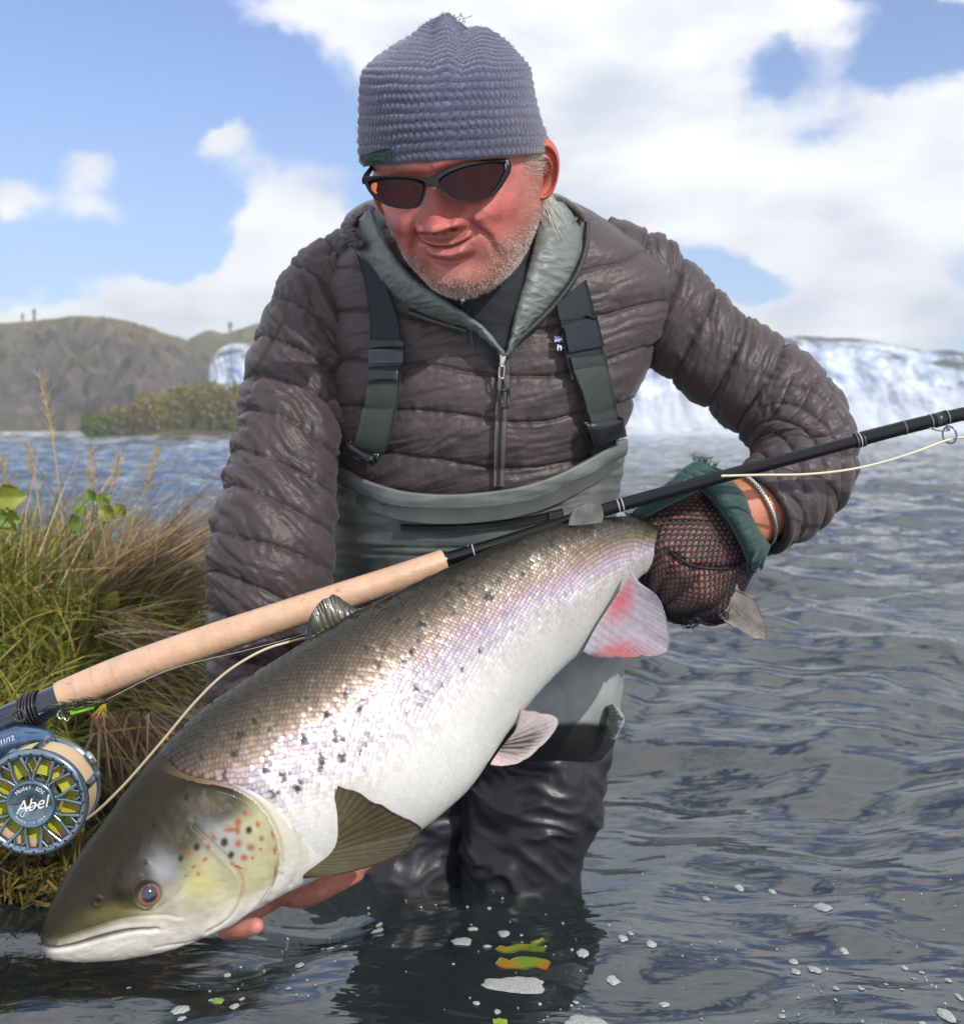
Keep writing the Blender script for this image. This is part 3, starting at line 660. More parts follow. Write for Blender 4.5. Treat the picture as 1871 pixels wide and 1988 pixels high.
hairs('sideburn', HG, None, 800, side, 6, .004, .010, .00013, (.1, -.1, -1), [(.45, .41, .36), (.55, .52, .47)], MAN)
# hair tuft behind the ear, over the hood
rs = np.random.RandomState(8); mb = MB()
for i in range(110):
    p = W(1048 + rs.uniform(-4, 16), 372 + rs.uniform(-10, 26), 1.07); e = p + np.array([rs.uniform(.0, .022), -.004 + rs.normal(0, .004), rs.uniform(-.042, -.012)])
    mb.tube([p, (p + e) / 2 + rs.normal(0, .002, 3), e], [.00022, .0002, .00008], 3, (.72, .69, .64), cap=False)
mb.build('hair', M_HAIR, MAN, kind='stuff')
# eyes behind the glasses
for s_ in (-1, 1):
    c = hw(np.array([.033 * s_, .062, -.003])); th, ph = np.meshgrid(np.linspace(0, PI, 20), np.linspace(0, 2 * PI, 24, endpoint=False), indexing='ij')
    L = v3(np.sin(th) * np.cos(ph), np.cos(th), np.sin(th) * np.sin(ph)); G = hw(np.array([.033 * s_, .062, -.003]) + L * .0115)
    cc = np.where((th < .18)[..., None], (.01, .01, .01), np.where((th < .45)[..., None], (.12, .14, .10), (.75, .70, .68)))
    mesh('eye', G, gridF(20, 24, cv=True), M_EYE if 'M_EYE' in globals() else globals().setdefault('M_EYE', mat('eyeball', vcol=True, rough=.1)), MAN, col=cc)
# ---------------------------------------------------------------- crocheted hat
HAT = [  # s along rows: y, xl, xr, depth, half depth, tilt
    (308, 697, 1068, 1.030, .112, 13), (300, 694, 1069, 1.030, .113, 13), (275, 692, 1066, 1.027, .113, 12), (240, 692, 1053, 1.022, .112, 11), (200, 693, 1043, 1.018, .110, 9), (160, 695, 1036, 1.014, .106, 6),
    (130, 703, 1031, 1.012, .099, 2), (108, 730, 1016, 1.012, .090, -2), (88, 764, 1000, 1.012, .077, -5), (68, 799, 982, 1.012, .062, -6), (50, 820, 950, 1.012, .046, -5), (40, 832, 905, 1.012, .030, -2), (33, 845, 882, 1.012, .015, 0), (30, 862, 866, 1.012, .002, 0)]
def make_hat():
    rows, cols, k, kk = 23, 88, 7, 7; T = np.array(HAT)[::-1]; hl = Loft(T, 2.5)
    # arc length along the front outline decides where rows lie
    ys = np.linspace(30, 308, 400); xl, xr, d, hd, ti = tab(ys, T); P = W((xl + xr) / 2, ys, d - hd); L = np.concatenate([[0], np.cumsum(np.linalg.norm(np.diff(P, axis=0), axis=1))])
    P2 = W(xl, ys, d); L += np.concatenate([[0], np.cumsum(np.linalg.norm(np.diff(P2, axis=0), axis=1))]); L /= L[-1]
    nr = rows * k + 1; y = np.interp(np.linspace(0, 1, nr), L, ys); th = np.linspace(0, 2 * PI, cols * kk, endpoint=False)
    TH, Y = np.meshgrid(th, y, indexing='xy'); G = hl.at(TH.ravel(), Y.ravel()).reshape(nr, -1, 3)
    # dent beside the peak
    q = PX(G); fr = np.sin(TH) > 0
    G[..., 2] -= .004 * np.exp(-((q[..., 0] - 905) / 22) ** 2 - ((q[..., 1] - 58) / 30) ** 2)
    Nn = gnormals(G, cv=True); c = G.mean((0, 1)); 
    if (Nn * (G - c)).sum() < 0: Nn = -Nn
    v = np.linspace(0, rows, nr)[:, None] + 0 * TH; u = TH / (2 * PI) * cols
    P = v3(G[..., 0], G[..., 1], G[..., 2]); w1 = pn(P * 45, 3) * 1.3 - .9 * np.abs(np.sin(PI * (u + .3 * pn(P * 45, 4)))); w2 = pn(P * 45, 4)
    rowi = np.floor(v + .16 * w1); vf = (v + .16 * w1) - rowi
    uu = u + .5 * (rowi % 2) + .30 * w2 + .22 * np.sin(vf * PI * 2 - .6) + .45 * rowi * .37; uf = uu - np.floor(uu)
    rnd = pn(v3(np.floor(uu) * 3.1, rowi * 2.7, 0 * v), 5)
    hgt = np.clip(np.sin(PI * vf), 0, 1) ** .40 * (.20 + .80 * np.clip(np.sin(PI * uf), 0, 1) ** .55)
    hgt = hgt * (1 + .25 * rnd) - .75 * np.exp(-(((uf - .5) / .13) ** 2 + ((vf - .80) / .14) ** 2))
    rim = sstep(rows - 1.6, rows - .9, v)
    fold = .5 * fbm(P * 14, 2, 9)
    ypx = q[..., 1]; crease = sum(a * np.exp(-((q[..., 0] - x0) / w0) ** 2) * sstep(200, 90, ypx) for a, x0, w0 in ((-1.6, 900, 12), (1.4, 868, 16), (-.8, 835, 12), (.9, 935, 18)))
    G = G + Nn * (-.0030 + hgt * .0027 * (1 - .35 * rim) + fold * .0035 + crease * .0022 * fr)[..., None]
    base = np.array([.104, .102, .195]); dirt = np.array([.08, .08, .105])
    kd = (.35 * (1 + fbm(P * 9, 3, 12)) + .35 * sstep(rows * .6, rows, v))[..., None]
    col = (base * (1 - np.clip(kd, 0, 1)) + dirt * np.clip(kd, 0, 1)) * (.36 + .78 * np.clip(hgt, 0, 1) ** .8)[..., None] * (1 + .10 * rnd[..., None])  # gaps between stitches darkened in colour to stand for shade
    # rolled edge under the rim
    inn = G[-1] - Nn[-1] * .004; inn2 = G[-5] - Nn[-5] * .006
    Gf = np.concatenate([G, (G[-1] + inn)[None] / 2 + np.array([0, 0, -.0012]), inn[None], inn2[None]]); cf = np.concatenate([col, col[-1:], col[-1:], col[-1:]])
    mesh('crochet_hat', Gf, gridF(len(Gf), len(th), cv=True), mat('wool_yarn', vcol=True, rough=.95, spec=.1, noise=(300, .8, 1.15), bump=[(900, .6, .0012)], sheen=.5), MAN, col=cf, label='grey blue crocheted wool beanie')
    # loose fibres
    rs = np.random.RandomState(4); mb = MB(); n = 0
    idx = [(int(a), int(b)) for a, b in zip(rs.randint(0, nr - 2, 1800), rs.randint(0, len(th), 1800))]
    for a, b in idx:
        p = G[a, b]; L = rs.uniform(.0008, .0022); big = rs.rand() < .008
        e = p + Nn[a, b] * L * (1.8 if big else 1) + rs.normal(0, .0010, 3)
        mb.tube([p, (p + e) / 2 + rs.normal(0, .0006, 3), e], .00011 if not big else .0003, 3, (.20, .20, .28) if not big else (.07, .07, .09), cap=False)
    for k in range(16):
        p = W(868 + rs.uniform(0, 36), 36 + rs.uniform(0, 12), 1.03); e = p + np.array([rs.normal(0, .005), 0, rs.uniform(.001, .007)]); mb.tube([p, e], .00035, 3, (.08, .08, .09), cap=False)
    mb.build('yarn_fuzz', M_HAIR, MAN, kind='stuff')
    return G
HATG = make_hat(); BV_HAT = bvh_of(HATG, cv=True)
tg = patch(BV_HAT, [(704, 300), (728, 293), (758, 287)], [(704, 324), (730, 320), (760, 315)], 14, 6, .0035, 1)
V, F_ = slab(face_cam(tg), .0012); mesh('hat_tag', V, F_, mat('tag_cloth', (.016, .045, .035), .85, noise=(260, .5, 1.6)), MAN, label='small dark green sewn tag on the hat rim')
mb = MB()
for pts in ([(716, 312), (724, 304), (733, 301), (742, 304)], [(722, 316), (731, 310), (741, 309)], [(738, 296), (748, 300), (745, 310)], [(712, 305), (718, 309), (714, 315)]):
    mb.tube(drape(BV_HAT, spl(pts, 8), .0045), .00035, 4, (.04, .14, .05))
mb.build('tag_stitching', M_HAIR, MAN)
# ---------------------------------------------------------------- plates cut from outlines
def plate(name, outlines, depth, thick, m, parent, bevel=.0006, sub=.006, **props):
    """a slab with holes: outlines in tracing px (first outer, then holes); depth(x, y) -> depth in m"""
    cu = bpy.data.curves.new(name, 'CURVE'); cu.dimensions = '2D'; cu.fill_mode = 'BOTH'; d0 = float(depth(np.array([outlines[0][0][0]]), np.array([outlines[0][0][1]]))[0]); k = d0 / F
    for ol in outlines:
        pts = spl(ol, max(24, len(ol) * 5), closed=True); s_ = cu.splines.new('POLY'); s_.points.add(len(pts) - 1); s_.use_cyclic_u = True
        for i, q in enumerate(pts): s_.points[i].co = (q[0] * k, -q[1] * k, 0, 1)
    cu.extrude = max(.0001, thick / 2 - bevel); cu.bevel_depth = bevel; cu.bevel_resolution = 1; cu.offset = -bevel
    ob = bpy.data.objects.new('tmp', cu); COL.objects.link(ob); dg = bpy.context.evaluated_depsgraph_get(); me = bpy.data.meshes.new_from_object(ob.evaluated_get(dg))
    bpy.data.objects.remove(ob); bpy.data.curves.remove(cu)
    bm = bmesh.new(); bm.from_mesh(me); bmesh.ops.triangulate(bm, faces=bm.faces[:])
    for _ in range(4):
        es = [e for e in bm.edges if e.calc_length() > sub]
        if not es: break
        bmesh.ops.subdivide_edges(bm, edges=es, cuts=1); bmesh.ops.triangulate(bm, faces=bm.faces[:])
    bmesh.ops.remove_doubles(bm, verts=bm.verts[:], dist=1e-6)
    co = np.array([v.co[:] for v in bm.verts]); x = co[:, 0] / k; y = -co[:, 1] / k; P = W(x, y, depth(x, y) - co[:, 2])
    for v, p in zip(bm.verts, P): v.co = p
    bmesh.ops.recalc_face_normals(bm, faces=bm.faces[:]); bm.to_mesh(me); bm.free(); me.name = name
    ob = bpy.data.objects.new(name, me); COL.objects.link(ob); me.materials.clear(); me.materials.append(m)
    for p in me.polygons: p.use_smooth = False
    if parent: adopt(ob, parent)
    for a, b in props.items(): ob[a] = b
    return ob
# ---------------------------------------------------------------- sunglasses
def dgl(x, y):                                                       # the wrap of the frame
    x = np.asarray(x, float); u = (x - 842) / 150.0
    return .916 + .012 * u * u + .013 * u + 0 * np.asarray(y)
GL = thing('sunglasses', 'black wraparound sunglasses with dark red brown lenses worn by the man under the grey beanie', 'sunglasses', W(842, 350, .93))
M_FR = mat('black_frame', (.008, .009, .011), .42, spec=.10)
oL = [(703, 345), (712, 342), (728, 341), (752, 340), (777, 340), (802, 342), (822, 345), (834, 343), (845, 338), (869, 326), (900, 316), (925, 312), (945, 310), (968, 308), (986, 308), (992, 318), (991, 333), (982, 350), (973, 364), (962, 375), (949, 383), (921, 392), (902, 392), (887, 390), (874, 383), (862, 374), (851, 365), (838, 361), (829, 363), (826, 374), (822, 386), (814, 400), (800, 404), (786, 405), (768, 403), (752, 399), (740, 393), (727, 384), (716, 372), (709, 359)]
hL = [(717, 355), (733, 349), (752, 347), (777, 346.5), (802, 349), (818, 353), (822, 359), (819, 376), (812, 391), (803, 398), (786, 400), (768, 398), (750, 391), (735, 380), (723, 367)]
hR = [(856, 351), (866, 341), (884, 332), (905, 325), (930, 320), (955, 317), (972, 317), (980, 320), (977, 334), (968, 350), (958, 366), (943, 379), (920, 386), (900, 387), (882, 383), (868, 374), (859, 363)]
def grow(h, f):
    c = np.mean(h, 0); return [tuple(c + (np.array(p) - c) * f) for p in h]
hL, hR = grow(hL, 1.05), grow(hR, 1.06)
plate('frame', [oL, hL, hR], dgl, .0045, M_FR, GL, .0010, .007)
M_LENS = mat('lens_dark', (.018, .003, .004), .08, spec=.18)
for hh, nm in ((hL, 'brown lens with an orange glint at its outer corner'), (hR, None)):
    c = np.mean(hh, 0); big = [tuple(c + (np.array(p) - c) * 1.03) for p in hh]
    lo = plate('lens', [big], lambda x, y, c=c: dgl(x, y) + .0006 + .0012 * ((x - c[0]) / 60) ** 2, .0016, M_LENS, GL, .0002, .007)
    if nm: lo['label'] = nm
for p in bpy.data.objects:
    if p.name.startswith('lens'): p.data.polygons.foreach_set('use_smooth', [True] * len(p.data.polygons))
mo = mat('orange_glint', (.45, .10, .03), .25)
plate('lens_glint', [[(722, 357), (730, 354), (732, 360), (730, 370), (733, 376), (727, 374), (721, 366)]], lambda x, y: dgl(x, y) - .0006, .0010, mo, GL, .0001, .02)  # orange glint painted on the lens as a thin plate
# temples
M_TG = mat('temple_grey', (.30, .31, .32), .25, spec=.5, metal=.3)
def bar(name, pts, w, t, m, parent, **k):
    """flat bar: pts rows x, y, depth ; w height px"""
    q = spl(pts, 16); P = W(q[:, 0], q[:, 1], q[:, 2]); T, A, B = frames(P); wd = np.interp(np.linspace(0, 1, 16), np.linspace(0, 1, len(w)), w) / F * q[:, 2]
    up = np.array([0, 0, 1.0]); n = 12; th = np.linspace(0, 2 * PI, n, endpoint=False); s = np.cross(T, up); s /= np.linalg.norm(s, axis=1, keepdims=True); u2 = np.cross(s, T)
    c = np.sign(np.cos(th)) * np.abs(np.cos(th)) ** .6; d = np.sign(np.sin(th)) * np.abs(np.sin(th)) ** .6
    G = P[:, None] + s[:, None] * (c * t)[None, :, None] + u2[:, None] * (d[None, :] * wd[:, None])[..., None]
    mb = MB(); mb.grid(G, cv=True); mb.add(np.concatenate([G[0], G[0].mean(0)[None]]), np.stack([np.arange(n), np.roll(np.arange(n), -1), np.full(n, n)], 1)); mb.add(np.concatenate([G[-1], G[-1].mean(0)[None]]), np.stack([np.arange(n), np.roll(np.arange(n), -1), np.full(n, n)], 1))
    return mb.build(name, m, parent, usecol=False, **k)
bar('temple', [(984, 322, .938), (996, 312, .972), (1008, 296, 1.02), (1020, 280, 1.06)], [12, 10, 7, 6], .0016, M_TG, GL)
bar('temple', [(706, 350, .916), (709, 343, .94), (717, 332, .975), (726, 318, 1.02)], [7, 6, 5, 5], .0016, M_FR, GL)
mb = MB(); q = spl([(1003, 303), (999, 305), (997, 310), (1000, 314), (1004, 311), (1003, 307), (999, 309)], 16); mb.tube(W(q[:, 0], q[:, 1], .988), .0004, 5); mb.build('temple_emblem', mat('silver_trim', (.8, .8, .8), .2, metal=1.), GL)
# ---------------------------------------------------------------- quilted jacket
M_JKT = mat('quilted_nylon', vcol=True, rough=.46, spec=.32, noise=(30, .88, 1.12), bump=[(150, .35, .003), (45, .35, .006)], sheen=.1)
JC = np.array([.057, .042, .043])
def shade(col, painted_dark): return col * (1 - .45 * painted_dark[..., None])
def quilt(Gw, n, s, a, lam, slope, amp, seed, wr=1.0, wdir=(0, 1), diamond=None, pad=None):
    """puffs between stitch lines; s along (m), a around (m)"""
    P = Gw * 1.0; warp = fbm(P * 9, 3, seed) * .35 + .12 * pn(P * 30, seed + 4)
    ph = s / lam + slope + warp * .5
    f = ph - np.floor(ph); puff = np.clip(np.sin(PI * f), 0, 1) ** .55; line = np.exp(-(np.minimum(f, 1 - f) / .035) ** 2)
    if diamond is not None:
        L2, k = diamond; p1 = (s / L2 + a / (L2 * 1.15) + warp * .3); p2 = (s / L2 - a / (L2 * 1.15) + warp * .3)
        f1 = p1 - np.floor(p1); f2 = p2 - np.floor(p2); pd = (np.clip(np.sin(PI * f1), 0, 1) * np.clip(np.sin(PI * f2), 0, 1)) ** .45
        ld = np.maximum(np.exp(-(np.minimum(f1, 1 - f1) / .03) ** 2), np.exp(-(np.minimum(f2, 1 - f2) / .03) ** 2))
        puff = puff * (1 - k) + pd * k; line = line * (1 - k) + ld * k
    # creases: sharp valleys, drawn out along one direction
    q1 = v3(s * 26 * wdir[1] + a * 26 * wdir[0] * .9, a * 5 * wdir[1] - s * 5 * wdir[0], 0 * s + seed); q1 = q1 + .35 * fbm(P * 14, 2, seed + 2)[..., None]
    cr = ridged(q1, 3, seed + 5); cr2 = ridged(q1 * 2.3 + 7, 2, seed + 6); loc = sstep(-.35, .45, fbm(P * 6, 2, seed + 7))
    pk = pn(v3(s * 35, a * 130, 0 * s), seed + 9) * np.exp(-(np.minimum(f, 1 - f) / .20) ** 2)     # pucker at the seams
    h = amp * (puff - .55) - .0016 * line - wr * .0050 * cr * loc - wr * .0026 * cr2 + .0022 * pk + .004 * fbm(P * 7, 2, seed + 8)
    painted_dark = np.clip(line * .55 + .25 * cr * loc * wr, 0, 1)  # darkening of stitch lines and creases, their shade painted into the colour
    return h, painted_dark
def garment_color(G, painted_dark, seed, wet=None):
    P = G; c = JC * (1 + .22 * fbm(P * 8, 3, seed)[..., None]); c = c * (1 - .48 * painted_dark[..., None])
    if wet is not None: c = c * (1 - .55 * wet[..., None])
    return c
TOR = [  # y, xl, xr, depth, half depth, tilt
    (400, 800, 1110, 1.170, .070, 10), (425, 740, 1160, 1.170, .085, 10), (455, 690, 1205, 1.172, .095, 10), (490, 640, 1262, 1.175, .102, 8), (530, 605, 1300, 1.180, .108, 5), (580, 590, 1312, 1.185, .113, 0),
    (650, 585, 1292, 1.190, .118, 0), (700, 588, 1268, 1.192, .122, 0), (745, 590, 1247, 1.194, .124, 0), (790, 596, 1232, 1.197, .126, 0), (830, 605, 1213, 1.20, .127, 0), (880, 625, 1197, 1.208, .128, 0), (940, 640, 1188, 1.217, .129, 0), (1000, 645, 1183, 1.228, .129, 0), (1060, 648, 1180, 1.24, .128, 0)]
TL = Loft(TOR, 2.7)
def torso():
    nr, nt = 300, 320; y = np.linspace(402, 1050, nr); u = np.linspace(-1, 1, nt, endpoint=False); th = PI / 2 + PI * (u * .62 + .38 * u ** 3)
    TH, Y = np.meshgrid(th, y, indexing='xy'); G = TL.at(TH.ravel(), Y.ravel()).reshape(nr, nt, 3); n = gnormals(G, cv=True)
    if (n * (G - G.mean((0, 1)))).sum() < 0: n = -n
    q = PX(G); x = q[..., 0]; s = (Y - 400) / F * 1.15
    # stitch lines bow down toward the zip
    a = (x - 1030) / F * 1.1; bow = -.6 * np.exp(-((x - 1030) / 220) ** 2) + .25 * (x - 1030) / 400.0
    h, dm = quilt(G, n, s, a, .050, bow, .0048, 31, 1.0, (.35, .94))
    wet = sstep(.1, .4, fbm(G * 11, 4, 77) + .1) * np.exp(-((x - 960) / 260) ** 2) * sstep(720, 800, Y)
    h = h * (.35 + .65 * sstep(450, 560, Y))
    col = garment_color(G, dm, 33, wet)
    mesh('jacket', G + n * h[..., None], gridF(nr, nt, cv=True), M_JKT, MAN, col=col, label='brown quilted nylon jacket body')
    return G + n * h[..., None] * .6
TG = torso(); BV_T = bvh_of(TG[::3, ::3], cv=True)
def sleeve(name, path, n, m, seed, lam, label, slope_k=0.0, diamond=None, p=2.1, amp=.0085, wr=1.0, cuff=True, flat=1.0):
    q = spl(path, n); P = W(q[:, 0], q[:, 1], q[:, 2]); r = q[:, 3] / F * q[:, 2]; T, A, B = frames(P)
    th = np.linspace(0, 2 * PI, m, endpoint=False); c, s = np.cos(th), np.sin(th)
    cc = np.sign(c) * np.abs(c) ** (2 / p); ss = np.sign(s) * np.abs(s) ** (2 / p)
    G = P[:, None] + r[:, None, None] * (A[:, None] * cc[None, :, None] + B[:, None] * ss[None, :, None] * flat)
    nn = gnormals(G, cv=True); 
    if (nn * (G - P[:, None])).sum() < 0: nn = -nn
    L = np.concatenate([[0], np.cumsum(np.linalg.norm(np.diff(P, axis=0), axis=1))])[:, None] + 0 * th[None]
    # angle measured in the world so that seams drape sideways
    side = (G - P[:, None]) @ np.array([1.0, 0, 0]) / r[:, None]; a = th[None] * r[:, None] + 0 * L
    a = (G @ np.array([.3, .2, .93])) * 0 + side * r[:, None] * 1.3
    dmd = None
    if diamond is not None:
        L0, L1, cell = diamond; dmd = (cell, sstep(L0, L1, L / L.max()))
    h, dm = quilt(G, nn, L, a, lam, slope_k * side, amp, seed, wr, (.55, .83) if slope_k >= 0 else (-.55, .83), dmd)
    ends = sstep(0, .03, L / L.max()) * (1 - .7 * sstep(.97, 1, L / L.max()) * cuff); h = h * ends
    G2 = G + nn * h[..., None]
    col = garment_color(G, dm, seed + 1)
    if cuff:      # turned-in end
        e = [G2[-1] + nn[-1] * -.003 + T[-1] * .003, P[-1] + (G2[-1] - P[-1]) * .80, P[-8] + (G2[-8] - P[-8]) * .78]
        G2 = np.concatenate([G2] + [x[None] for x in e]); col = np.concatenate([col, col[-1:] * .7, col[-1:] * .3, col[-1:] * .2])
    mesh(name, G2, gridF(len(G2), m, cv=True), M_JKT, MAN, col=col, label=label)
    return G2
SLL = [(720, 470, 1.175, 40), (690, 505, 1.172, 78), (645, 570, 1.165, 104), (605, 650, 1.15, 112), (577, 740, 1.135, 110), (560, 850, 1.11, 112), (543, 950, 1.095, 119), (527, 1040, 1.08, 127), (522, 1130, 1.07, 128), (508, 1220, 1.06, 112), (494, 1310, 1.045, 102), (500, 1400, 1.02, 98), (535, 1500, .99, 84), (560, 1560, .965, 72)]
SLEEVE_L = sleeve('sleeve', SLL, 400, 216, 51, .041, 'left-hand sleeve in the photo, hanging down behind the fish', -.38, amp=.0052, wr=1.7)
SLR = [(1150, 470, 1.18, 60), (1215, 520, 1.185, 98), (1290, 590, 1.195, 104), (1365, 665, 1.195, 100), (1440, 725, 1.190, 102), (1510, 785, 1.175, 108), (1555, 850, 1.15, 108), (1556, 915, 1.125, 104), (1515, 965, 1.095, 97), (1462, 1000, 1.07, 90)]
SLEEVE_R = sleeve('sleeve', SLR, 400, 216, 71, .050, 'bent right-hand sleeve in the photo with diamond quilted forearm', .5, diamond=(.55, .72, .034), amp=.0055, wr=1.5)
# ---------------------------------------------------------------- puffy strips between two tracing curves (hood, collar)
def pillow(name, A, B, nu, nv, bulge, thick, m, seed=0, wr=.002, parent=MAN, col=None, freq=(9, 28), dn=None, **k):
    a = spl(A, nu); b = spl(B, nu); v = np.linspace(0, 1, nv)[None, :, None]
    C = a[:, None] * (1 - v) + b[:, None] * v; x, y, d = C[..., 0], C[..., 1], C[..., 2]; vv = v[..., 0]
    prof = np.sqrt(np.clip(1 - (2 * vv - 1) ** 2, 0, 1)); Gf = W(x, y, d - bulge * prof)
    S = v3(np.linspace(0, 1, nu)[:, None] * freq[1] + .8 * vv, vv * freq[0] * .35 + 0 * x, 0 * x + seed); w = ridged(S * .35 + .3 * fbm(Gf * 16, 2, seed)[..., None], 3, seed) - .5
    n = gnormals(Gf); vd = np.array([0, 0, CAMH]) - Gf; n = n * np.sign((n * vd).sum())
    Gf = Gf + n * (w * wr * 2.2 + wr * 1.2 * fbm(Gf * 22, 3, seed + 3))[..., None] * np.clip(prof * 1.4, .15, 1)[..., None]
    Gb = W(x, y, d + thick * prof)[:, ::-1]
    G = np.concatenate([Gf, Gb[:, 1:-1]], 1)
    cc = None
    if col is not None:
        c1 = np.array(col) * (1 + .18 * fbm(Gf * 12, 3, seed + 6)[..., None]) * (1 - .12 * np.clip(w, 0, 1)[..., None]); cc = np.concatenate([c1, c1[:, ::-1][:, 1:-1] * .9], 1)
    mb = MB(); mb.grid(G, cv=True, col=cc)
    return mb.build(name, m, parent, **k), Gf
M_HOOD = mat('hood_lining', vcol=True, rough=.45, spec=.4, noise=(25, .85, 1.1), bump=[(40, .3, .006)])
HC_ = (.150, .166, .156)
# dark zip-neck shirt round the throat
M_SHIRT = mat('black_fleece', (.010, .012, .017), .75, spec=.25, noise=(20, .8, 1.2), bump=[(900, .3, .0006)], sheen=.3)
th = np.linspace(0, 2 * PI, 120, endpoint=False)
SHT = Loft([(395, 828, 1072, 1.135, .062, 0), (450, 812, 1082, 1.13, .070, 0), (520, 805, 1080, 1.125, .076, 0), (580, 825, 1060, 1.12, .078, 0), (640, 872, 1034, 1.125, .076, 0), (690, 920, 1012, 1.13, .072, 0), (720, 940, 1005, 1.14, .066, 0)], 2.2)
Y = np.linspace(395, 718, 150); TH, YY = np.meshgrid(th, Y, indexing='xy'); G = SHT.at(TH.ravel(), YY.ravel()).reshape(150, 120, 3)
n = gnormals(G, cv=True); n *= np.sign((n * (G - G.mean((0, 1)))).sum()); G = G + n * (.0035 * ridged(G * np.array([12, 12, 40]), 2, 5) - .0015)[..., None]
mesh('shirt_collar', G, gridF(150, 120, cv=True), M_SHIRT, MAN, label='black zip neck shirt'); BV_S = bvh_of(G, cv=True)
zg = patch(BV_S, [(893, 572), (899, 600), (906, 640), (914, 680)], [(903, 572), (908, 600), (915, 640), (922, 680)], 30, 4, .0015); V, F_ = slab(face_cam(zg), .0012); mesh('shirt_zip', V, F_, M_SHIRT, MAN)
mb = MB(); mb.tube(drape(BV_S, np.array([(899, 576), (901, 592)]), .004), .0022, 8, (.5, .5, .5)); mb.build('zip_pull', mat('pull_metal', vcol=True, rough=.3, metal=1.), MAN)
# hood: rear roll behind the neck, then the two linings, then the zip edges
pillow('hood', [(676, 452, 1.10), (668, 425, 1.12), (690, 402, 1.15), (735, 385, 1.18), (860, 372, 1.20), (1000, 372, 1.20), (1075, 374, 1.18), (1110, 390, 1.14), (1136, 412, 1.11)],
       [(735, 500, 1.10), (745, 470, 1.12), (760, 450, 1.15), (790, 430, 1.18), (860, 420, 1.20), (1000, 420, 1.20), (1050, 420, 1.18), (1070, 440, 1.14), (1090, 460, 1.11)], 160, 24, .030, .03, M_HOOD, 5, .0015, col=HC_, label='grey green hood lining rolled round the neck')
pillow('hood_edge', [(690, 488, 1.085), (664, 462, 1.09), (662, 436, 1.10), (684, 412, 1.12), (716, 394, 1.15)], [(712, 470, 1.075), (694, 452, 1.08), (690, 436, 1.09), (704, 420, 1.11), (728, 404, 1.14)], 60, 14, .014, .014, M_JKT, 6, .002, col=JC * 1.1, label='brown edge of the hood')
L_in = [(722, 398, 1.085), (737, 440, 1.075), (762, 490, 1.06), (800, 535, 1.052), (850, 572, 1.045), (900, 605, 1.045), (945, 640, 1.052), (984, 688, 1.062)]
L_out = [(690, 436, 1.115), (688, 478, 1.11), (706, 515, 1.10), (740, 558, 1.09), (790, 598, 1.085), (850, 622, 1.078), (915, 645, 1.072), (972, 692, 1.066)]
pillow('hood_lining', L_in, L_out, 200, 34, .018, .022, M_HOOD, 11, .0014, col=HC_, label='left hood lining flap of grey green nylon')
R_in = [(1052, 384, 1.09), (1043, 430, 1.075), (1034, 480, 1.062), (1018, 540, 1.055), (1003, 590, 1.052), (992, 640, 1.056), (981, 688, 1.062)]
R_out = [(1112, 398, 1.115), (1134, 440, 1.10), (1128, 490, 1.088), (1106, 545, 1.08), (1062, 600, 1.073), (1020, 645, 1.068), (987, 690, 1.066)]
pillow('hood_lining', R_in, R_out, 200, 34, .016, .022, M_HOOD, 12, .0015, col=HC_, label='right hood lining flap of grey green nylon')
pillow('collar_edge', [(1072, 378, 1.12), (1100, 386, 1.108), (1138, 414, 1.09)], [(1082, 392, 1.11), (1112, 410, 1.095), (1132, 432, 1.085)], 30, 12, .010, .010, M_JKT, 15, .001, col=JC, label='brown collar edge')
def zipedge(name, pts, w0, label):
    """piping with zip teeth along the opening: rows x, y, depth"""
    q = spl(pts, 220); P = W(q[:, 0], q[:, 1], q[:, 2] - .017); mb = MB(); mb.tube(P, w0, 10, (.045, .047, .046)); o = mb.build(name, M_TAPE, MAN, label=label)
    T, A, B = frames(P); mt = MB(); vd = P - np.array([0, 0, CAMH]); vd /= np.linalg.norm(vd, axis=1, keepdims=True); sd_ = np.cross(T, vd)
    L = np.linalg.norm(P[-1] - P[0])
    for k in range(0, 220, 2):
        mt.box(P[k] - vd[k] * w0 * .9 , T[k] * .0008, sd_[k] * w0 * .75, vd[k] * .0007, (.07, .07, .07))
    mt.build('zip_teeth', M_TEETH, o, kind='stuff'); return o
M_TAPE = mat('zip_tape', vcol=True, rough=.6); M_TEETH = mat('zip_teeth', vcol=True, rough=.35, metal=.5)
zipedge('zip_edge', [(792, 606, 1.092), (850, 626, 1.086), (905, 642, 1.080), (945, 662, 1.078), (972, 690, 1.076)], .0032, 'left zip edge of the open neck')
zipedge('zip_edge', [(1140, 432, 1.108), (1137, 480, 1.10), (1120, 530, 1.092), (1085, 582, 1.086), (1040, 628, 1.080), (1003, 662, 1.077), (984, 692, 1.076)], .0032, 'right zip edge of the open neck')
pillow('placket', [(792, 602, 1.088), (850, 622, 1.082), (905, 640, 1.076), (945, 660, 1.074), (968, 690, 1.074)], [(800, 618, 1.092), (852, 640, 1.088), (900, 657, 1.083), (935, 676, 1.08), (962, 704, 1.078)], 80, 10, .010, .012, M_JKT, 17, .0012, col=JC * .9, label='stitched edge of the left jacket opening')
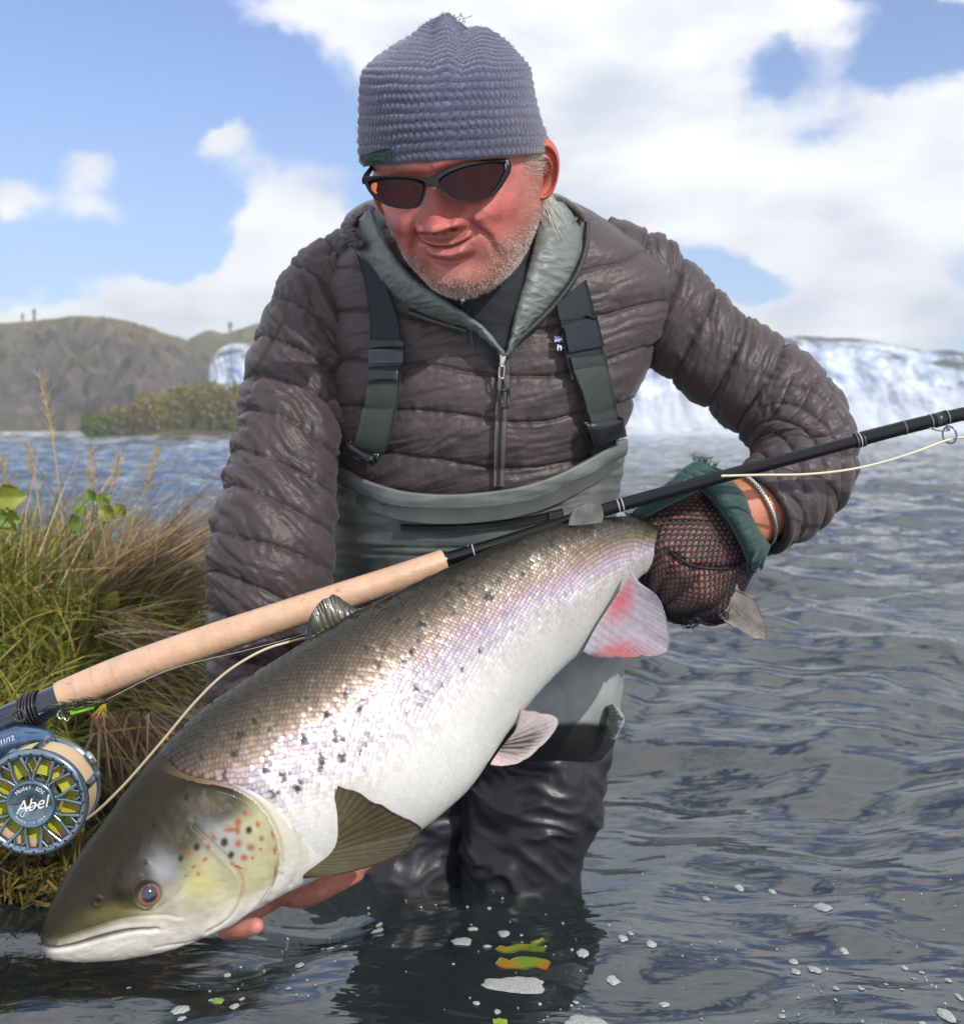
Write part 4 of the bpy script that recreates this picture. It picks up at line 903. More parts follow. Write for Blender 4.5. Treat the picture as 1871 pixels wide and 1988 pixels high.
# centre zip down the chest
zl = [(971, 690), (966, 740), (961, 800), (959, 860), (958, 942)]; zr = [(991, 690), (990, 740), (986, 800), (982, 860), (979, 942)]
G = patch(BV_T, zl, zr, 120, 9, .006, 6); V, F_ = slab(face_cam(G), .004); zp = mesh('front_zip', V, F_, mat('zip_flap', (.075, .068, .064), .6, bump=[(500, .2, .001)]), MAN, label='grey zip tape down the middle of the chest')
mb = MB(); c = G[:, 4] ; mb.tube(c + (np.array([0, 0, CAMH]) - c) * .002, .0012, 8, (.03, .03, .03)); mb.build('zip_teeth', M_TEETH, zp)
def on(x, y, off): return drape(BV_T, np.array([[x, y]], float), off)[0]
mb = MB()
mb.tube(spl([on(976, 686, .016), on(974, 698, .018), on(973, 712, .018)], 8), [.0022, .0034, .0040, .0038, .0034, .003, .003, .002], 10, (.62, .58, .54))
mb.tube(spl([on(970, 710, .019), on(967, 724, .019), on(968, 738, .018), on(977, 740, .018), (on(979, 726, .019)), on(978, 711, .019)], 24, closed=True), .0009, 6, (.55, .53, .5)); mb.build('zip_slider', mat('slider_metal', vcol=True, rough=.28, metal=1.), MAN)
mb = MB(); mb.tube(spl([on(975, 738, .017), on(980, 750, .017), on(979, 760, .017)], 6), .0016, 8, (.02, .02, .022)); q = [on(a, b, .017) for a, b in ((973, 760), (986, 760), (985, 788), (972, 788))]
for i in range(4): mb.tube([q[i], q[(i + 1) % 4]], .0018, 8, (.02, .02, .022))
mb.build('zip_pull', mat('black_rubber', vcol=True, rough=.5), MAN)
# chest seam of the armhole
# ---------------------------------------------------------------- bib wader straps
M_STRAP = mat('strap_webbing', vcol=True, rough=.75, spec=.3, noise=(120, .85, 1.1), bump=[(1500, .3, .0005)])
def strap(name, A, B, off, th_, col, label, nu=70, nv=9, parent=MAN, smooth_it=10, mt=None):
    G = face_cam(patch(BV_T, A, B, nu, nv, off, smooth_it)); V, F_ = slab(G, th_); return mesh(name, V, F_, mt or M_STRAP, parent, col=np.ones((len(V), 3)) * np.array(col), label=label), G
DG, GG = (.020, .024, .030), (.038, .045, .042)
strap('strap', [(700, 500), (715, 560), (722, 620), (724, 670), (722, 745)], [(748, 545), (768, 600), (777, 640), (780, 670), (777, 745)], .013, .003, DG, 'dark upper part of the left wader strap')
strap('strap', [(722, 700), (722, 745), (712, 800), (700, 845), (676, 880)], [(782, 700), (780, 745), (775, 790), (760, 850), (738, 900)], .0165, .003, GG, 'grey green lower part of the left wader strap')
def buckle(pts, off, t, label, col=(.012, .013, .016)):
    """moulded plate: 4 tracing corners"""
    A = [pts[0], pts[3]]; B = [pts[1], pts[2]]
    G = patch(BV_T, [A[0], tuple((np.array(A[0]) + A[1]) / 2), A[1]], [B[0], tuple((np.array(B[0]) + B[1]) / 2), B[1]], 14, 22, off, 40); G = face_cam(G)
    n = gnormals(G); u = np.linspace(-1, 1, G.shape[0])[:, None]; v = np.linspace(-1, 1, G.shape[1])[None]; G = G + n * (t * .6 * ((1 - np.abs(u) ** 4) * (1 - np.abs(v) ** 4)) ** .5)[..., None]
    V, F_ = slab(G, t); return mesh('buckle', V, F_, M_BUCK, MAN, col=np.ones((len(V), 3)) * np.array(col), label=label)
M_BUCK = mat('buckle_plastic', vcol=True, rough=.30, spec=.5)
buckle([(724, 664), (789, 664), (787, 680), (724, 680)], .019, .004, 'top bar of the left strap buckle')
buckle([(724, 683), (788, 683), (786, 715), (722, 715)], .021, .006, 'rounded black body of the left strap buckle', (.03, .033, .042))
buckle([(722, 722), (780, 722), (779, 742), (721, 742)], .019, .004, 'lower bar of the left strap buckle')
buckle([(688, 850), (742, 880), (733, 902), (676, 868)], .022, .006, 'black side release buckle at the left bib corner')
strap('strap', [(1078, 590), (1086, 640), (1092, 680), (1105, 740)], [(1134, 545), (1150, 610), (1160, 660), (1172, 720)], .013, .003, DG, 'dark upper part of the right wader strap')
strap('strap', [(1083, 622), (1092, 650), (1099, 684)], [(1150, 610), (1158, 640), (1165, 672)], .0165, .0035, (.016, .018, .026), 'folded webbing on the right wader strap')
strap('strap', [(1102, 694), (1108, 720), (1126, 770), (1138, 815), (1142, 840)], [(1167, 686), (1172, 720), (1180, 770), (1186, 810), (1190, 830)], .0165, .003, GG, 'grey green lower part of the right wader strap')
buckle([(1128, 818), (1192, 806), (1196, 840), (1138, 862)], .021, .007, 'black side release buckle at the right bib corner')
strap('strap', [(1126, 822), (1138, 860), (1146, 900)], [(1184, 850), (1186, 870), (1188, 890)], .012, .003, (.02, .024, .022), 'short strap end below the right buckle')
# small woven logo tag beside the right strap
def logo():
    bands = [((.17, .14, .36), 655, 661), ((.10, .22, .50), 661, 667), ((.30, .18, .40), 664, 670), ((.02, .02, .025), 670, 683)]
    for i, (c, y0, y1) in enumerate([bands[0], bands[1], bands[3]]):
        strap('logo_tag', [(1074, y0), (1075, y1)], [(1090, y0), (1091, y1)], .0085, .001, c, None, 3, 4, smooth_it=0)
    mb = MB()
    for pts in ([(1075, 666), (1079, 662), (1082, 665), (1086, 659), (1091, 666)], [(1080, 672), (1080, 681)], [(1080, 672), (1084, 674), (1081, 676)], [(1086, 673), (1086, 681)], [(1084, 675), (1089, 676)]):
        mb.tube(drape(BV_T, np.array(pts, float), .0102), .0006, 5, (.75, .75, .75))
    mb.build('logo_print', mat('white_thread', (.75, .75, .75), .8), MAN, usecol=False)
logo()
# ---------------------------------------------------------------- waders
M_WAD = mat('wader_fabric', vcol=True, rough=.55, spec=.4, noise=(14, .78, 1.12), bump=[(60, .25, .004), (1200, .2, .0005)])
WC = np.array([.185, .200, .195])
WT = [(820, 640, 1204, 1.200, .140, 0), (870, 648, 1200, 1.206, .141, 0), (920, 648, 1192, 1.213, .141, 0), (970, 648, 1187, 1.222, .141, 0), (1020, 648, 1180, 1.232, .141, 0), (1100, 640, 1182, 1.26, .142, 0), (1180, 650, 1192, 1.30, .145, 0), (1260, 690, 1204, 1.34, .15, 0), (1330, 740, 1206, 1.37, .15, 0), (1400, 760, 1200, 1.39, .15, 0), (1440, 770, 1192, 1.395, .14, 0), (1480, 800, 1170, 1.40, .12, 0)]
WL = Loft(WT, 2.6)
def ytop(x): return tab(x, [(600, 890), (655, 903), (700, 925), (760, 946), (840, 956), (920, 955), (1000, 945), (1080, 920), (1140, 888), (1196, 852), (1230, 840)])[0]
def waders():
    nt, nr = 280, 200; u = np.linspace(-1, 1, nt, endpoint=False); th = PI / 2 + PI * (u * .62 + .38 * u ** 3)
    xs = 920 + 280 * np.sign(np.cos(th)) * np.abs(np.cos(th)) ** (2 / 2.6); y0 = ytop(np.clip(xs, 640, 1210)); t = np.linspace(0, 1, nr)
    Y = y0[None] + (1475 - y0[None]) * t[:, None]; TH = th[None] + 0 * Y; G = WL.at(TH.ravel(), Y.ravel()).reshape(nr, nt, 3); n = gnormals(G, cv=True); n *= np.sign((n * (G - G.mean((0, 1)))).sum())
    q = PX(G); x = q[..., 0]; P = G
    fold = ridged(v3(x * .006 + Y * .002, Y * .004, 0 * x) + .3 * fbm(P * 6, 2, 3)[..., None], 3, 6); low = sstep(1150, 1350, Y)
    h = .006 + .006 * fbm(P * 5, 3, 1) - .0065 * fold * (.35 + .65 * low) + .003 * ridged(v3(x * .003, Y * .018, 0 * x), 2, 8) * (1 - low)
    hem = np.clip(1 - np.abs(Y - y0[None] - 16) / 16, 0, 1) ** .5; h = h + .0018 * hem - .0012 * gs(Y - y0[None] - 34, 2.5)
    # panel seams of the chest pocket
    yz = 1024 - 26 * ((np.clip(x, 700, 1120) - 880) / 240) * np.where(x > 880, (x - 880) / 240, 0); 
    for dy, am in ((-38, .0012), (-26, .0012), (34, .0014), (48, .0010)): h = h - am * gs(Y - yz - dy, 2.6) * sstep(690, 760, x) * sstep(1150, 1080, x)
    painted_dark = sstep(.02, .5, fbm(P * 6, 4, 21)) * .55 + .25 * fold * (1 - low)  # random darker patches, plus shade painted into the folds
    dirt = sstep(-.1, .5, fbm(v3(x * .012, Y * .004, 0 * x), 4, 23)) * .35
    c = WC * (1 - np.clip(painted_dark * (1 - .5 * low) + dirt * .6, 0, .8)[..., None]) * (1 + .10 * fbm(P * 40, 3, 2)[..., None]) * (1 + .9 * (low * sstep(1200, 1330, Y)))[..., None]  # lower fabric lightened in colour to stand for the light on it
    dk = sstep(1398, 1412, Y + 10 * fbm(P * 10, 2, 4))[..., None]; c = c * (1 - dk) + np.array([.012, .012, .014]) * dk
    G2 = G + n * h[..., None]; inn = G2[0] - n[0] * .004; G3 = np.concatenate([(inn - np.array([0, 0, .03]))[None], inn[None], G2]); c3 = np.concatenate([c[:1] * .5, c[:1] * .8, c])
    mesh('waders', G3, gridF(len(G3), nt, cv=True), M_WAD, MAN, col=c3, label='grey green chest waders')
    return G2
WG = waders(); BV_W = bvh_of(WG[::3, ::3], cv=True)
def wstrip(name, A, B, off, t, col, label, m=None, nu=60, nv=5, sm=6):
    G = face_cam(patch(BV_W, A, B, nu, nv, off, sm)); V, F_ = slab(G, t); return mesh(name, V, F_, m or M_STRAP, MAN, col=np.ones((len(V), 3)) * np.array(col), label=label)
wstrip('pocket_zip', [(778, 1018), (860, 1020), (950, 1014), (1030, 1002), (1085, 990)], [(778, 1030), (860, 1032), (950, 1026), (1030, 1014), (1088, 1001)], .004, .004, (.012, .014, .016), 'dark waterproof zip across the wader bib')
wstrip('zip_garage', [(1062, 992), (1088, 985)], [(1064, 1012), (1092, 1003)], .0065, .002, (.03, .034, .034), 'zip end cover on the wader bib', sm=2, nu=8)
mb = MB(); mb.tube(drape(BV_W, np.array([(1066, 1006.0), (1067, 1020), (1065, 1030)]), .008), .0016, 6, (.01, .01, .012)); mb.build('zip_pull', M_BUCK, MAN)
# pleats at both bib corners, folded fabric at the knee
pillow('wader_fold', [(1192, 1366, 1.27), (1212, 1396, 1.26), (1196, 1436, 1.27)], [(1176, 1372, 1.29), (1182, 1400, 1.29), (1180, 1432, 1.29)], 40, 12, .010, .02, M_WAD, 4, .002, col=WC * 1.5, label='pleat of wader fabric beside the knee')
M_LEG = mat('wet_wader_leg', vcol=True, rough=.40, spec=.40, noise=(10, .7, 1.2), bump=[(14, .35, .012)])
def leg(path, seed, label, n=230, m=190):
    q = spl(path, n); P = W(q[:, 0], q[:, 1], q[:, 2]); r = q[:, 3] / F * q[:, 2]; G = tubeG(P, r, m); nn = gnormals(G, cv=True); nn *= np.sign((nn * (G - P[:, None])).sum())
    X = G; wv = fbm(X * 5, 3, seed) * .7; f1 = ridged(v3(X[..., 0] * 7 + X[..., 2] * 9, X[..., 2] * 7 - X[..., 0] * 4, X[..., 1] * 5) * .75 + wv[..., None], 3, seed + 1); f2 = ridged(X * 17 + wv[..., None], 2, seed + 2)
    h = .020 * f1 ** 1.5 + .002 * f2 + .018 * fbm(X * 7, 2, seed + 3) - .010
    mesh('wader_leg', G + nn * h[..., None], gridF(n, m, cv=True), M_LEG, MAN, col=np.ones(G.shape) * np.array([.016, .016, .020]) * (1 + .3 * f1[..., None]), label=label)
leg([(1030, 1370, 1.42, 160), (1035, 1440, 1.41, 156), (1038, 1510, 1.39, 148), (1028, 1580, 1.375, 134), (1020, 1650, 1.37, 122), (1012, 1740, 1.38, 112), (1010, 1850, 1.42, 110), (1010, 2000, 1.50, 100)], 3, 'wet dark wader leg with creases, right of the fish belly')
leg([(840, 1350, 1.46, 150), (820, 1480, 1.45, 140), (800, 1600, 1.44, 130), (780, 1760, 1.44, 115), (770, 1900, 1.50, 105), (760, 2000, 1.55, 100)], 8, 'other wet wader leg, mostly behind the fish', 160, 140)
# ---------------------------------------------------------------- hands (skin of the same body)
def fuse(mb, voxel, it=6):
    """melt overlapping pieces into one surface"""
    o = mb.build('tmp', None, None, True, False); m = o.modifiers.new('r', 'REMESH'); m.mode = 'VOXEL'; m.voxel_size = voxel; m.adaptivity = 0
    s = o.modifiers.new('s', 'SMOOTH'); s.factor = .5; s.iterations = it
    dg = bpy.context.evaluated_depsgraph_get(); me = bpy.data.meshes.new_from_object(o.evaluated_get(dg)); V = np.empty(len(me.vertices) * 3); me.vertices.foreach_get('co', V)
    F4 = [tuple(p.vertices) for p in me.polygons if len(p.vertices) == 4]; F3 = [tuple(p.vertices) for p in me.polygons if len(p.vertices) == 3]
    bpy.data.objects.remove(o); bpy.data.meshes.remove(me); return V.reshape(-1, 3), [np.array(F4).reshape(-1, 4), np.array(F3).reshape(-1, 3)]
def ball_ends(mb, P, r):
    for p, rr in ((P[0], r[0]), (P[-1], r[-1])):
        t, f = np.meshgrid(np.linspace(0.01, PI - .01, 10), np.linspace(0, 2 * PI, 14, endpoint=False), indexing='ij'); mb.grid(p + rr * .99 * v3(np.sin(t) * np.cos(f), np.sin(t) * np.sin(f), np.cos(t)), cv=True)
def finger(mb, rows, joints=True):
    """rows x, y, depth, radius px"""
    q = spl(rows, 26); P = W(q[:, 0], q[:, 1], q[:, 2]); r = q[:, 3] / F * q[:, 2]; mb.tube(P, r, 16, cap=True); ball_ends(mb, P, r); return P, r
def ellip(mb, x, y, d, rx, ry, rd, ang=0):
    t, f = np.meshgrid(np.linspace(0.01, PI - .01, 24), np.linspace(0, 2 * PI, 32, endpoint=False), indexing='ij'); U = np.cos(f) * np.sin(t) * rx; V_ = np.cos(t) * ry; ca, sa = math.cos(ang), math.sin(ang)
    mb.grid(W(x + U * ca - V_ * sa, y + U * sa + V_ * ca, d - rd * np.sin(t) * np.sin(f)), cv=True)
# hand under the gill plate: palm up, thumb toward the jaw, fingers toward the belly
hb = MB()
finger(hb, [(545, 1500, 1.0, 52), (566, 1570, .965, 50), (585, 1630, .93, 46), (590, 1680, .90, 42)])
ellip(hb, 580, 1712, .876, 52, 40, .040, -.5)
finger(hb, [(560, 1735, .862, 26), (590, 1738, .850, 25), (625, 1727, .842, 22), (660, 1712, .842, 19), (692, 1698, .845, 16)])
finger(hb, [(580, 1716, .858, 24), (620, 1712, .846, 23), (665, 1694, .842, 20), (712, 1672, .845, 17)])
finger(hb, [(600, 1700, .870, 22), (650, 1684, .862, 21), (700, 1660, .86, 18), (735, 1640, .862, 15)])
finger(hb, [(610, 1680, .885, 20), (660, 1660, .882, 18), (700, 1642, .88, 16), (725, 1628, .88, 13)])
finger(hb, [(560, 1722, .874, 26), (510, 1755, .862, 23), (462, 1788, .848, 20), (440, 1806, .832, 19), (462, 1806, .815, 19), (497, 1798, .806, 17)])
V, Fs = fuse(hb, .0021, 5); nz = fbm(V * 60, 3, 2)[:, None]; qx = PX(V); tipk = np.exp(-(((qx[:, 0] - 500) / 26) ** 2 + ((qx[:, 1] - 1797) / 26) ** 2))[:, None]
cr = ridged(v3(qx[:, 0] * .035 + qx[:, 1] * .02, qx[:, 1] * .03, 0 * V[:, 0]), 2, 3)[:, None]
body.add(V, Fs, (np.array([.47, .165, .12]) * (1 - tipk) + np.array([.58, .23, .20]) * tipk) * (1 + .15 * nz) * (1 - .22 * cr ** 3))
# nail of the thumb tip
# gloved hand closed round the tail wrist
GV = [((1392, 952), (1480, 1085), 1.075, .030), ((1352, 952), (1462, 1110), 1.072, .040), ((1305, 962), (1446, 1140), 1.070, .046), ((1268, 978), (1430, 1172), 1.066, .048), ((1240, 1000), (1408, 1200), 1.062, .047), ((1233, 1045), (1372, 1209), 1.058, .043), ((1232, 1095), (1330, 1208), 1.055, .036), ((1243, 1140), (1298, 1200), 1.052, .025), ((1262, 1172), (1280, 1190), 1.052, .008)]
def glove_surf(nu, nv, off=0.0, full=True):
    A = spl([(a[0], a[1], d, t) for a, b, d, t in GV], nu); B = spl([(b[0], b[1], d, t) for a, b, d, t in GV], nu)
    th = np.linspace(0, 2 * PI, nv, endpoint=False) if full else np.linspace(-.25, PI + .25, nv)
    c, s = np.cos(th)[None], np.sin(th)[None]; mx, my = (A[:, 0] + B[:, 0]) / 2, (A[:, 1] + B[:, 1]) / 2; hx, hy = (A[:, 0] - B[:, 0]) / 2, (A[:, 1] - B[:, 1]) / 2
    ss = np.sign(s) * np.abs(s) ** .85; cc = c
    G = W(mx[:, None] + hx[:, None] * cc, my[:, None] + hy[:, None] * cc, A[:, 2][:, None] - A[:, 3][:, None] * ss)
    n = gnormals(G, cv=full); n *= np.sign((n * (G - G.mean(1, keepdims=True))).sum())
    q = PX(G); x, y = q[..., 0], q[..., 1]; u = np.linspace(0, 1, nu)[:, None] + 0 * th[None]
    # four fingers side by side, running from the knuckles down and to the left
    k = (x * .80 - y * .60) ; ph = (c + 0 * u) * 2.0 + .25 * u; fing = np.abs(np.cos(PI * ph)) ** .7
    h = -.0055 * (1 - fing) * sstep(.30, .62, u) * (ss > 0) + .004 * np.exp(-((u - .50) / .09) ** 2) * (ss > 0) * fing + .0035 * fbm(G * 16, 3, 8)
    h = h - .006 * np.exp(-((pdist(x, y, [(1300, 1075), (1340, 1100), (1400, 1105), (1452, 1095)])[0]) / 6) ** 2) * (ss > 0)
    return G + n * (h + off)[..., None], n, u, th
g_in, _, _, _ = glove_surf(150, 160, -.0016); body.grid(g_in, cv=True, col=np.array([.60, .24, .16]) * (1 + .25 * fbm(g_in * 40, 3, 3)[..., None]))
hb = MB(); finger(hb, [(1500, 950, 1.09, 62), (1450, 990, 1.08, 58), (1410, 1030, 1.076, 55)])
for k in range(4):
    finger(hb, [(1390 - 10 * k, 1010 + 22 * k, 1.062, 22), (1330 + 8 * k, 1040 + 26 * k, 1.045, 21), (1280 + 16 * k, 1085 + 22 * k, 1.045, 19), (1262 + 22 * k, 1130 + 14 * k, 1.055, 17)])
finger(hb, [(1400, 985, 1.07, 24), (1330, 985, 1.055, 22), (1270, 1000, 1.052, 20), (1245, 1018, 1.055, 17)])
V, Fs = fuse(hb, .0035, 3); body.add(V, Fs, np.array([.50, .19, .11]))
# net of the glove
M_NET = mat('net_fabric', vcol=True, rough=.55, spec=.4, bump=[(900, .3, .0006)])
def net():
    nu, nv = 33, 54; S, n, u, th = glove_surf(nu * 4 + 1, nv * 4, .0006); NU, NV = S.shape[0], S.shape[1]
    def at(a, b):
        a = np.clip(a, 0, NU - 1.001); b = b % NV; i = a.astype(int); j = b.astype(int); f, g = (a - i)[..., None], (b - j)[..., None]; j2 = (j + 1) % NV
        P = S[i, j] * (1 - f) * (1 - g) + S[i + 1, j] * f * (1 - g) + S[i, j2] * (1 - f) * g + S[i + 1, j2] * f * g; return P, n[i, j]
    I, J = np.meshgrid(np.arange(nu - 1), np.arange(nv), indexing='ij'); cu = (I + .5) * 4; cv = (J + .5 * (I % 2) + .5) * 4
    k = 12; a = np.arange(k) / k * 2 * PI; hexr = np.stack([np.cos(a), np.sin(a)], 1)
    sq = hexr / np.max(np.abs(hexr), axis=1, keepdims=True)           # outer ring: cell border
    rng = np.random.RandomState(1); hole = .66 + .05 * rng.normal(size=(I.shape + (1, 1)))
    out = np.stack(at(cu[..., None] + sq[:, 0] * 2.02, cv[..., None] + sq[:, 1] * 2.02)[:1], 0)[0]
    Pi, Ni = at(cu[..., None] + hexr[:, 0] * 1.9 * hole[..., 0], cv[..., None] + hexr[:, 1] * 1.9 * hole[..., 0]); Pm, Nm = at(cu[..., None] + sq[:, 0] * 1.6, cv[..., None] + sq[:, 1] * 1.6)
    Pm = Pm + Nm * .0005; Pi2 = Pi - Ni * .0008
    R = np.stack([out, (Pm + Pi) / 2 + Ni * .00035, Pi, Pi2], 3)      # rings
    V = R.reshape(-1, k * 4, 3); V = np.transpose(R, (0, 1, 3, 2, 4)).reshape(-1, 4 * k, 3); m = len(V); kk = np.arange(k); k2 = (kk + 1) % k
    fs = np.concatenate([np.stack([r * k + kk, r * k + k2, (r + 1) * k + k2, (r + 1) * k + kk], 1) for r in range(3)]); F_ = (np.arange(m)[:, None, None] * 4 * k + fs[None]).reshape(-1, 4)
    o = mesh('net_glove', V, F_, M_NET, MAN, col=np.ones((m * 4 * k, 3)) * np.array([.010, .010, .014]), kind='stuff', label='black fishnet glove over the fingers')
    # gathered edges
    mb = MB()
    for pts in ([(1372, 962), (1400, 1000), (1430, 1045), (1455, 1095), (1462, 1108)], [(1240, 985), (1232, 1030), (1236, 1080), (1232, 1128), (1255, 1170), (1290, 1200), (1330, 1208), (1350, 1200), (1375, 1212), (1405, 1205)]):
        q = spl(pts, 90); P = drape(bv, q, .0012); P = P + .0010 * fbm(v3(np.arange(90) * .4, 0, 0), 2, 4)[:, None]; mb.tube(P, .0019 + .0008 * np.abs(pn(v3(np.arange(90) * .7, 3, 0), 2)), 8, (.012, .012, .016))
    q = spl([(1290, 1062), (1320, 1085), (1352, 1100), (1400, 1104), (1445, 1100)], 60); mb.tube(drape(bv, q, .0008), .0012, 8, (.012, .012, .016))
    ellip2 = [(1385, 1185), (1398, 1160), (1408, 1190), (1390, 1205)]
    mb.build('glove_hem', M_NET, MAN)
g0, _, _, _ = glove_surf(80, 120, .0012); bv = bvh_of(g0, cv=True); BV_G = bv
net()
mb = MB(); rs = np.random.RandomState(2)
for i in range(150):      # torn net ends by the tail and drops
    x, y = [(1236, 1000), (1228, 1012), (1262, 1180), (1340, 1208), (1400, 1195), (1460, 1098)][i % 6]; p = W(x + rs.normal(0, 8), y + rs.normal(0, 5), 1.03 + rs.uniform(-.012, .01)); mb.tube([p, p + rs.normal(0, .003, 3), p + rs.normal(0, .004, 3)], .0005, 4, (.012, .012, .015), cap=False)
mb.build('torn_net', M_NET, MAN, kind='stuff')
dr = MB(); ellip(dr, 1338, 1216, 1.03, 3.5, 6, .002); dr.build('water_drop', mat('water_drop', (.9, .95, 1), .02, trans=1.), MAN, usecol=False)
# dark green cuff and flap
M_CUFF = mat('green_neoprene', vcol=True, rough=.62, spec=.3, noise=(60, .8, 1.2), bump=[(500, .3, .0008)], sheen=.2); CG = (.014, .050, .045)
pillow('glove_cuff', [(1355, 948, 1.035), (1385, 975, 1.030), (1420, 1025, 1.026), (1444, 1075, 1.030), (1452, 1104, 1.040)], [(1424, 934, 1.050), (1446, 962, 1.040), (1464, 1010, 1.034), (1486, 1048, 1.036), (1494, 1066, 1.050)], 90, 26, .020, .022, M_CUFF, 31, .0014, col=CG, label='dark green cuff of the glove')
pillow('glove_cuff', [(1448, 1078, 1.030), (1455, 1098, 1.035), (1478, 1104, 1.045)], [(1470, 1040, 1.030), (1486, 1048, 1.035), (1496, 1058, 1.048)], 30, 16, .016, .018, M_CUFF, 33, .0012, col=CG, label='rolled lower corner of the green cuff')
pillow('glove_flap', [(1222, 1000, 1.035), (1262, 960, 1.028), (1300, 932, 1.022), (1330, 905, 1.022), (1352, 894, 1.025)], [(1240, 1012, 1.035), (1290, 985, 1.022), (1330, 965, 1.018), (1368, 945, 1.020), (1408, 914, 1.03)], 80, 20, .010, .018, M_CUFF, 35, .0012, col=CG, label='green thumb flap with frayed top edge')
mb = MB()
for i in range(46):
    t = rs.uniform(0, 1); p = W(1345 + t * 42, 894 + t * 20, 1.026); mb.tube([p, p + np.array([rs.normal(.001, .0015), 0, rs.uniform(.002, .006)]), p + np.array([rs.normal(.004, .003), 0, rs.uniform(.004, .009)])], [.0005, .0004, .0002], 4, CG)
mb.build('frayed_edge', M_CUFF, MAN, kind='stuff')
mb = MB(); mb.tube(W(np.array([1262, 1290, 1330, 1368]), np.array([962, 948, 938, 936]), 1.006), .0013, 6, (.008, .012, .014)); mb.build('flap_seam', M_CUFF, MAN)
mb = MB(); ellip(mb, 1331, 936, 1.004, 5.0, 4.5, .0022); mb.build('snap_button', mat('white_snap', (.75, .76, .74), .3), MAN, usecol=False)
body.grid(tubeG(W(np.array([1395, 1425, 1460, 1500]), np.array([1022, 1005, 985, 965]), np.array([1.070, 1.070, 1.075, 1.085])), np.array([.036, .0375, .0375, .037]), 60), cv=True, col=(.50, .185, .10))
q = np.linspace(0, 2 * PI, 90, endpoint=False); c0 = W(1454, 988, 1.074); a_ = W(1432, 938, 1.062) - c0; a_ /= np.linalg.norm(a_); ax0 = W(1500, 965, 1.085) - W(1410, 1012, 1.07); ax0 /= np.linalg.norm(ax0); a_ -= ax0 * a_.dot(ax0); a_ /= np.linalg.norm(a_); b_ = np.cross(ax0, a_)
P = c0 + .0405 * (np.cos(q)[:, None] * a_ + np.sin(q)[:, None] * b_); P = np.concatenate([P, P[:1]])
BR = thing('bracelet', 'silver twisted bangle round the wrist above the green glove cuff', 'bracelet', c0); M_SIL = mat('silver', (.75, .75, .74), .18, metal=1.)
mb = MB()
for s_ in range(3):
    w_ = np.linspace(0, 2 * PI * 26, len(P)) + s_ * 2.09; mb.tube(P + .0011 * (np.cos(w_)[:, None] * ax0 + np.sin(w_)[:, None] * (P - c0) / .0405), .0014, 8, cap=False)
mb.build('bangle', M_SIL, BR, usecol=False)
body.build('body', M_SKIN, MAN)
# ================================================================== THE SALMON
FISH = thing('salmon', 'large silver salmon with dark spotted back held across the picture by the man', 'fish', W(760, 1450, .86))
ST = [  # top x, y ; bottom x, y ; depth ; half thickness / half height
    (80, 1816, 83, 1838, .715, .9), (86, 1788, 98, 1860, .717, .80), (98, 1758, 122, 1867, .720, .72), (125, 1706, 175, 1869, .727, .64), (165, 1646, 250, 1861, .738, .60), (205, 1591, 330, 1843, .750, .58),
    (245, 1536, 405, 1814, .762, .57), (290, 1481, 480, 1778, .775, .56), (345, 1421, 552, 1738, .790, .56), (400, 1373, 628, 1700, .804, .56), (470, 1323, 708, 1668, .822, .56), (540, 1279, 780, 1634, .840, .57),
    (612, 1234, 846, 1588, .858, .57), (690, 1189, 908, 1532, .876, .57), (770, 1151, 953, 1470, .895, .56), (860, 1108, 1000, 1402, .918, .55), (950, 1068, 1050, 1340, .942, .54), (1040, 1035, 1104, 1288, .965, .52),
    (1120, 1013, 1152, 1250, .985, .50), (1190, 1004, 1190, 1198, 1.002, .48), (1240, 1007, 1222, 1148, 1.015, .46), (1282, 1026, 1256, 1112, 1.028, .44), (1330, 1058, 1302, 1130, 1.04, .40), (1385, 1085, 1356, 1168, 1.055, .30), (1400, 1092, 1372, 1184, 1.06, .2)]
def fish_rows(n):
    S = np.array(ST, float); t = np.linspace(0, 1, n); u = np.where(t < .52, t * .36 / .52, .36 + (t - .52) * .64 / .48); q = spl(np.concatenate([(S[:, :2] + S[:, 2:4]) / 2, S], 1), n, u=u); return q[:, 2:]
GA = spl([(300, 1486), (330, 1503), (375, 1517), (420, 1525), (455, 1534), (492, 1556), (521, 1590), (540, 1635), (543, 1688), (526, 1732), (500, 1764), (470, 1790)], 60)
HEADPOLY = np.concatenate([GA, [(400, 1900), (40, 1900), (40, 1700), (250, 1440)]])
SC0 = spl([(318, 1470), (352, 1500), (400, 1514), (455, 1522), (505, 1545), (545, 1585), (568, 1620), (600, 1645), (640, 1672), (700, 1690)], 60)       # where the scales begin
BODYPOLY = np.concatenate([SC0, [(900, 1750), (1500, 1300), (1500, 900), (900, 950), (300, 1300)]])
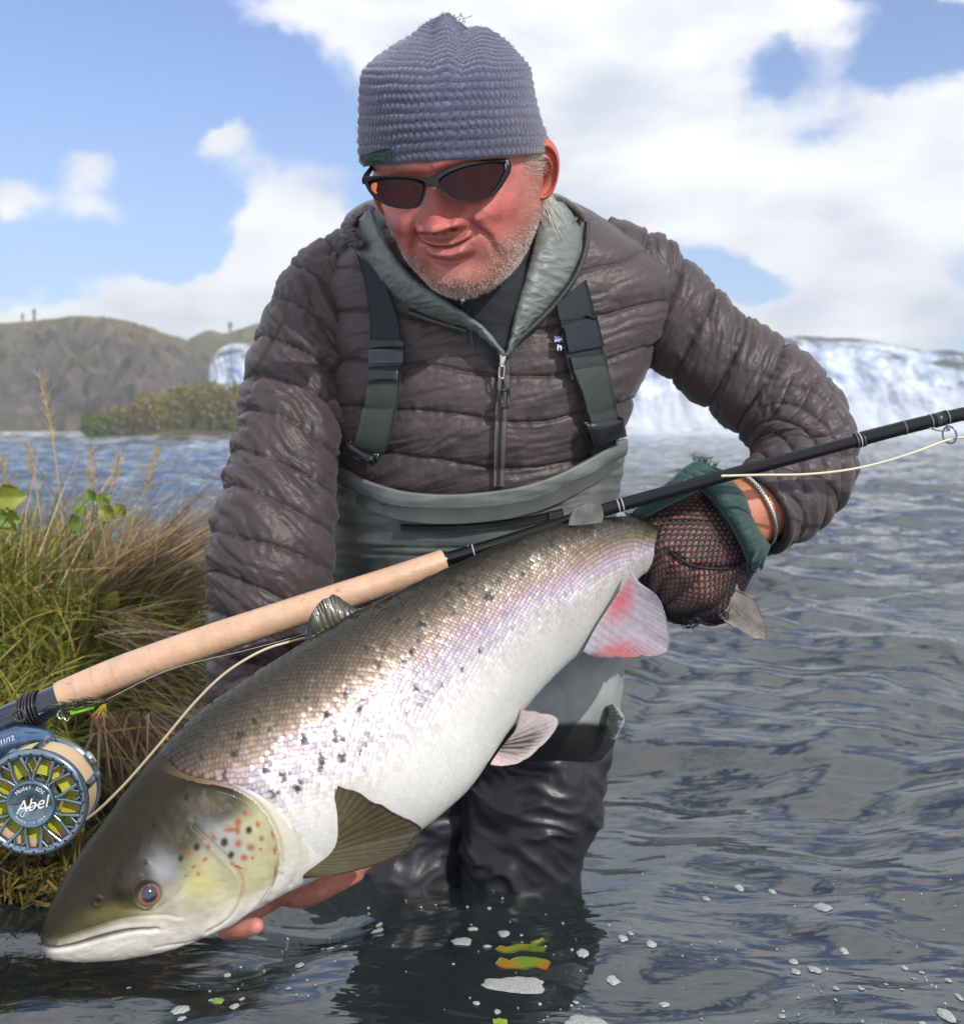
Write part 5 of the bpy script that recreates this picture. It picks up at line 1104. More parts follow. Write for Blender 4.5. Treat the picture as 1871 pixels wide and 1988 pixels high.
SP = [(967, 1128, 7), (922, 1137, 7), (949, 1157, 8), (890, 1139, 6), (865, 1153, 5), (1050, 1076, 6), (1068, 1058, 6), (935, 1094, 4), (850, 1231, 5), (817, 1213, 6), (809, 1240, 5), (771, 1209, 5), (800, 1265, 5), (780, 1285, 4), (744, 1272, 5), (733, 1290, 5),
      (708, 1254, 4), (805, 1337, 5), (670, 1346, 7), (701, 1364, 7), (697, 1381, 6), (674, 1317, 4), (614, 1316, 4), (593, 1353, 4), (550, 1382, 4), (631, 1389, 8), (654, 1432, 9), (591, 1438, 8), (535, 1438, 6), (663, 1470, 6), (625, 1481, 9), (623, 1472, 7), (550, 1506, 8), (577, 1528, 8), (530, 1542, 7),
      (931, 1263, 3), (897, 1299, 3), (859, 1330, 3), (701, 1462, 3), (465, 1427, 6), (490, 1399, 5), (457, 1464, 7), (388, 1473, 4), (434, 1511, 7), (516, 1492, 7), (367, 1509, 4), (520, 1420, 4), (1010, 1120, 4), (880, 1190, 4)]
def q_of(th): return (1 - np.cos(th)) / 2
BAND = [(0, .022, .022, .018), (.08, .034, .029, .018), (.16, .085, .063, .036), (.25, .175, .122, .074), (.33, .30, .205, .145), (.40, .39, .285, .29), (.47, .50, .44, .47), (.56, .60, .56, .55), (.70, .60, .58, .55), (.83, .62, .62, .59), (1, .66, .66, .63)]
def band(q, sN):
    sh = .06 * (sN - .5); r, g, b = tab(np.clip(q + sh * 0, 0, 1), BAND); return v3(r, g, b)
def fish_body():
    ns, nt = 430, 250; R = fish_rows(ns); u = np.linspace(-1, 1, nt, endpoint=False); th = PI / 2 + PI * (u * .62 + .38 * u ** 3); TH = th[None] + np.zeros((ns, 1))
    c, s = np.cos(TH), np.sin(TH); mx = (R[:, 0] + R[:, 2]) / 2; my = (R[:, 1] + R[:, 3]) / 2; hx = (R[:, 0] - R[:, 2]) / 2; hy = (R[:, 1] - R[:, 3]) / 2; hh = np.hypot(hx, hy) / F * R[:, 4]
    p = 2.08; cc = np.sign(c) * np.abs(c) ** (2 / p); ss = np.sign(s) * np.abs(s) ** (2 / p)
    thick = hh * R[:, 5]; G = W(mx[:, None] + hx[:, None] * cc, my[:, None] + hy[:, None] * cc, R[:, 4][:, None] - thick[:, None] * ss)
    n = gnormals(G, cv=True); ctr = G.mean(1, keepdims=True); n *= np.sign((n * (G - ctr)).sum(-1, keepdims=True)).mean() / 1.0; n /= np.linalg.norm(n, axis=-1, keepdims=True)
    q = PX(G); x, y = q[..., 0], q[..., 1]; fr = sstep(-.1, .15, s); Q = q_of(TH); SN = np.linspace(0, 1, ns)[:, None] + 0 * TH
    h = 0 * x
    # ---- gill cover, preopercle, jaw, eye socket, nostril
    d, sg, ar = pdist(x, y, GA); inh = inpoly(x, y, HEADPOLY) * fr; plate_ = inh * sstep(0, 12, d); h += .0022 * plate_ * sstep(240, 420, x) - .0028 * np.exp(-((d) / 5.5) ** 2) * (1 - inh) * fr * sstep(300, 380, x)
    pre = spl([(378, 1606), (405, 1632), (437, 1663), (460, 1690), (470, 1716), (463, 1750), (440, 1782), (400, 1806)], 40); d, sg, ar = pdist(x, y, pre); h += fr * (-.0016 * np.exp(-(d / 3.2) ** 2) + .0012 * np.exp(-((d - 8) / 7) ** 2) * (sg > 0))
    br = spl([(548, 1700), (528, 1742), (490, 1782), (430, 1815), (350, 1838)], 40); d, _, _ = pdist(x, y, br); h -= fr * .0014 * np.exp(-(d / 2.6) ** 2)
    br2 = spl([(530, 1716), (500, 1756), (455, 1792), (380, 1822), (300, 1840)], 40); d, _, _ = pdist(x, y, br2); h -= fr * .0010 * np.exp(-(d / 2.4) ** 2)
    jaw = spl([(80, 1832), (100, 1841), (130, 1838), (165, 1828), (200, 1817), (240, 1808), (275, 1804), (305, 1803)], 50); dj, sj, aj = pdist(x, y, jaw)
    h -= fr * .0028 * np.exp(-(dj / 2.6) ** 2) * sstep(.0, .05, aj) ; h += fr * .0006 * np.exp(-((dj - 9) / 7.0) ** 2)
    mx_ = spl([(118, 1822), (180, 1800), (240, 1783), (300, 1777), (325, 1777), (345, 1780)], 40); dm, sm, _ = pdist(x, y, mx_); h += fr * .0007 * np.exp(-((dm - 5) / 7) ** 2) * (sm > 0) - fr * .0008 * np.exp(-(dm / 2.5) ** 2)
    ex, ey = x - 264, y - 1716; re = np.hypot(ex * .9 + ey * .25, ey * .85 - ex * .1); h += fr * .0055 * np.exp(-(re / 33) ** 4)
    ex, ey = x - 287, y - 1734; re = np.hypot(ex, ey); h -= fr * (.0045 * np.exp(-(re / 24) ** 6)); h += fr * .0012 * np.exp(-((re - 29) / 5) ** 2)
    ex, ey = x - 190, y - 1750; re = np.hypot(ex, ey); h += fr * (.0007 * np.exp(-((re - 8) / 4) ** 2) - .002 * np.exp(-(re / 3.5) ** 2))
    fold = spl([(300, 1672), (330, 1640), (370, 1600), (395, 1560), (430, 1545)], 30); d, _, _ = pdist(x, y, fold); h += fr * .0007 * np.exp(-(d / 12) ** 2) * fbm(G * 60, 2, 9)
    cl = spl([(470, 1525), (520, 1548), (560, 1590), (578, 1640), (580, 1690), (566, 1718)], 30); d, _, _ = pdist(x, y, cl); h -= fr * .0012 * np.exp(-(d / 5) ** 2)
    ch = spl([(240, 1765), (300, 1762), (345, 1735), (365, 1700)], 30); d, _, _ = pdist(x, y, ch); h -= fr * .0006 * np.exp(-(d / 5) ** 2)
    h += .0007 * fbm(G * 45, 3, 4) + .0004 * fbm(G * 160, 2, 14) + .0018 * fbm(G * 9, 2, 5)
    G = G + n * h[..., None]
    # ---- skin colour
    col = band(Q, SN); hd = inpoly(x, y, HEADPOLY)[..., None] * 1.0
    gh, = tab(Q, [(0, .0), (.30, .04), (.48, .22), (.60, .48), (.75, .75), (1, 1)])
    def mixc(a, b, k): return a * (1 - np.clip(k, 0, 1)[..., None]) + np.array(b) * np.clip(k, 0, 1)[..., None]
    hc = np.ones(G.shape) * np.array([.019, .0165, .0095])
    nz = fbm(G * 30, 4, 6)
    # darkness of the skull follows its upper side
    lowline = spl([(80, 1800), (150, 1775), (215, 1752), (260, 1715), (300, 1690), (340, 1640), (385, 1592), (440, 1550)], 40); d, sg, ar = pdist(x, y, lowline); sd_ = d * sg
    k = sstep(4, 60, sd_ + 10 * nz); hc = mixc(hc, (.12, .108, .055), k * .9)
    k = sstep(20, 80, sd_ + 14 * nz); hc = mixc(hc, (.33, .31, .20), k)
    def blob(c, x0, y0, rx, ry, a=1., rot=0., pw=2):
        nonlocal hc; cr, sr = math.cos(rot), math.sin(rot); X, Y_ = x - x0, y - y0; U = (X * cr + Y_ * sr) / rx; V_ = (-X * sr + Y_ * cr) / ry; hc = mixc(hc, c, a * np.exp(-(U * U + V_ * V_) ** (pw / 2)))
    blob((.32, .30, .115), 395, 1730, 50, 50, .75); blob((.42, .39, .20), 495, 1665, 45, 75, .85); blob((.58, .53, .42), 430, 1770, 60, 40, .9); blob((.62, .57, .50), 355, 1800, 70, 28, .9)
    blob((.30, .31, .33), 318, 1690, 30, 38, .8); blob((.27, .28, .30), 440, 1635, 55, 32, .85, .5); blob((.36, .34, .30), 345, 1745, 30, 25, .6); blob((.05, .045, .02), 355, 1620, 42, 22, .8, -.6)
    blob((.035, .030, .026), 262, 1706, 32, 26, .9, 0, 4); blob((.12, .10, .035), 225, 1768, 70, 16, .85, -.25); blob((.10, .085, .045), 410, 1560, 50, 18, .6); blob((.40, .36, .15), 385, 1715, 22, 34, .5, .5)
    jawk = sstep(-2, 5, dj * sj) * (x < 330) + sstep(0, 10, sm * dm) * (x < 345) * (sj < 0) * sstep(120, 160, x)
    lowj = inpoly(x, y, np.concatenate([jaw, [(330, 1806), (400, 1800), (470, 1800), (420, 1900), (60, 1900), (60, 1835)]]))
    hc = mixc(hc, (.72, .67, .62), lowj * (1 - .75 * sstep(270, 400, x)) * sstep(0, 6, dj)); upl = inpoly(x, y, np.concatenate([mx_, jaw[::-1][:44]])); hc = mixc(hc, (.60, .55, .51), upl * .85 * sstep(0, 16, dm))
    hc = mixc(hc, (.05, .045, .045), np.exp(-((dj + 0 * aj) / (2.0 + 3.0 * np.exp(-((aj - .55) / .25) ** 2))) ** 2) * (aj > .1) * sstep(1.0, .93, aj) * .9); hc = mixc(hc, (.16, .14, .13), np.exp(-((x - 88) / 16) ** 2 - ((y - 1840) / 10) ** 2) * .8)
    hc = mixc(hc, (.70, .66, .60), sstep(.86, .97, Q) * fr)
    hc = hc * (1 + .34 * nz[..., None] + .25 * fbm(G * 90, 3, 16)[..., None]) * (1 + .10 * fbm(G * 400, 2, 3)[..., None])
    for (a, b, r) in [(381, 1644, 6.5), (434, 1635, 7.5), (482, 1611, 6.5), (447, 1659, 6), (350, 1666, 5.5), (301, 1604, 5), (362, 1549, 4.5), (283, 1674, 5), (233, 1698, 5)]: blob((.018, .01, .008), a, b, r, r * 1.25, .96, .3, 5)
    for (a, b, rx, ry, ro) in [(474, 1578, 5, 6, 0), (461, 1596, 7, 9, .3), (446, 1611, 14, 5, -.1), (460, 1612, 5, 9, 0), (461, 1637, 7, 8, 0), (485, 1644, 8, 7, 0), (472, 1664, 8, 7, 0), (413, 1625, 5, 9, -.6), (392, 1628, 5, 5, 0), (403, 1643, 4, 6, 0), (366, 1656, 4, 6, .4), (499, 1600, 4, 7, 0), (506, 1627, 5, 6, 0), (504, 1648, 3, 4, 0), (488, 1664, 3, 4, 0), (528, 1620, 3, 9, -.3), (532, 1650, 3, 9, 0), (533, 1690, 2.5, 16, .1), (524, 1568, 5, 4, 0), (397, 1668, 7, 3.5, -.7), (375, 1682, 5, 3, -.6), (384, 1696, 4, 4, 0), (460, 1682, 11, 2.5, .3), (448, 1676, 4, 3, 0), (522, 1585, 3, 6, -.5), (360, 1700, 3, 3, 0)]:
        blob((.25, .055, .022), a, b, rx, ry, .85, ro, 3)
    hc = mixc(hc, (.42, .14, .09), np.exp(-(pdist(x, y, pre[14:26])[0] / 2.2) ** 2) * .4)
    ckl = np.exp(-((Q - .75) / .3) ** 2) ; band_cl = inpoly(x, y, np.concatenate([GA[14:], [(530, 1780), (600, 1720), (600, 1650), (560, 1600), (520, 1556)]]))
    bc = mixc(np.ones(G.shape) * np.array([.52, .50, .40]), (.66, .64, .60), sstep(1640, 1720, y)); bc = bc * (1 + .12 * nz[..., None])
    col = np.where(band_cl[..., None], bc, col); onb = inpoly(x, y, BODYPOLY)
    under = col * np.where(Q < .45, .35, .35 + .6 * sstep(.40, .70, Q))[..., None]
    col = np.where((onb & (hd[..., 0] < .5) & ~band_cl)[..., None], under, col); 
    col = np.where((hd > .5) & (fr > .02)[..., None], hc, col)
    mesh('salmon_skin', G, gridF(ns, nt, cv=True), M_FISH, FISH, col=np.clip(col, .004, 1), label='head and body of the salmon')
    return G, n, Q, SN, TH
M_FISH = mat('fish_skin', vcol=True, rough=.38, spec=.14, bump=[(160, .2, .0015), (700, .2, .0006)], coat=(.06, .03))
FG, FN, FQ, FSN, FTH = fish_body()
nt_ = FG.shape[1]
def fish_scales():
    # physical lattice over the flank
    mid = FG[:, nt_ // 2]; L = np.concatenate([[0], np.cumsum(np.linalg.norm(np.diff(mid, axis=0), axis=1))])
    prow = .00465; rs = np.random.RandomState(2); rows = int(L[-1] / (prow * .62)); V = []; C = []; cnt = 0
    ang = np.array([30, 62, 90, 118, 150, 205, 270, 335]) * PI / 180
    for i in range(rows):
        sL = i * prow * .62; k = np.searchsorted(L, sL) - 1; k = min(max(k, 0), len(L) - 3); g_ = (sL - L[k]) / (L[k + 1] - L[k]); ring = FG[k] * (1 - g_) + FG[k + 1] * g_; A = np.concatenate([[0], np.cumsum(np.linalg.norm(np.diff(ring, axis=0), axis=1))])
        pit = prow * (1.0 - .10 * (sL / L[-1])); cols = int(A[-1] / pit); o = .5 * (i % 2)
        a = (np.arange(cols) + o) * pit; a = a[a < A[-1]]; j = np.searchsorted(A, a) - 1; j = np.clip(j, 0, nt_ - 2); f = ((a - A[j]) / (A[j + 1] - A[j] + 1e-12))[:, None]
        P = ring[j] * (1 - f) + ring[j + 1] * f; N_ = FN[k, j]; Q = FQ[k, j]; s_ = np.sin(FTH[k, j]); q = PX(P)
        T = FG[k + 2, j] - FG[k, j]; T /= np.linalg.norm(T, axis=1, keepdims=True); B = np.cross(N_, T)
        ok = inpoly(q[:, 0], q[:, 1], BODYPOLY) & (s_ > -.75) & (q[:, 0] < 1300); d0, _, _ = pdist(q[:, 0], q[:, 1], SC0); ok &= (rs.uniform(0, 1, len(P)) < .3 + d0 / 10) 
        P, N_, T, B, Q, q, s_ = [z[ok] for z in (P, N_, T, B, Q, q, s_)]; m = len(P)
        if m == 0: continue
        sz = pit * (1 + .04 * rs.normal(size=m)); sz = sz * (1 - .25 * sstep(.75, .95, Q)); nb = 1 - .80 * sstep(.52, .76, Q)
        tilt = rs.normal(0, .035, m) * nb; tilt2 = rs.normal(0, .035, m) * nb
        ca, sa = np.sin(ang), np.cos(ang)      # ca: toward the tail
        R_ = P[:, None] + T[:, None] * (sz[:, None] * (.62 * ca[None] + .10))[..., None] + B[:, None] * (sz[:, None] * .62 * sa[None])[..., None]
        lift = (.00016 + .00026 * (ca[None] + .4)) * nb[:, None] + .0001 + tilt[:, None] * sz[:, None] * sa[None] + tilt2[:, None] * sz[:, None] * ca[None] * .5
        R_ = R_ + N_[:, None] * lift[..., None]; ctr = P + N_ * (.00042 * nb + .00016)[:, None]
        Vv = np.concatenate([R_, ctr[:, None]], 1); V.append(Vv.reshape(-1, 3))
        c = band(Q, 0 * Q) * (1 + .13 * rs.normal(size=(m, 1)) * nb[:, None]); hue = rs.uniform(0, 1, m)[:, None]; lil = (np.exp(-((Q - .42) / .11) ** 2) * .38)[:, None]
        c = c * (1 - lil) + lil * np.where(hue < .35, np.array([.36, .36, .62]), np.where(hue < .6, np.array([.55, .38, .50]), np.array([.50, .44, .40])))
        gr = sstep(850, 1100, q[:, 0])[:, None] * sstep(.5, .62, Q)[:, None]; c = c * (1 - .22 * gr)
        pat = fbm(v3(P[:, 0] * 14, P[:, 1] * 14, P[:, 2] * 14), 3, 6)[:, None]; c = c * (1 + .22 * pat)
        lat = np.abs(Q - (.535 - .03 * (q[:, 0] - 700) / 500)) < .007; c = np.where(lat[:, None], c * .78, c)
        vx = PX(Vv); blk = np.zeros((m, 9), bool)
        for (x0, y0, r) in SP:
            dx, dy = vx[..., 0] - x0, vx[..., 1] - y0; aa = np.arctan2(dy, dx); rr = np.hypot(dx * 1.15, dy * .8); blk |= rr < r * (1.05 + .38 * np.sin(3 * aa + x0) + .2 * np.sin(5 * aa + y0))
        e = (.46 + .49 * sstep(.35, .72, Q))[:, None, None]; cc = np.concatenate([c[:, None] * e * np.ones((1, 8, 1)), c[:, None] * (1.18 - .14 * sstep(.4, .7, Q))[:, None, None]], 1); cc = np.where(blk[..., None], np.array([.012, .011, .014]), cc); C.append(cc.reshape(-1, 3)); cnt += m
    V = np.concatenate(V); C = np.clip(np.concatenate(C), .004, .9); b = np.arange(cnt)[:, None] * 9; k = np.arange(8); tri = np.stack([np.full(8, 8), k, (k + 1) % 8], 1)
    F_ = (b[:, None, :] + tri[None]).reshape(-1, 3)
    # orient toward outside
    a0, a1, a2 = V[F_[0]]; 
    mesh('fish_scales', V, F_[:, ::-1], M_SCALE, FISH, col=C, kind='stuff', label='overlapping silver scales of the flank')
    return cnt
M_SCALE = mat('fish_scale', vcol=True, rough=.36, spec=.5, metal=.18, coat=(.12, .15))
print('scales', fish_scales())
# ---- eye
def at_fish(x, y, off=0.0):
    h = BV_F.ray_cast(Vector((0, 0, CAMH)), Vector(W(x, y, 1.0) - np.array([0, 0, CAMH])).normalized()); return np.array(h[0]) + np.array(h[1]) * 0 + (np.array([0, 0, CAMH]) - np.array(h[0])) / np.linalg.norm(np.array([0, 0, CAMH]) - np.array(h[0])) * off
BV_F = bvh_of(FG[::2, ::2], cv=True)
ec = at_fish(287, 1734, -.0050); vd = np.array([0, 0, CAMH]) - ec; vd /= np.linalg.norm(vd); gz = vd + np.array([.12, 0, -.10]); gz /= np.linalg.norm(gz)
ex_ = np.cross(gz, [0, 0, 1.]); ex_ /= np.linalg.norm(ex_); ey_ = np.cross(ex_, gz)
def dome(name, c, r, t0, t1, cf, m, parent, squash=1.0):
    t, p = np.meshgrid(np.linspace(t0, t1, 14), np.linspace(0, 2 * PI, 36, endpoint=False), indexing='ij')
    G = c + r * (np.sin(t)[..., None] * (np.cos(p)[..., None] * ex_ + np.sin(p)[..., None] * ey_) + np.cos(t)[..., None] * gz * squash); mb = MB(); mb.grid(G[:, ::-1], cv=True, col=cf(t, p, G)); return mb.build(name, m, parent)
eo = dome('fish_eye', ec, .0098, .0, 1.7, lambda t, p, G: np.where((t < .60)[..., None], (.006, .012, .022), np.where((t < .92)[..., None], np.array([.30, .125, .07]) * (1 + .5 * fbm(G * 700, 3, 3)[..., None]), (.05, .045, .035))), mat('fish_eye', vcol=True, rough=.06, spec=.8, coat=(1., .02)), FISH)
eo['label'] = 'salmon eye with copper iris and blue black pupil'
q = np.linspace(0, 2 * PI, 40, endpoint=False); mb = MB(); P = ec + .0094 * (np.cos(q)[:, None] * ex_ + np.sin(q)[:, None] * ey_) + gz * .0030; mb.tube(np.concatenate([P, P[:1]]), .0016, 8, (.10, .08, .05), cap=False); mb.build('eyelid', M_FISH, FISH)
# ---- fins
M_FIN = mat('fin_membrane', vcol=True, rough=.36, spec=.28, noise=(180, .8, 1.15), coat=(.1, .1))
def fin(name, root, tip, rays, cf, seed, label, rag=.02, curl=0.0, thick=.0011, nu=150, nv=36, split=None, parent=None):
    a = spl(root, nu); b = spl(tip, nu); u = np.linspace(0, 1, nu)[:, None]; v = np.linspace(0, 1, nv)[None]
    rs = np.random.RandomState(seed); r1 = np.interp(np.linspace(0, 1, nu), np.linspace(0, 1, rays * 2), rs.uniform(0, 1, rays * 2)) ** 2
    vv = v * (1 - rag * r1[:, None] * 1.5); 
    if split is not None:
        for (us, dep, wd) in split: vv = vv * (1 - dep * np.exp(-((u - us) / wd) ** 2))
    C = a[:, None] * (1 - vv[..., None]) + b[:, None] * vv[..., None]; G = W(C[..., 0], C[..., 1], C[..., 2] + curl * (np.sin(u * PI) - .3) * vv ** 1.5 + .0006 * np.sin(u * 17 + seed) * vv)
    n = gnormals(G); ray = np.abs(np.sin(PI * (u * rays + .25 * np.sin(3 * u)))) ** .7; fork = np.abs(np.sin(2 * PI * u * rays)) ** .8; k = sstep(.45, .8, v); rr = ray * (1 - k) + fork * k
    G = G + n * ((.0003 * rr * (1 - .5 * v))[..., None] + .0004 * fbm(G * 60, 2, seed)[..., None]) * np.sign((n * (np.array([0, 0, CAMH]) - G)).sum())
    col = cf(u + 0 * v, v + 0 * u, rr, G); G, col = (G, col) if (n * (np.array([0, 0, CAMH]) - G)).sum() > 0 else (G[:, ::-1], col[:, ::-1])
    V, F_ = slab(G, thick); return mesh(name, V, F_, M_FIN, parent or FISH, col=np.clip(np.concatenate([col.reshape(-1, 3)] * 2), .004, 1), label=label)
def cmix(a, b, k): return np.array(a) * (1 - np.clip(k, 0, 1)[..., None]) + np.array(b) * np.clip(k, 0, 1)[..., None]
fin('pectoral_fin', [(628, 1640, .795), (600, 1668, .790), (574, 1690, .786), (562, 1702, .785)], [(656, 1525, .775), (700, 1541, .770), (738, 1562, .768), (765, 1580, .768), (800, 1596, .768), (823, 1613, .768), (800, 1644, .765), (740, 1675, .765), (650, 1699, .770), (575, 1707, .783)], 15,
    lambda u, v, r, G: cmix((.115, .090, .045), (.030, .026, .018), .75 * (1 - r) + .25 * v) * (1 + .25 * fbm(G * 30, 2, 3)[..., None]) + np.array([.03, .03, .015]) * (np.exp(-((u - 1) / .1) ** 2)[..., None] + np.exp(-(u / .12) ** 2)[..., None] * 2) * (1 - .6 * v[..., None]),
    3, 'olive brown pectoral fin spread behind the gill cover', .03, -.010, split=[(.46, .10, .012), (.43, .05, .02)])
fin('pelvic_fin', [(1000, 1420, .912), (975, 1450, .906), (955, 1478, .90)], [(1012, 1378, .912), (1045, 1382, .905), (1080, 1390, .898), (1085, 1405, .895), (1060, 1440, .893), (1015, 1478, .893), (975, 1487, .896), (952, 1484, .90)], 10,
    lambda u, v, r, G: cmix(cmix((.48, .40, .40), (.05, .035, .03), 1.3 * np.exp(-((u - .50) / .24) ** 2) * sstep(1.05, .5, v) * (.45 + .75 * (1 - r))), (.62, .44, .44), sstep(.72, .9, u)), 5, 'pale pelvic fin with dark streaks', .04, .006)
fin('anal_fin', [(1228, 1105, .978), (1196, 1158, .970), (1160, 1212, .962), (1132, 1264, .956)], [(1236, 1136, .97), (1268, 1150, .955), (1290, 1190, .95), (1302, 1235, .945), (1303, 1260, .945), (1290, 1272, .945), (1230, 1276, .95), (1150, 1276, .958)], 13,
    lambda u, v, r, G: cmix(cmix(cmix((.33, .30, .34), (.42, .09, .11), np.exp(-((u - .35) / .22) ** 2) * np.exp(-((v - .10) / .22) ** 2) * 1.0), (.46, .11, .11), np.exp(-((u - .80) / .17) ** 2) * sstep(.3, .7, v) * .95), (.20, .17, .21), (1 - r) * .42), 8, 'pink and white anal fin below the gloved hand', .05, -.006)
fin('dorsal_fin', [(592, 1243, .858), (640, 1216, .866), (690, 1192, .874), (712, 1183, .879)], [(594, 1232, .858), (606, 1190, .86), (628, 1162, .865), (650, 1154, .87), (668, 1165, .872), (690, 1180, .876), (714, 1182, .880)], 12,
    lambda u, v, r, G: cmix(cmix((.030, .028, .008), (.008, .008, .006), (1 - r) * .7 + .4 * sstep(.6, 1, v)), (.05, .07, .10), np.exp(-(u / .09) ** 2)), 9, 'dark olive dorsal fin standing against the cork handle', .05, .008)
fin('adipose_fin', [(1103, 1020, .968), (1135, 1018, .968), (1168, 1014, .968)], [(1106, 1003, .966), (1118, 984, .964), (1143, 974, .964), (1166, 981, .964), (1172, 1000, .966)], 4, lambda u, v, r, G: cmix((.09, .085, .075), (.26, .26, .25), .35 + .6 * fbm(G * 60, 3, 2)), 10, 'small greyish adipose fin on the back near the tail', .05, .0, .003)
tcol = lambda u, v, r, G: cmix((.32, .29, .26), (.07, .055, .045), np.clip(.42 + .8 * fbm(G * 55, 4, 4) + .35 * (1 - r) + .4 * np.exp(-(u / .12) ** 2), 0, 1))
fin('tail_fin', [(1372, 1150, 1.045), (1380, 1130, 1.045), (1388, 1105, 1.045)], [(1400, 1204, 1.035), (1450, 1232, 1.03), (1478, 1245, 1.028), (1489, 1236, 1.028), (1484, 1210, 1.03), (1466, 1168, 1.035), (1432, 1135, 1.04), (1445, 1060, 1.06), (1450, 1010, 1.07), (1440, 1000, 1.07)], 26, tcol, 12, 'grey spotted tail fin behind the gloved hand', .04, .0, .0014)
# ================================================================== FLY ROD, REEL, LINE, FLY
ROD = thing('fly_rod', 'fly rod with cork handle behind the salmon and across the gloved hand', 'fishing rod', W(500, 1230, .94))
def rp(x, y, d): return W(x, y, d)
cork = spl([(115, 1354, .905, 29.0), (140, 1344, .907, 31), (250, 1299, .914, 31.5), (400, 1246, .925, 31), (520, 1206, .935, 30), (640, 1166, .946, 28.5), (760, 1126, .958, 26.5), (830, 1101, .966, 24.5), (862, 1090, .970, 24.0)], 200)
def rodmesh(name, q, m, seg=48, cf=None, cap=True, **k):
    P = W(q[:, 0], q[:, 1], q[:, 2]); r = q[:, 3] / F * q[:, 2]; G = tubeG(P, r, seg); mb = MB(); mb.grid(G, cv=True, col=None if cf is None else cf(G))
    if cap:
        for i, o in ((0, 1), (-1, -1)):
            c = P[i]; mb.add(np.concatenate([G[i], c[None]]), np.stack([np.arange(seg), (np.arange(seg) + 1) % seg, np.full(seg, seg)], 1)[:, ::o], None if cf is None else np.array(cf(G[i:i + 1] if i == 0 else G[-1:]))[0].mean(0))
    return mb.build(name, m, ROD, usecol=cf is not None, **k)
def corkc(G):
    s = np.linspace(0, 20, G.shape[0])[:, None, None] if G.shape[0] > 1 else np.zeros((1, 1, 1)); ring = np.floor(s); rv = pn(v3(ring[..., 0] * 3.7 + .5, 0 * ring[..., 0], 0 * ring[..., 0]), 3)[..., None]
    n1 = fbm(G * 70, 4, 3)[..., None]; n2 = fbm(G * 320, 3, 4)[..., None]; pit = sstep(.33, .5, fbm(G * np.array([190, 190, 190]), 3, 9))[..., None]
    c = np.array([.56, .36, .235]) * (1 + .05 * rv + .28 * n1 + .10 * n2); c = c * (1 - .55 * pit); return c * (1 - .12 * np.exp(-((s - ring) / .04) ** 2))
rodmesh('cork_handle', cork, mat('cork', vcol=True, rough=.42, spec=.45, bump=[(260, .35, .0012), (60, .2, .002)], coat=(.35, .12)), cf=corkc, label='long pale cork handle, wet near its upper end')
M_BLK = mat('black_blank', (.004, .005, .006), .20, spec=.35); M_NAVY = mat('navy_lacquer', (.008, .014, .030), .12, spec=.6, coat=(.6, .04))
rodmesh('winding_check', spl([(858, 1091, .970, 20), (866, 1088, .971, 19), (872, 1086, .972, 15)], 8), M_BLK)
bl = spl([(866, 1088, .971, 15.5), (930, 1068, .977, 14.5), (1000, 1046, .984, 13.5), (1100, 1013, .992, 13), (1200, 982, .998, 13), (1400, 926, .998, 12.6), (1560, 883, .996, 12.2), (1665, 855, .995, 12.0)], 120)
rodmesh('blank', bl, M_BLK, 24, label='black carbon blank of the rod')
rodmesh('ferrule', spl([(1660, 856, .995, 14.5), (1676, 851, .995, 14.5), (1690, 847, .994, 14), (1780, 824, .993, 13.6), (1880, 801, .991, 13.2), (2000, 772, .989, 12.8), (2400, 676, .98, 11)], 80), M_BLK, 24, label='upper section of the blank beyond the ferrule')
mt = mat('thread_wrap', vcol=True, rough=.35)
def band_(x, y, d, r, w, c, mbx=None):
    (mbx or mb).tube([W(x - w, y + w * .27, d), W(x + w, y - w * .27, d)], r / F * d, 24, c)
for x, y, d, r, w, c in [(1662, 855.5, .995, 15.3, 2.2, (.05, .05, .07)), (1668, 854, .995, 15.3, 1.2, (.35, .36, .40)), (1675, 852, .995, 15.2, 1.8, (.05, .05, .07)), (912, 1073.5, .976, 15.4, 1, (.45, .45, .45)), (920, 1071, .976, 15.3, 1, (.45, .45, .45)), (1200, 982, .998, 13.6, 1, (.45, .45, .45)), (1208, 980, .998, 13.6, 1, (.45, .45, .45)), (1755, 830.5, .993, 14.3, 1.5, (.09, .09, .09)), (1824, 814, .992, 14.5, 10, (.015, .015, .018)), (1838, 810, .992, 14.6, 1, (.2, .2, .2)), (1806, 818, .992, 14.6, 1, (.2, .2, .2))]:
    mb = MB(); band_(x, y, d, r, w, c, mb); mb.build('thread_wrap', mt, ROD)
# snake guide ring with the line through it
mb = MB(); c = W(1843, 844, .985); q = np.linspace(0, 2 * PI, 30, endpoint=False); ax1 = W(1850, 810, .99) - W(1700, 848, .99); ax1 /= np.linalg.norm(ax1); u1 = np.array([0, 0, 1.]) - ax1 * ax1[2]; u1 /= np.linalg.norm(u1); v1 = np.cross(ax1, u1); u2 = u1; v2 = v1 * .55 + ax1 * .80; v2 /= np.linalg.norm(v2)
P = c + .0058 * (np.cos(q)[:, None] * u2 * 1.35 + np.sin(q)[:, None] * v2); mb.tube(np.concatenate([P, P[:1]]), .0009, 8, cap=False)
for dx in (-20, 14): mb.tube(spl([W(1824 + dx, 826 - dx * .2, .988), W(1832 + dx * .5, 836, .985), c + (0, 0, .004 if dx < 0 else .006)], 8), .0008, 6)
mb.build('line_guide', mat('guide_wire', (.25, .26, .28), .2, metal=1.), ROD, usecol=False)
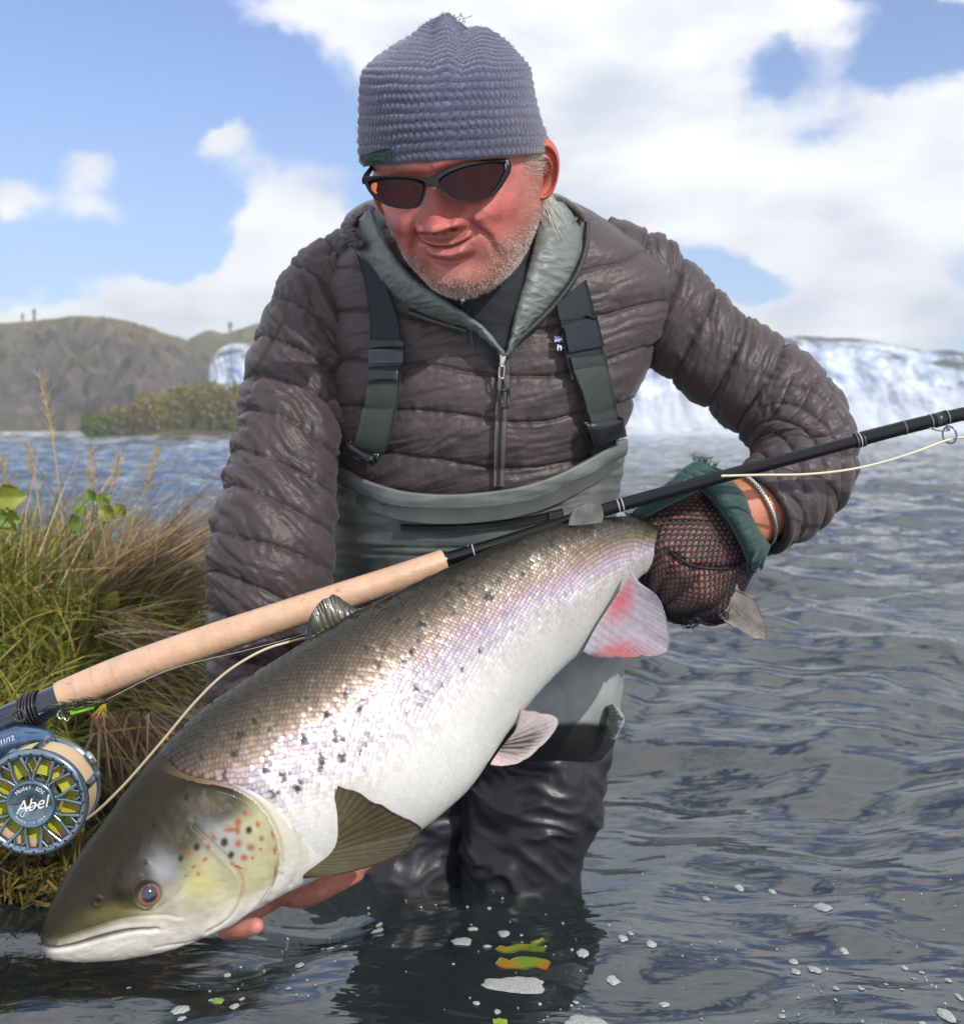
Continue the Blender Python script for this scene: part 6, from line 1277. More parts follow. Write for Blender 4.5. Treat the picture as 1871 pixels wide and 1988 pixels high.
# reel seat
rodmesh('reel_seat', spl([(-60, 1432, .893, 31), (0, 1406, .896, 30.5), (40, 1388, .899, 30), (80, 1371, .902, 28.5), (118, 1354, .905, 27)], 40), M_NAVY, 40, label='dark navy reel seat')
mb = MB()
for x, r in ((48, 34), (54, 35.5), (60, 34), (66, 35.5), (72, 34), (78, 33)): band_(x, 1388 - (x - 42) * .43, .90, r, 2.0, (.020, .022, .028))
mb.build('locking_ring', mat('locking_ring', vcol=True, rough=.4), ROD)
mb = MB(); q = np.linspace(0, 2 * PI, 24, endpoint=False); mb.tube(W(38 + 12 * np.cos(np.append(q, 0)), 1390 + 11 * np.sin(np.append(q, 0)), .868), .0012, 6, (.03, .03, .035), cap=False); mb.build('seat_emblem', mt, ROD)
def text(name, body_, size, m, parent, origin, X, Y_, shear=0.0, ext=.0003, font_space=1.0):
    cu = bpy.data.curves.new(name, 'FONT'); cu.body = body_; cu.size = size; cu.extrude = ext; cu.align_x = 'CENTER'; cu.align_y = 'CENTER'; cu.shear = shear; cu.space_character = font_space
    o = bpy.data.objects.new(name, cu); COL.objects.link(o); dg = bpy.context.evaluated_depsgraph_get(); me = bpy.data.meshes.new_from_object(o.evaluated_get(dg)); bpy.data.objects.remove(o)
    X = np.array(X) / np.linalg.norm(X); Y_ = np.array(Y_) - X * np.dot(X, Y_); Y_ /= np.linalg.norm(Y_); Z = np.cross(X, Y_); co = np.array([v.co[:] for v in me.vertices]); P = np.array(origin) + co[:, :1] * X + co[:, 1:2] * Y_ + co[:, 2:3] * Z
    for v, p in zip(me.vertices, P): v.co = p
    me.materials.clear(); me.materials.append(m); o = bpy.data.objects.new(name, me); COL.objects.link(o)
    if parent: adopt(o, parent)
    return o
M_PRINT = mat('silver_print', (.70, .70, .68), .5)
text('rod_print', '11/12', .0055, M_PRINT, ROD, W(13, 1438, .868), W(40, 1428, .868) - W(0, 1444, .868), (0, 0, 1), .2)
# ---- reel
REEL = thing('fly_reel', 'blue grey fly reel with yellow line at the left edge under the cork handle', 'fishing reel', W(70, 1555, .87))
rc = W(66, 1557, .845); back = W(95, 1529, .880) - rc; ax = -back / np.linalg.norm(back)          # ax points to the viewer
u_ = np.cross([0, 0, 1.], ax); u_ /= np.linalg.norm(u_); v_ = np.cross(ax, u_); RR = 104 / F * .845; Wd_ = np.linalg.norm(back)
def RC(r, a, z): r, a, z = np.broadcast_arrays(r, a, z); return rc + (r * np.cos(a))[..., None] * u_ + (r * np.sin(a))[..., None] * v_ + z[..., None] * ax
M_REEL = mat('anodised_steel_blue', vcol=True, rough=.20, metal=.85, noise=(90, .8, 1.15)); RB = (.24, .31, .37)
def ring(mb, prof, n=120, col=RB):
    """closed profile rows (r, z)"""
    p = np.array(prof, float); a = np.linspace(0, 2 * PI, n, endpoint=False); mb.grid(RC(p[None, :, 0], a[:, None], p[None, :, 1]), cu=True, cv=True, col=col)
mb = MB(); ring(mb, [(RR, .001), (RR * .985, .0035), (RR * .94, .0040), (RR * .86, .0030), (RR * .855, 0), (RR * .87, -.003), (RR * .98, -.004), (RR, -.002)]); mb.build('spool_rim', M_REEL, REEL)
mb = MB()
def spoke(mb, a0, r0, a1, r1, w0, w1, z0=.0018, z1=.002, t=.0022):
    p0, p1 = RC(r0, a0, z0), RC(r1, a1, z1); d = p1 - p0; s = np.cross(ax, d); s /= np.linalg.norm(s); rows = []
    for p, w in ((p0, w0), ((p0 + p1) / 2, (w0 + w1) / 2 * .92), (p1, w1)): rows.append([p - s * w - ax * t, p - s * w + ax * t * .6, p - s * w * .6 + ax * t, p + s * w * .6 + ax * t, p + s * w + ax * t * .6, p + s * w - ax * t])
    mb.grid(np.array(rows), cv=True, col=RB)
ns_ = 9
for k in range(ns_):
    a = k / ns_ * 2 * PI + .18; sb = MB()
    for s_ in (-1, 1):
        spoke(sb, a + s_ * .03, RR * .42, a + s_ * .10, RR * .60, .0013, .0011); spoke(sb, a + s_ * .10, RR * .60, a + s_ * .22, RR * .89, .0011, .0018)
        spoke(sb, a + s_ * .16, RR * .72, a + s_ * .06, RR * .88, .0007, .0009)
    sb.build('spoke', M_REEL, REEL)
mb = MB(); ring(mb, [(RR * .46, .001), (RR * .455, .006), (RR * .42, .0085), (RR * .40, .0078), (RR * .30, .0075), (.0001, .0078), (.0001, -.003), (RR * .45, -.003)], 90, (.17, .25, .31)); hub = mb.build('hub', M_REEL, REEL)
mb = MB(); rs = np.random.RandomState(5)
for k in range(28):
    a = k / 28 * 2 * PI; mb.grid(RC(np.array([[.0001], [.0011]]) * 1.0 + 0 * a, 0 * a, .0) * 0 + RC(RR * .93 + .0011 * np.cos(np.linspace(0, 2 * PI, 7))[None] * np.array([[.1], [1]]), a + .0011 / RR * np.sin(np.linspace(0, 2 * PI, 7))[None] * np.array([[.1], [1]]), .0042), col=(.01, .012, .015))
mb.build('drilled_hole', mat('dark_hole', vcol=True, rough=.8), REEL, kind='stuff')
mb = MB(); mb.tube(spl([RC(RR * .38, PI - .05, .0082), RC(RR * .1, PI - .3, .0082), RC(RR * .38, .05, .0082)], 10), .0003, 5, (.03, .04, .05)); mb.build('hub_line', mt, hub)
text('reel_lettering', 'Abel', .0135, M_PRINT, hub, RC(.0005, .0, .0084), u_ + v_ * .22, v_, .45)
mb = MB(); mb.tube(spl([RC(.0015, -.3, .0085), RC(.0085, .12, .0085), RC(.002, -1.3, .0085), RC(.0062, -2.5, .0085), RC(.0105, -2.45, .0085), RC(.0105, -2.15, .0085), RC(.006, -2.2, .0085), RC(.002, -2.9, .0085)], 50), .00035, 5); mb.build('script_flourish', M_PRINT, hub, usecol=False)
def arctext(s, r, a0, da, size, flip=False):
    for i, ch in enumerate(s):
        if ch == ' ': continue
        a = a0 - i * da if not flip else a0 + i * da; rad = math.cos(a) * u_ + math.sin(a) * v_; tn = math.sin(a) * u_ - math.cos(a) * v_
        text('reel_lettering', ch, size, M_PRINT, hub, RC(r, a, .0083), tn if not flip else -tn, rad if not flip else -rad, 0, .0002)
arctext('Model SDS', RR * .33, PI / 2 + .75, .19, .0042); arctext('made in USA', RR * .33, -PI / 2 - .85, .17, .0030, True)
# line on the spool
M_LINE = mat('line_coils', vcol=True, rough=.55, bump=[(700, .3, .001)])
def coils():
    a = np.linspace(0, 2 * PI, 120, endpoint=False); r = np.linspace(.50, .93, 60); A, R_ = np.meshgrid(a, r, indexing='ij'); z = -.0045 - .0006 * (1 - np.abs(np.sin(R_ * 90))) - .001 * np.sin(3 * A) * 0
    w = R_ + .008 * np.sin(2 * A + 1); c = np.where((w < .74)[..., None], np.array([.52, .50, .035]), np.array([.60, .43, .27])) * (.8 + .2 * np.abs(np.sin(R_ * 90)))[..., None]
    mb = MB(); mb.grid(RC(R_ * RR, A, z), cu=True, col=c); zz = np.linspace(-.0045, -Wd_ + .004, 26); A, Z = np.meshgrid(a, zz, indexing='ij'); c = np.ones(A.shape + (3,)) * np.array([.64, .49, .31]) * (.8 + .2 * np.abs(np.sin(Z * 2200)))[..., None]
    mb.grid(RC(RR * .93 + .0005 * np.abs(np.sin(Z * 2200)), A, Z), cu=True, col=c); mb.build('wound_line', M_LINE, REEL, label='yellow and cream line wound on the spool')
coils()
# back frame and pillars
mb = MB(); R2 = RR * .97; ring(mb, [(R2, -Wd_), (R2, -Wd_ - .004), (R2 * .97, -Wd_ - .005), (R2 * .84, -Wd_ - .004), (R2 * .83, -Wd_), (R2 * .86, -Wd_ + .001)]); ring(mb, [(R2 * .98, -Wd_ + .001), (R2, -Wd_ - .001), (R2 * .97, -Wd_ - .0005)], col=(.4, .5, .6)); mb.build('back_frame', M_REEL, REEL)
for a in (1.55, 2.3, -.9, -2.2, .25):
    mb = MB(); mb.tube([RC(R2 * .985, a, -.004), RC(R2 * .985, a, -Wd_)], .0030, 12, RB); mb.build('pillar', M_REEL, REEL)
for a in (.75, 2.3, -.5, -1.7, 3.6):
    mb = MB(); mb.tube([RC(R2 * .90, a, -Wd_ - .002), RC(R2 * .2, a + .2, -Wd_ - .002)], .0030, 8, RB); mb.build('back_spoke', M_REEL, REEL)
mb = MB(); mb.tube([RC(R2 * 1.0, .62, -Wd_ + .004), RC(R2 * 1.09, .62, -Wd_ + .002)], [.0058, .0062], 18, (.55, .6, .66)); mb.build('drag_knob', M_REEL, REEL)
mb = MB(); f0 = W(30, 1432, .886); mb.tube(spl([W(-10, 1452, .886), W(40, 1434, .886), W(85, 1432, .882), W(110, 1444, .878)], 14), [.010, .0115, .012, .0125, .012, .012, .011, .010, .009, .008, .007, .006, .004, .003], 16, (.12, .20, .32)); mb.build('reel_foot', M_REEL, REEL)
# ---- line
LN = thing('fly_line', 'pale cream fly line curving from the reel past the salmon and along the rod', 'fishing line', W(400, 1340, .87)); M_FL = mat('fly_line', vcol=True, rough=.35, spec=.5)
mb = MB(); mb.tube(W(*spl([(120, 1600, .870), (168, 1590, .865), (235, 1530, .86), (310, 1445, .86), (380, 1362, .865), (440, 1305, .872), (510, 1263, .885), (575, 1243, .90), (620, 1234, .93)], 120).T), .00115, 8, (.50, .42, .28)); mb.build('running_line', M_FL, LN)
mb = MB(); mb.tube(W(*spl([(1400, 924, .975), (1480, 922, .975), (1560, 921, .975), (1640, 913, .976), (1710, 898, .978), (1780, 876, .98), (1843, 853, .985), (1900, 846, .985), (2050, 830, .98), (2400, 740, .98)], 140).T), .00115, 8, (.58, .54, .38)); mb.build('running_line', M_FL, LN)
mb = MB(); mb.tube(W(*spl([(200, 1362, .872), (330, 1300, .885), (480, 1262, .90), (600, 1228, .918), (700, 1188, .93), (780, 1150, .94), (850, 1112, .948)], 80).T), .00022, 6, (.45, .42, .35)); mb.build('leader', M_FL, LN)
# ---- salmon fly hooked to the handle
FLY = thing('salmon_fly', 'black and bright green salmon fly at the lower end of the cork handle', 'fishing fly', W(160, 1372, .87)); M_FLY = mat('fly_dressing', vcol=True, rough=.3, spec=.6); mb = MB(); rs = np.random.RandomState(9)
h0, h1 = W(207, 1362, .868), W(120, 1376, .868); d = h1 - h0
mb.tube(spl([h0, h0 + d * .5, h1], 12), [.0012, .0020, .0019, .0018, .0017, .0016, .0015, .0014, .0013, .0012, .001, .0006], 10, (.012, .014, .012)); mb.build('shank', M_FLY, FLY)
mb = MB(); mb.tube([h0 + d * .30 + (0, 0, -.0030), h0 + d * .80 + (0, 0, -.0038)], [.0018, .0026], 10, (.30, .75, .03)); mb.build('green_butt', M_FLY, FLY)
mb = MB()
for k in range(420):
    t = rs.uniform(0, .55); p = h0 + d * t; e = p + d * rs.uniform(.25, .75) + rs.normal(0, .0028, 3) + (0, 0, .001); c = [(.012, .013, .012), (.015, .016, .012), (.5, .45, .03), (.10, .35, .12), (.35, .6, .05)][min(4, int(rs.exponential(.9)))]; mb.tube([p, (p + e) / 2 + rs.normal(0, .0008, 3), e], [.00022, .00018, .00008], 3, c, cap=False)
for k in range(30):
    p = h0 + d * .02; e = p + np.array([rs.uniform(-.012, .002), -.002, rs.uniform(-.014, -.006)]); mb.tube([p, e], [.0002, .0001], 3, (.55, .36, .02), cap=False)
mb.build('hackle', M_FLY, FLY, kind='stuff')
mb = MB(); ellip(mb, 207, 1361, .866, 4, 4, .002); mb.build('fly_head', mat('red_black_head', (.03, .008, .006), .2), FLY, usecol=False)
mb = MB(); q = spl([W(120, 1377, .868), W(112, 1386, .866), (W(116, 1396, .866)), W(126, 1392, .866)], 14); mb.tube(q, .0006, 6); q = spl([W(120, 1377, .868), W(122, 1390, .87), W(130, 1400, .87), W(136, 1392, .87)], 14); mb.tube(q, .0006, 6); mb.build('hook', M_SIL, FLY, usecol=False)
# ================================================================== BANK GRASS
M_GRASS = mat('grass_blade', vcol=True, rough=.55, spec=.3)
def blades(name, n, root_f, dir_f, len_f, wid, cols, seed, bend=.35, segs=5, parent=None, **k):
    rs = np.random.RandomState(seed); P = root_f(rs, n); D = dir_f(rs, n, P); D /= np.linalg.norm(D, axis=1, keepdims=True); L = len_f(rs, n)[:, None]
    S = np.cross(D, rs.normal(size=(n, 3))); S /= np.linalg.norm(S, axis=1, keepdims=True); w = wid * rs.uniform(.6, 1.3, (n, 1)); t = np.linspace(0, 1, segs)
    side = rs.normal(size=(n, 3)) * .35; side[:, 2] = 0; g = rs.uniform(.3, 1.2, (n, 1)) * bend; rows = []
    for a in t:
        c = P + D * L * a + (side - np.array([0, 0, 1.0]) * .9) * g * L * a * a; rows.append(np.stack([c - S * w * (1 - a ** 1.5) * .5, c + S * w * (1 - a ** 1.5) * .5], 1))
    V = np.stack(rows, 1).reshape(n, segs * 2, 3); V = V[:, :].reshape(-1, 3); b = np.arange(n)[:, None, None] * segs * 2; f = np.array([[2 * i, 2 * i + 1, 2 * i + 3, 2 * i + 2] for i in range(segs - 1)]); F_ = (b + f[None]).reshape(-1, 4)
    C = np.array(cols); ci = rs.randint(0, len(C), n); c = C[ci] * rs.uniform(.7, 1.3, (n, 1)); c = np.repeat(c, segs * 2, 0)
    return mesh(name, V, F_, M_GRASS, parent, True, np.clip(c, 0, 1), **k)
# bank of earth under the tussock
gx, gy = np.meshgrid(np.linspace(-2.4, -.40, 150), np.linspace(1.05, 3.2, 150), indexing='ij'); edge = -.80 - .18 * (gy - 1.6) + .06 * fbm(v3(gx * 0, gy * 4, 0 * gx), 3, 5)
gz = -.45 + .60 * sstep(.10, -.30, gx - edge) * sstep(1.15, 1.5, gy) + .12 * sstep(0, -.8, gx - edge) + .05 * fbm(v3(gx * 6, gy * 6, 0 * gx), 4, 6)
mesh('river_bank', v3(gx, gy, gz), gridF(150, 150), mat('bank_earth', (.045, .035, .018), .95, noise=(30, .5, 1.5), bump=[(60, .6, .02)]), kind='structure')
GR = [(.32, .27, .05), (.26, .25, .04), (.16, .19, .03), (.36, .28, .07), (.33, .25, .09), (.08, .11, .02), (.20, .20, .04), (.16, .19, .035), (.14, .18, .03), (.24, .22, .04)]
DRY = [(.34, .25, .13), (.28, .17, .09), (.22, .13, .08), (.40, .31, .18), (.17, .12, .06)]
def tus(cx, cy, cz, rx, ry):
    def f(rs, n): a = rs.uniform(0, 2 * PI, n); r = np.sqrt(rs.uniform(0, 1, n)); return v3(cx + rx * r * np.cos(a), cy + ry * r * np.sin(a), cz + rs.uniform(-.05, .04, n))
    return f
def outdir(cx, cy, up, spread=.4, lean=(0, 0)):
    def f(rs, n, P): o = P - np.array([cx, cy, 0]); o[:, 2] = 0; return o * 2.2 + np.array([lean[0], lean[1], up]) + rs.normal(0, spread, (n, 3))
    return f
for i, (px, py, d, rx, ry, n, L0, L1, up, lean, lab) in enumerate([
        (60, 1200, 1.95, .22, .22, 5200, .16, .36, .9, (.25, -.25), 'sunlit olive green grass tussock behind the cork handle'),
        (150, 1270, 1.80, .15, .14, 3400, .12, .26, .85, (.40, -.2), 'grass tussock leaning over the water left of the sleeve'),
        (-40, 1400, 1.62, .14, .12, 2600, .12, .26, .7, (.25, -.35), 'grass hanging down behind the reel'),
        (-150, 1180, 1.9, .22, .22, 2500, .2, .42, 1.0, (.1, -.1), 'grass tussock at the left edge of the picture')]):
    c = W(px, py, d); blades('grass_tussock', n, tus(c[0], c[1], c[2] - .04, rx, ry), outdir(c[0], c[1], up, .45, lean), lambda rs, n, a=L0, b=L1: rs.uniform(a, b, n), .0042, GR, 20 + i, .55, kind='stuff', label=lab)
# dry stems sweeping to the right, seed heads
c0 = W(175, 1200, 1.85)
def plume_dir(rs, n, P): return np.array([1.0, -.05, .72]) + rs.normal(0, .13, (n, 3)) * np.array([1.6, 1, 1.2])
blades('dry_grass', 760, tus(c0[0], c0[1], c0[2], .07, .06), plume_dir, lambda rs, n: rs.uniform(.18, .42, n), .0026, DRY, 31, .16, 6, kind='stuff', label='brown dry grass plume sweeping toward the sleeve')
blades('dry_grass', 200, lambda rs, n: W(rs.uniform(-30, 330, n), rs.uniform(1080, 1180, n), rs.uniform(1.75, 2.05, n)), lambda rs, n, P: np.array([.30, 0, 1.0]) + rs.normal(0, .38, (n, 3)), lambda rs, n: rs.uniform(.10, .30, n), .0020, DRY, 32, .18, 5, kind='stuff', label='thin dry stalks above the tussock')
blades('dry_grass', 520, lambda rs, n: W(rs.uniform(180, 300, n), rs.uniform(1180, 1420, n), rs.uniform(1.6, 1.85, n)), lambda rs, n, P: np.array([.95, -.1, -.12]) + rs.normal(0, .32, (n, 3)), lambda rs, n: rs.uniform(.06, .17, n), .0026, DRY + GR[3:5], 33, .25, 5, kind='stuff', label='reddish dry stalks over the water by the sleeve')
blades('dry_grass', 700, lambda rs, n: W(rs.uniform(180, 300, n), rs.uniform(1380, 1440, n), rs.uniform(1.5, 1.65, n)), lambda rs, n, P: np.array([.35, -.1, -.9]) + rs.normal(0, .33, (n, 3)), lambda rs, n: rs.uniform(.05, .12, n), .003, [(.26, .13, .08), (.33, .19, .11), (.20, .10, .05), (.38, .27, .17)], 34, .1, 5, kind='stuff', label='rust brown roots and stalks at the waterline under the tussock')
# dark weeds by the reel
c1 = W(40, 1690, 1.30); blades('water_weed', 1500, tus(c1[0] - .02, c1[1] + .02, .015, .085, .05), outdir(c1[0], c1[1], .55, .5, (.2, 0)), lambda rs, n: rs.uniform(.02, .07, n), .005, [(.10, .085, .02), (.15, .11, .02), (.06, .055, .02), (.18, .12, .03)], 41, .4, 4, kind='stuff', label='brown green weed at the waterline below the reel')
def stalk(pts, r, label, col=(.36, .28, .15), seed=1, head=True):
    root = thing('grass_stalk', label, 'grass stalk', W(*pts[0])); mb = MB(); q = spl(pts, 30); P = W(q[:, 0], q[:, 1], q[:, 2]); mb.tube(P, np.linspace(r, r * .45, 30), 6, col); mb.build('stem', M_GRASS, root)
    if head:
        rs = np.random.RandomState(seed); mb = MB()
        for k in range(60):
            i = rs.randint(20, 30); p = P[i]; e = p + rs.normal(0, .007, 3) + (0, 0, .012); mb.tube([p, e], [.0008, .0003], 4, np.array(col) * 1.1, cap=False)
        mb.build('seed_head', M_GRASS, root, kind='stuff')
for k, (pts, r, lb) in enumerate([([(128, 1120, 1.9), (118, 980, 1.9), (100, 840, 1.9), (78, 735, 1.9)], .0022, 'tallest dry grass stalk, rising in front of the hill'), ([(85, 1080, 1.9), (75, 980, 1.9), (55, 872, 1.9)], .0018, 'pale bent grass stalk with a blunt top left of the tallest one'), ([(165, 1100, 1.9), (178, 980, 1.9), (176, 880, 1.9)], .0012, 'thin upright dry stalk beside the green leaves'), ([(190, 1100, 1.9), (215, 980, 1.9), (232, 885, 1.9)], .0013, 'slender stalk leaning right over the river'), ([(205, 1120, 1.9), (260, 1000, 1.9), (305, 885, 1.9)], .0012, 'rightmost thin stalk leaning toward the sleeve'), ([(20, 1060, 1.9), (14, 980, 1.9), (6, 900, 1.9)], .0012, 'thin stalk at the left edge of the picture')]): stalk(pts, r, lb, seed=k)
# leafy plants
M_PLEAF = mat('broad_leaf', vcol=True, rough=.45, spec=.4)
def leafy(pos, stems, label, seed):
    root = thing('leafy_plant', label, 'plant', W(*pos)); mb = MB(); rs = np.random.RandomState(seed)
    for (x, y, d, sz, ang, col) in stems:
        mb.tube(spl([W(pos[0], pos[1], pos[2]), W((pos[0] + x) / 2 + 4, (pos[1] + y) / 2, d), W(x, y, d)], 8), .0012, 5, (.12, .13, .04))
        u, v = np.meshgrid(np.linspace(-1, 1, 9), np.linspace(0, 1, 12), indexing='ij'); w = np.sin(PI * v ** .75) ** .8 * (1 + .12 * np.sin(v * 22)); L = v3(u * w * .5 * sz, 0 * u - .25 * sz * np.abs(u) * w + .3 * sz * v * v, v * sz - .0)
        ca, sa = math.cos(ang), math.sin(ang); X = L[..., 0] * ca + L[..., 2] * sa; Z = -L[..., 0] * sa + L[..., 2] * ca; c = W(x, y, d)
        V, F_ = slab(c + v3(X, L[..., 1], Z), .0006); o = mesh('leaf', V, F_, M_PLEAF, root, col=np.ones((len(V), 3)) * np.array(col) * (1 + .3 * fbm(V * 60, 2, seed)[:, None]))
    mb.build('stem', M_GRASS, root)
G1, G2, G3 = (.12, .20, .025), (.20, .22, .03), (.08, .15, .03)
leafy((165, 1110, 1.85), [(160, 1010, 1.83, .030, -1.9, G1), (150, 1000, 1.83, .022, .4, G1), (182, 975, 1.84, .026, -.6, G3), (196, 985, 1.83, .030, 2.4, G2), (190, 980, 1.84, .026, .9, G1), (226, 978, 1.84, .026, 2.7, G2), (212, 985, 1.84, .024, -1.0, G2)], 'small plant with bright green leaves at the top of the tussock', 1)
leafy((8, 1110, 1.85), [(-4, 968, 1.83, .045, 1.5, G2), (4, 962, 1.84, .03, 1.2, G1), (-2, 1000, 1.83, .035, 1.9, G1), (6, 1008, 1.83, .03, 2.5, G2)], 'green leaves at the left edge of the picture above the grass', 2)
leafy((215, 1250, 1.78), [(214, 1180, 1.76, .028, .3, (.30, .24, .03)), (226, 1200, 1.76, .024, 1.3, (.34, .24, .03)), (210, 1225, 1.76, .030, 2.7, (.28, .25, .04)), (96, 1200, 1.80, .04, 2.0, (.07, .16, .05))], 'yellowing leaves on the right flank of the tussock', 3)
# ================================================================== FOAM, FLOATING LEAVES, BUBBLES
M_FOAM = mat('river_foam', (.50, .51, .50), .5, spec=.4, noise=(500, .6, 1.15), bump=[(700, .8, .002, 'v')], sss=(.2, (1, 1, 1), .003))
def wz(P2): return wave(np.asarray(P2)[..., 0], np.asarray(P2)[..., 1])
def on_water(x, y):
    d = np.array([*W(x, y, 1.0)]) - np.array([0, 0, CAMH]); t = -CAMH / d[2]; p = np.array([0, 0, CAMH]) + d * t; return p[:2]
def foam(x, y, w, h, seed, label, holes=0, group='small foam flecks floating on the water'):
    c = on_water(x, y); rs = np.random.RandomState(seed); e = on_water(x + w, y) - c; dpt = np.linalg.norm(on_water(x, y - h) - c); rx = np.linalg.norm(e)
    nr, na = 8, 40; a = np.linspace(0, 2 * PI, na, endpoint=False); r = np.linspace(0, 1, nr)[:, None]; out = 1 + .36 * pn(v3(np.cos(a) * 1.3, np.sin(a) * 1.3, seed * 3.3), 1) + .12 * pn(v3(np.cos(a) * 3.5, np.sin(a) * 3.5, seed), 2)
    X = c[0] + rx * r * out * np.cos(a); Y_ = c[1] + dpt * r * out * np.sin(a); Z = wave(X, Y_) + .0006 + .0018 * min(1, rx / .006) * np.sqrt(np.clip(1 - r ** 2, 0, 1)) * (1 + .25 * pn(v3(X * 300, Y_ * 300, 0 * X), 3))
    o = mesh('foam_fleck' if w < 28 else 'foam_patch', v3(X, Y_, Z), gridF(nr, na, cv=True), M_FOAM); tag(o, label, 'foam', group); return o
FO = [(1598, 1711, 20, 14, 'large foam fleck in the dark ripple right of the leg'), (1436, 1668, 11, 8, 'foam fleck above the large one, in the ripple right of the leg'), (1500, 1672, 9, 6, None), (1372, 1693, 9, 6, None), (1640, 1797, 10, 7, None), (1541, 1822, 13, 7, 'flat foam fleck left of the round pair right of the leg'), (1581, 1841, 16, 11, 'round foam fleck, upper of a pair right of the leg'), (1545, 1847, 12, 9, 'round foam fleck, lower left of a pair right of the leg'),
      (1757, 1821, 8, 6, None), (1790, 1833, 6, 4, None), (1775, 1848, 6, 4, None), (1842, 1857, 8, 6, None), (1720, 1876, 6, 4, None), (1622, 1893, 8, 6, None), (1672, 1895, 7, 5, None), (1752, 1891, 5, 3, None), (1622, 1920, 4, 4, None), (1518, 1942, 10, 7, None), (1862, 1905, 8, 10, None), (1837, 1957, 20, 18, 'foam fleck nearest the lower right corner'), (1790, 1975, 10, 6, None), (1502, 1982, 8, 6, None),
      (1208, 1812, 12, 8, None), (1264, 1816, 13, 8, None), (1224, 1800, 7, 5, None), (1130, 1846, 14, 11, 'foam fleck at the edge of the dark reflection of the leg'), (1190, 1885, 16, 8, 'oval foam fleck right of the large foam patch'), (1290, 1914, 13, 5, None), (1118, 1926, 8, 4, None), (978, 1792, 15, 9, None), (1012, 1796, 4, 3, None), (898, 1812, 24, 14, 'pale foam fleck left of the green leaves'), (918, 1780, 12, 5, None), (945, 1825, 12, 4, None), (878, 1812, 4, 3, None),
      (732, 1753, 16, 8, 'clear foam bubble cluster between fish and leg'), (736, 1735, 8, 6, None), (640, 1812, 10, 6, None), (668, 1815, 8, 4, None), (626, 1800, 5, 4, None), (438, 1826, 0.1, .1, None), (440, 1858, 9, 5, None), (582, 1864, 13, 7, None), (350, 1956, 22, 11, 'foam fleck in the blue water at the bottom left'), (352, 1975, 10, 6, None), (470, 1950, 8, 4, None), (456, 1966, 12, 8, None), (925, 1947, 9, 5, None), (965, 1960, 8, 6, None), (1048, 1938, 5, 4, None), (950, 1740, 5, 3, None), (560, 1934, 7, 4, None), (410, 1940, 7, 3, None), (250, 1905, 6, 3, None), (880, 1868, 4, 2, None)]
ORD = ['first', 'second', 'third', 'fourth', 'fifth', 'sixth', 'seventh', 'eighth', 'ninth', 'tenth', 'eleventh', 'twelfth', 'thirteenth', 'fourteenth', 'fifteenth', 'sixteenth']
ZN = [(0, 600, 'in the blue water below the fish head'), (600, 860, 'between the pectoral fin and the submerged leg'), (860, 1090, 'around the floating leaves'), (1090, 1450, 'just right of the dark leg reflection'), (1450, 1700, 'in the open water right of the legs'), (1700, 1900, 'near the lower right corner')]
for i, (x, y, w, h, lb) in enumerate(FO):
    if w < 1: continue
    if not lb:
        z = next(q for q in ZN if q[0] <= x < q[1]); mates = sorted(q[0] + q[1] * 1e-4 for q in FO if q[2] >= 1 and not q[4] and z[0] <= q[0] < z[1]); lb = 'small foam fleck, %s from the left %s' % (ORD[mates.index(x + y * 1e-4)], z[2])
    foam(x, y, w * .78, h * .78, i + 3, lb)
foam(996, 1901, 62, 17, 101, 'large white foam patch in front of the submerged leg', group=None); foam(1150, 1968, 52, 20, 102, 'white foam patch at the bottom edge of the picture', group=None)
rs = np.random.RandomState(17); mb = MB()
for k in range(110):      # pin-head bubbles
    x, y = rs.uniform(300, 1871), rs.uniform(1650, 1985); c = on_water(x, y); r = rs.uniform(.0006, .0016); t, f = np.meshgrid(np.linspace(0, PI / 2, 4), np.linspace(0, 2 * PI, 8, endpoint=False), indexing='ij'); mb.grid(v3(c[0] + r * np.sin(t) * np.cos(f), c[1] + r * np.sin(t) * np.sin(f), float(wave(c[0], c[1])) + .0005 + r * np.cos(t)), cv=True)
mb.build('tiny_bubbles', M_FOAM, None, usecol=False, kind='stuff', label='tiny white bubbles dotted over the near water')
M_WL = mat('wet_leaf', vcol=True, rough=.15, spec=.6)
def wleaf(pts, w, label, c1, c2, seed):
    q = spl(pts, 30); C = np.array([on_water(a, b) for a, b in q]); T = np.gradient(C, axis=0); T /= np.linalg.norm(T, axis=1, keepdims=True); S = np.stack([-T[:, 1], T[:, 0]], 1); v = np.linspace(-1, 1, 7); t = np.linspace(0, 1, 30); ww = w * (.30 + .55 * np.sin(PI * t) ** .6 + .25 * np.cos(t * 2 * PI) ** 2) * (1 + .3 * pn(v3(t * 6, 0, seed), 3))
    X = C[:, None, 0] + S[:, None, 0] * v[None] * ww[:, None]; Y_ = C[:, None, 1] + S[:, None, 1] * v[None] * ww[:, None]; G = v3(X, Y_, wave(X, Y_) + .0022 + .001 * np.sin(v * 2)[None]); k = sstep(-.2, .4, fbm(G * 60, 3, seed))[..., None]; V, F_ = slab(G if gnormals(G)[15, 3, 2] > 0 else G[:, ::-1], .0006)
    o = mesh('floating_leaf', V, F_, M_WL, col=np.concatenate([(np.array(c1) * (1 - k) + np.array(c2) * k).reshape(-1, 3)] * 2)); tag(o, label, 'leaf')
wleaf([(966, 1832), (985, 1840), (1010, 1832), (1035, 1838), (1058, 1842)], .0075, 'upper yellow green leaf floating above the large foam patch', (.10, .18, .02), (.27, .23, .03), 1)
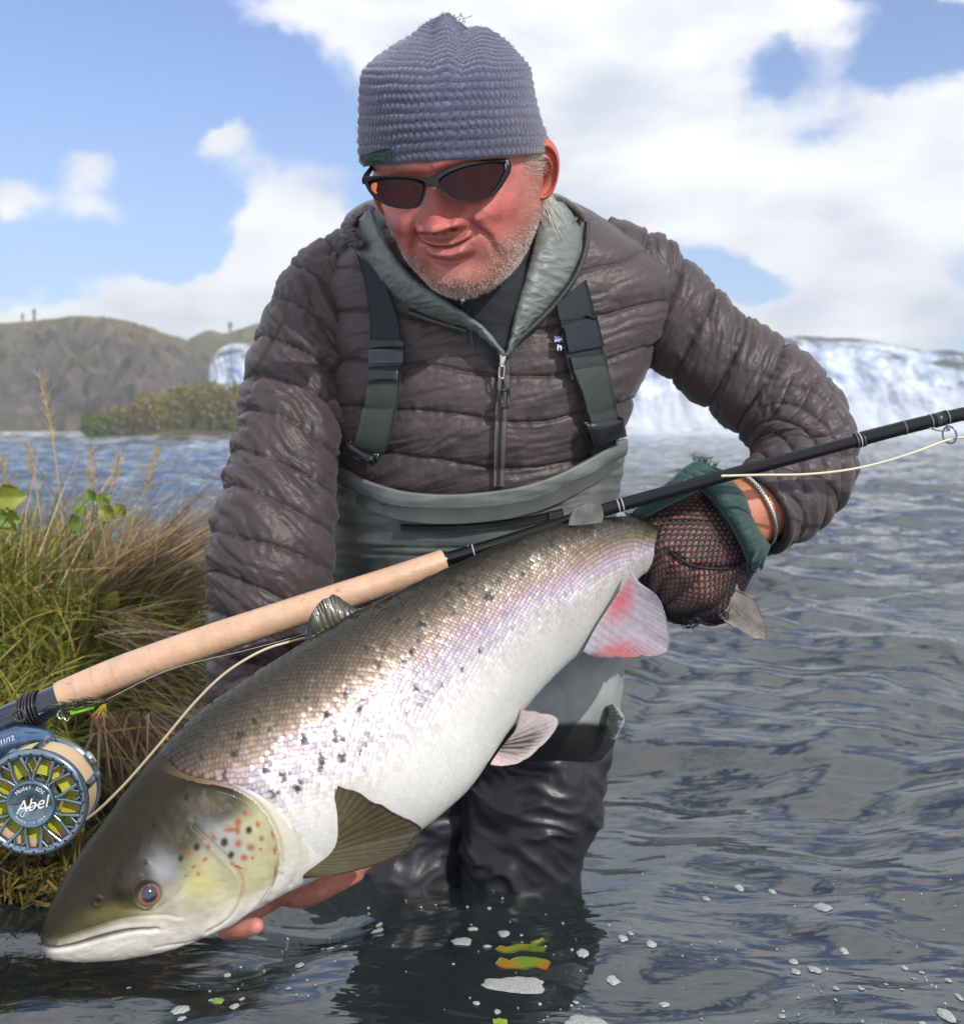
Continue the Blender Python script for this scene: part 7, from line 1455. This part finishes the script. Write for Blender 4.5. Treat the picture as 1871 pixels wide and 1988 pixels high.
wleaf([(1030, 1836), (1038, 1822), (1056, 1812)], .0035, 'thin green leaf blade pointing up from the upper floating leaf', (.09, .17, .02), (.24, .21, .03), 2)
wleaf([(966, 1862), (985, 1868), (1010, 1866), (1040, 1866), (1066, 1872)], .0085, 'lower yellow green leaf with an orange end, just above the foam patch', (.12, .20, .02), (.34, .10, .02), 3)
wleaf([(957, 1984), (985, 1982)], .004, 'green leaf scrap at the bottom edge under the dark water', (.16, .30, .03), (.2, .3, .04), 4)
wleaf([(414, 1944), (432, 1952)], .004, 'green leaf scrap in the blue water at the bottom left', (.16, .28, .03), (.3, .35, .04), 5)
# ================================================================== PEOPLE ON THE HILL
def far_person(px, py_foot, d, h, label, arms, seed):
    c = W(px, py_foot, d); root = thing('person', label, 'person', c, 'people standing far off on the hill tops'); me = bpy.data.meshes.new('skel'); s = h / 1.75
    pts = {'pel': (0, 0, .92), 'sp': (0, -.01, 1.2), 'nk': (0, 0, 1.47), 'hd': (0, -.03, 1.62), 'hd2': (0, -.03, 1.70), 'kl': (-.10, -.02, .48), 'fl': (-.12, 0, .05), 'tl': (-.12, -.14, .03), 'kr': (.10, -.04, .48), 'fr': (.13, 0, .05), 'tr': (.14, -.14, .03), 'sl': (-.19, 0, 1.40), 'el': arms[0], 'hl': arms[1], 'sr': (.19, 0, 1.40), 'er': arms[2], 'hr': arms[3]}
    rad = {'pel': .15, 'sp': .15, 'nk': .07, 'hd': .10, 'hd2': .09, 'kl': .075, 'fl': .05, 'tl': .04, 'kr': .075, 'fr': .05, 'tr': .04, 'sl': .08, 'el': .055, 'hl': .045, 'sr': .08, 'er': .055, 'hr': .045}
    E = [('pel', 'sp'), ('sp', 'nk'), ('nk', 'hd'), ('hd', 'hd2'), ('pel', 'kl'), ('kl', 'fl'), ('fl', 'tl'), ('pel', 'kr'), ('kr', 'fr'), ('fr', 'tr'), ('nk', 'sl'), ('sl', 'el'), ('el', 'hl'), ('nk', 'sr'), ('sr', 'er'), ('er', 'hr')]; K = list(pts)
    me.from_pydata([tuple(np.array(pts[k]) * s + c) for k in K], [(K.index(a), K.index(b)) for a, b in E], []); o = bpy.data.objects.new('skel', me); COL.objects.link(o); m = o.modifiers.new('s', 'SKIN'); sv = me.skin_vertices[0].data
    for i, k in enumerate(K): sv[i].radius = (rad[k] * s, rad[k] * s); sv[i].use_root = (k == 'pel')
    u = o.modifiers.new('u', 'SUBSURF'); u.levels = 1; dg = bpy.context.evaluated_depsgraph_get(); m2 = bpy.data.meshes.new_from_object(o.evaluated_get(dg)); bpy.data.objects.remove(o)
    b = bpy.data.objects.new('body', m2); COL.objects.link(b); m2.materials.clear(); m2.materials.append(mat('far_clothes', (.025, .028, .035), .9)); adopt(b, root)
    for p in m2.polygons: p.use_smooth = True
arm_dn = ((-.25, 0, 1.12), (-.24, -.08, .88), (.25, 0, 1.12), (.24, -.08, .88)); arm_up = ((-.26, -.1, 1.2), (-.10, -.3, 1.35), (.26, -.1, 1.2), (.10, -.3, 1.35))
far_person(44, 627, 108, 1.05, 'small dark sitting or short figure, leftmost on the hill top', arm_dn, 1)
far_person(67, 627, 108, 1.5, 'dark standing figure, second from the left on the hill top', arm_up, 2)
far_person(447, 650, 127, 1.65, 'distant figure in dark clothes standing above the small waterfall', arm_dn, 3)
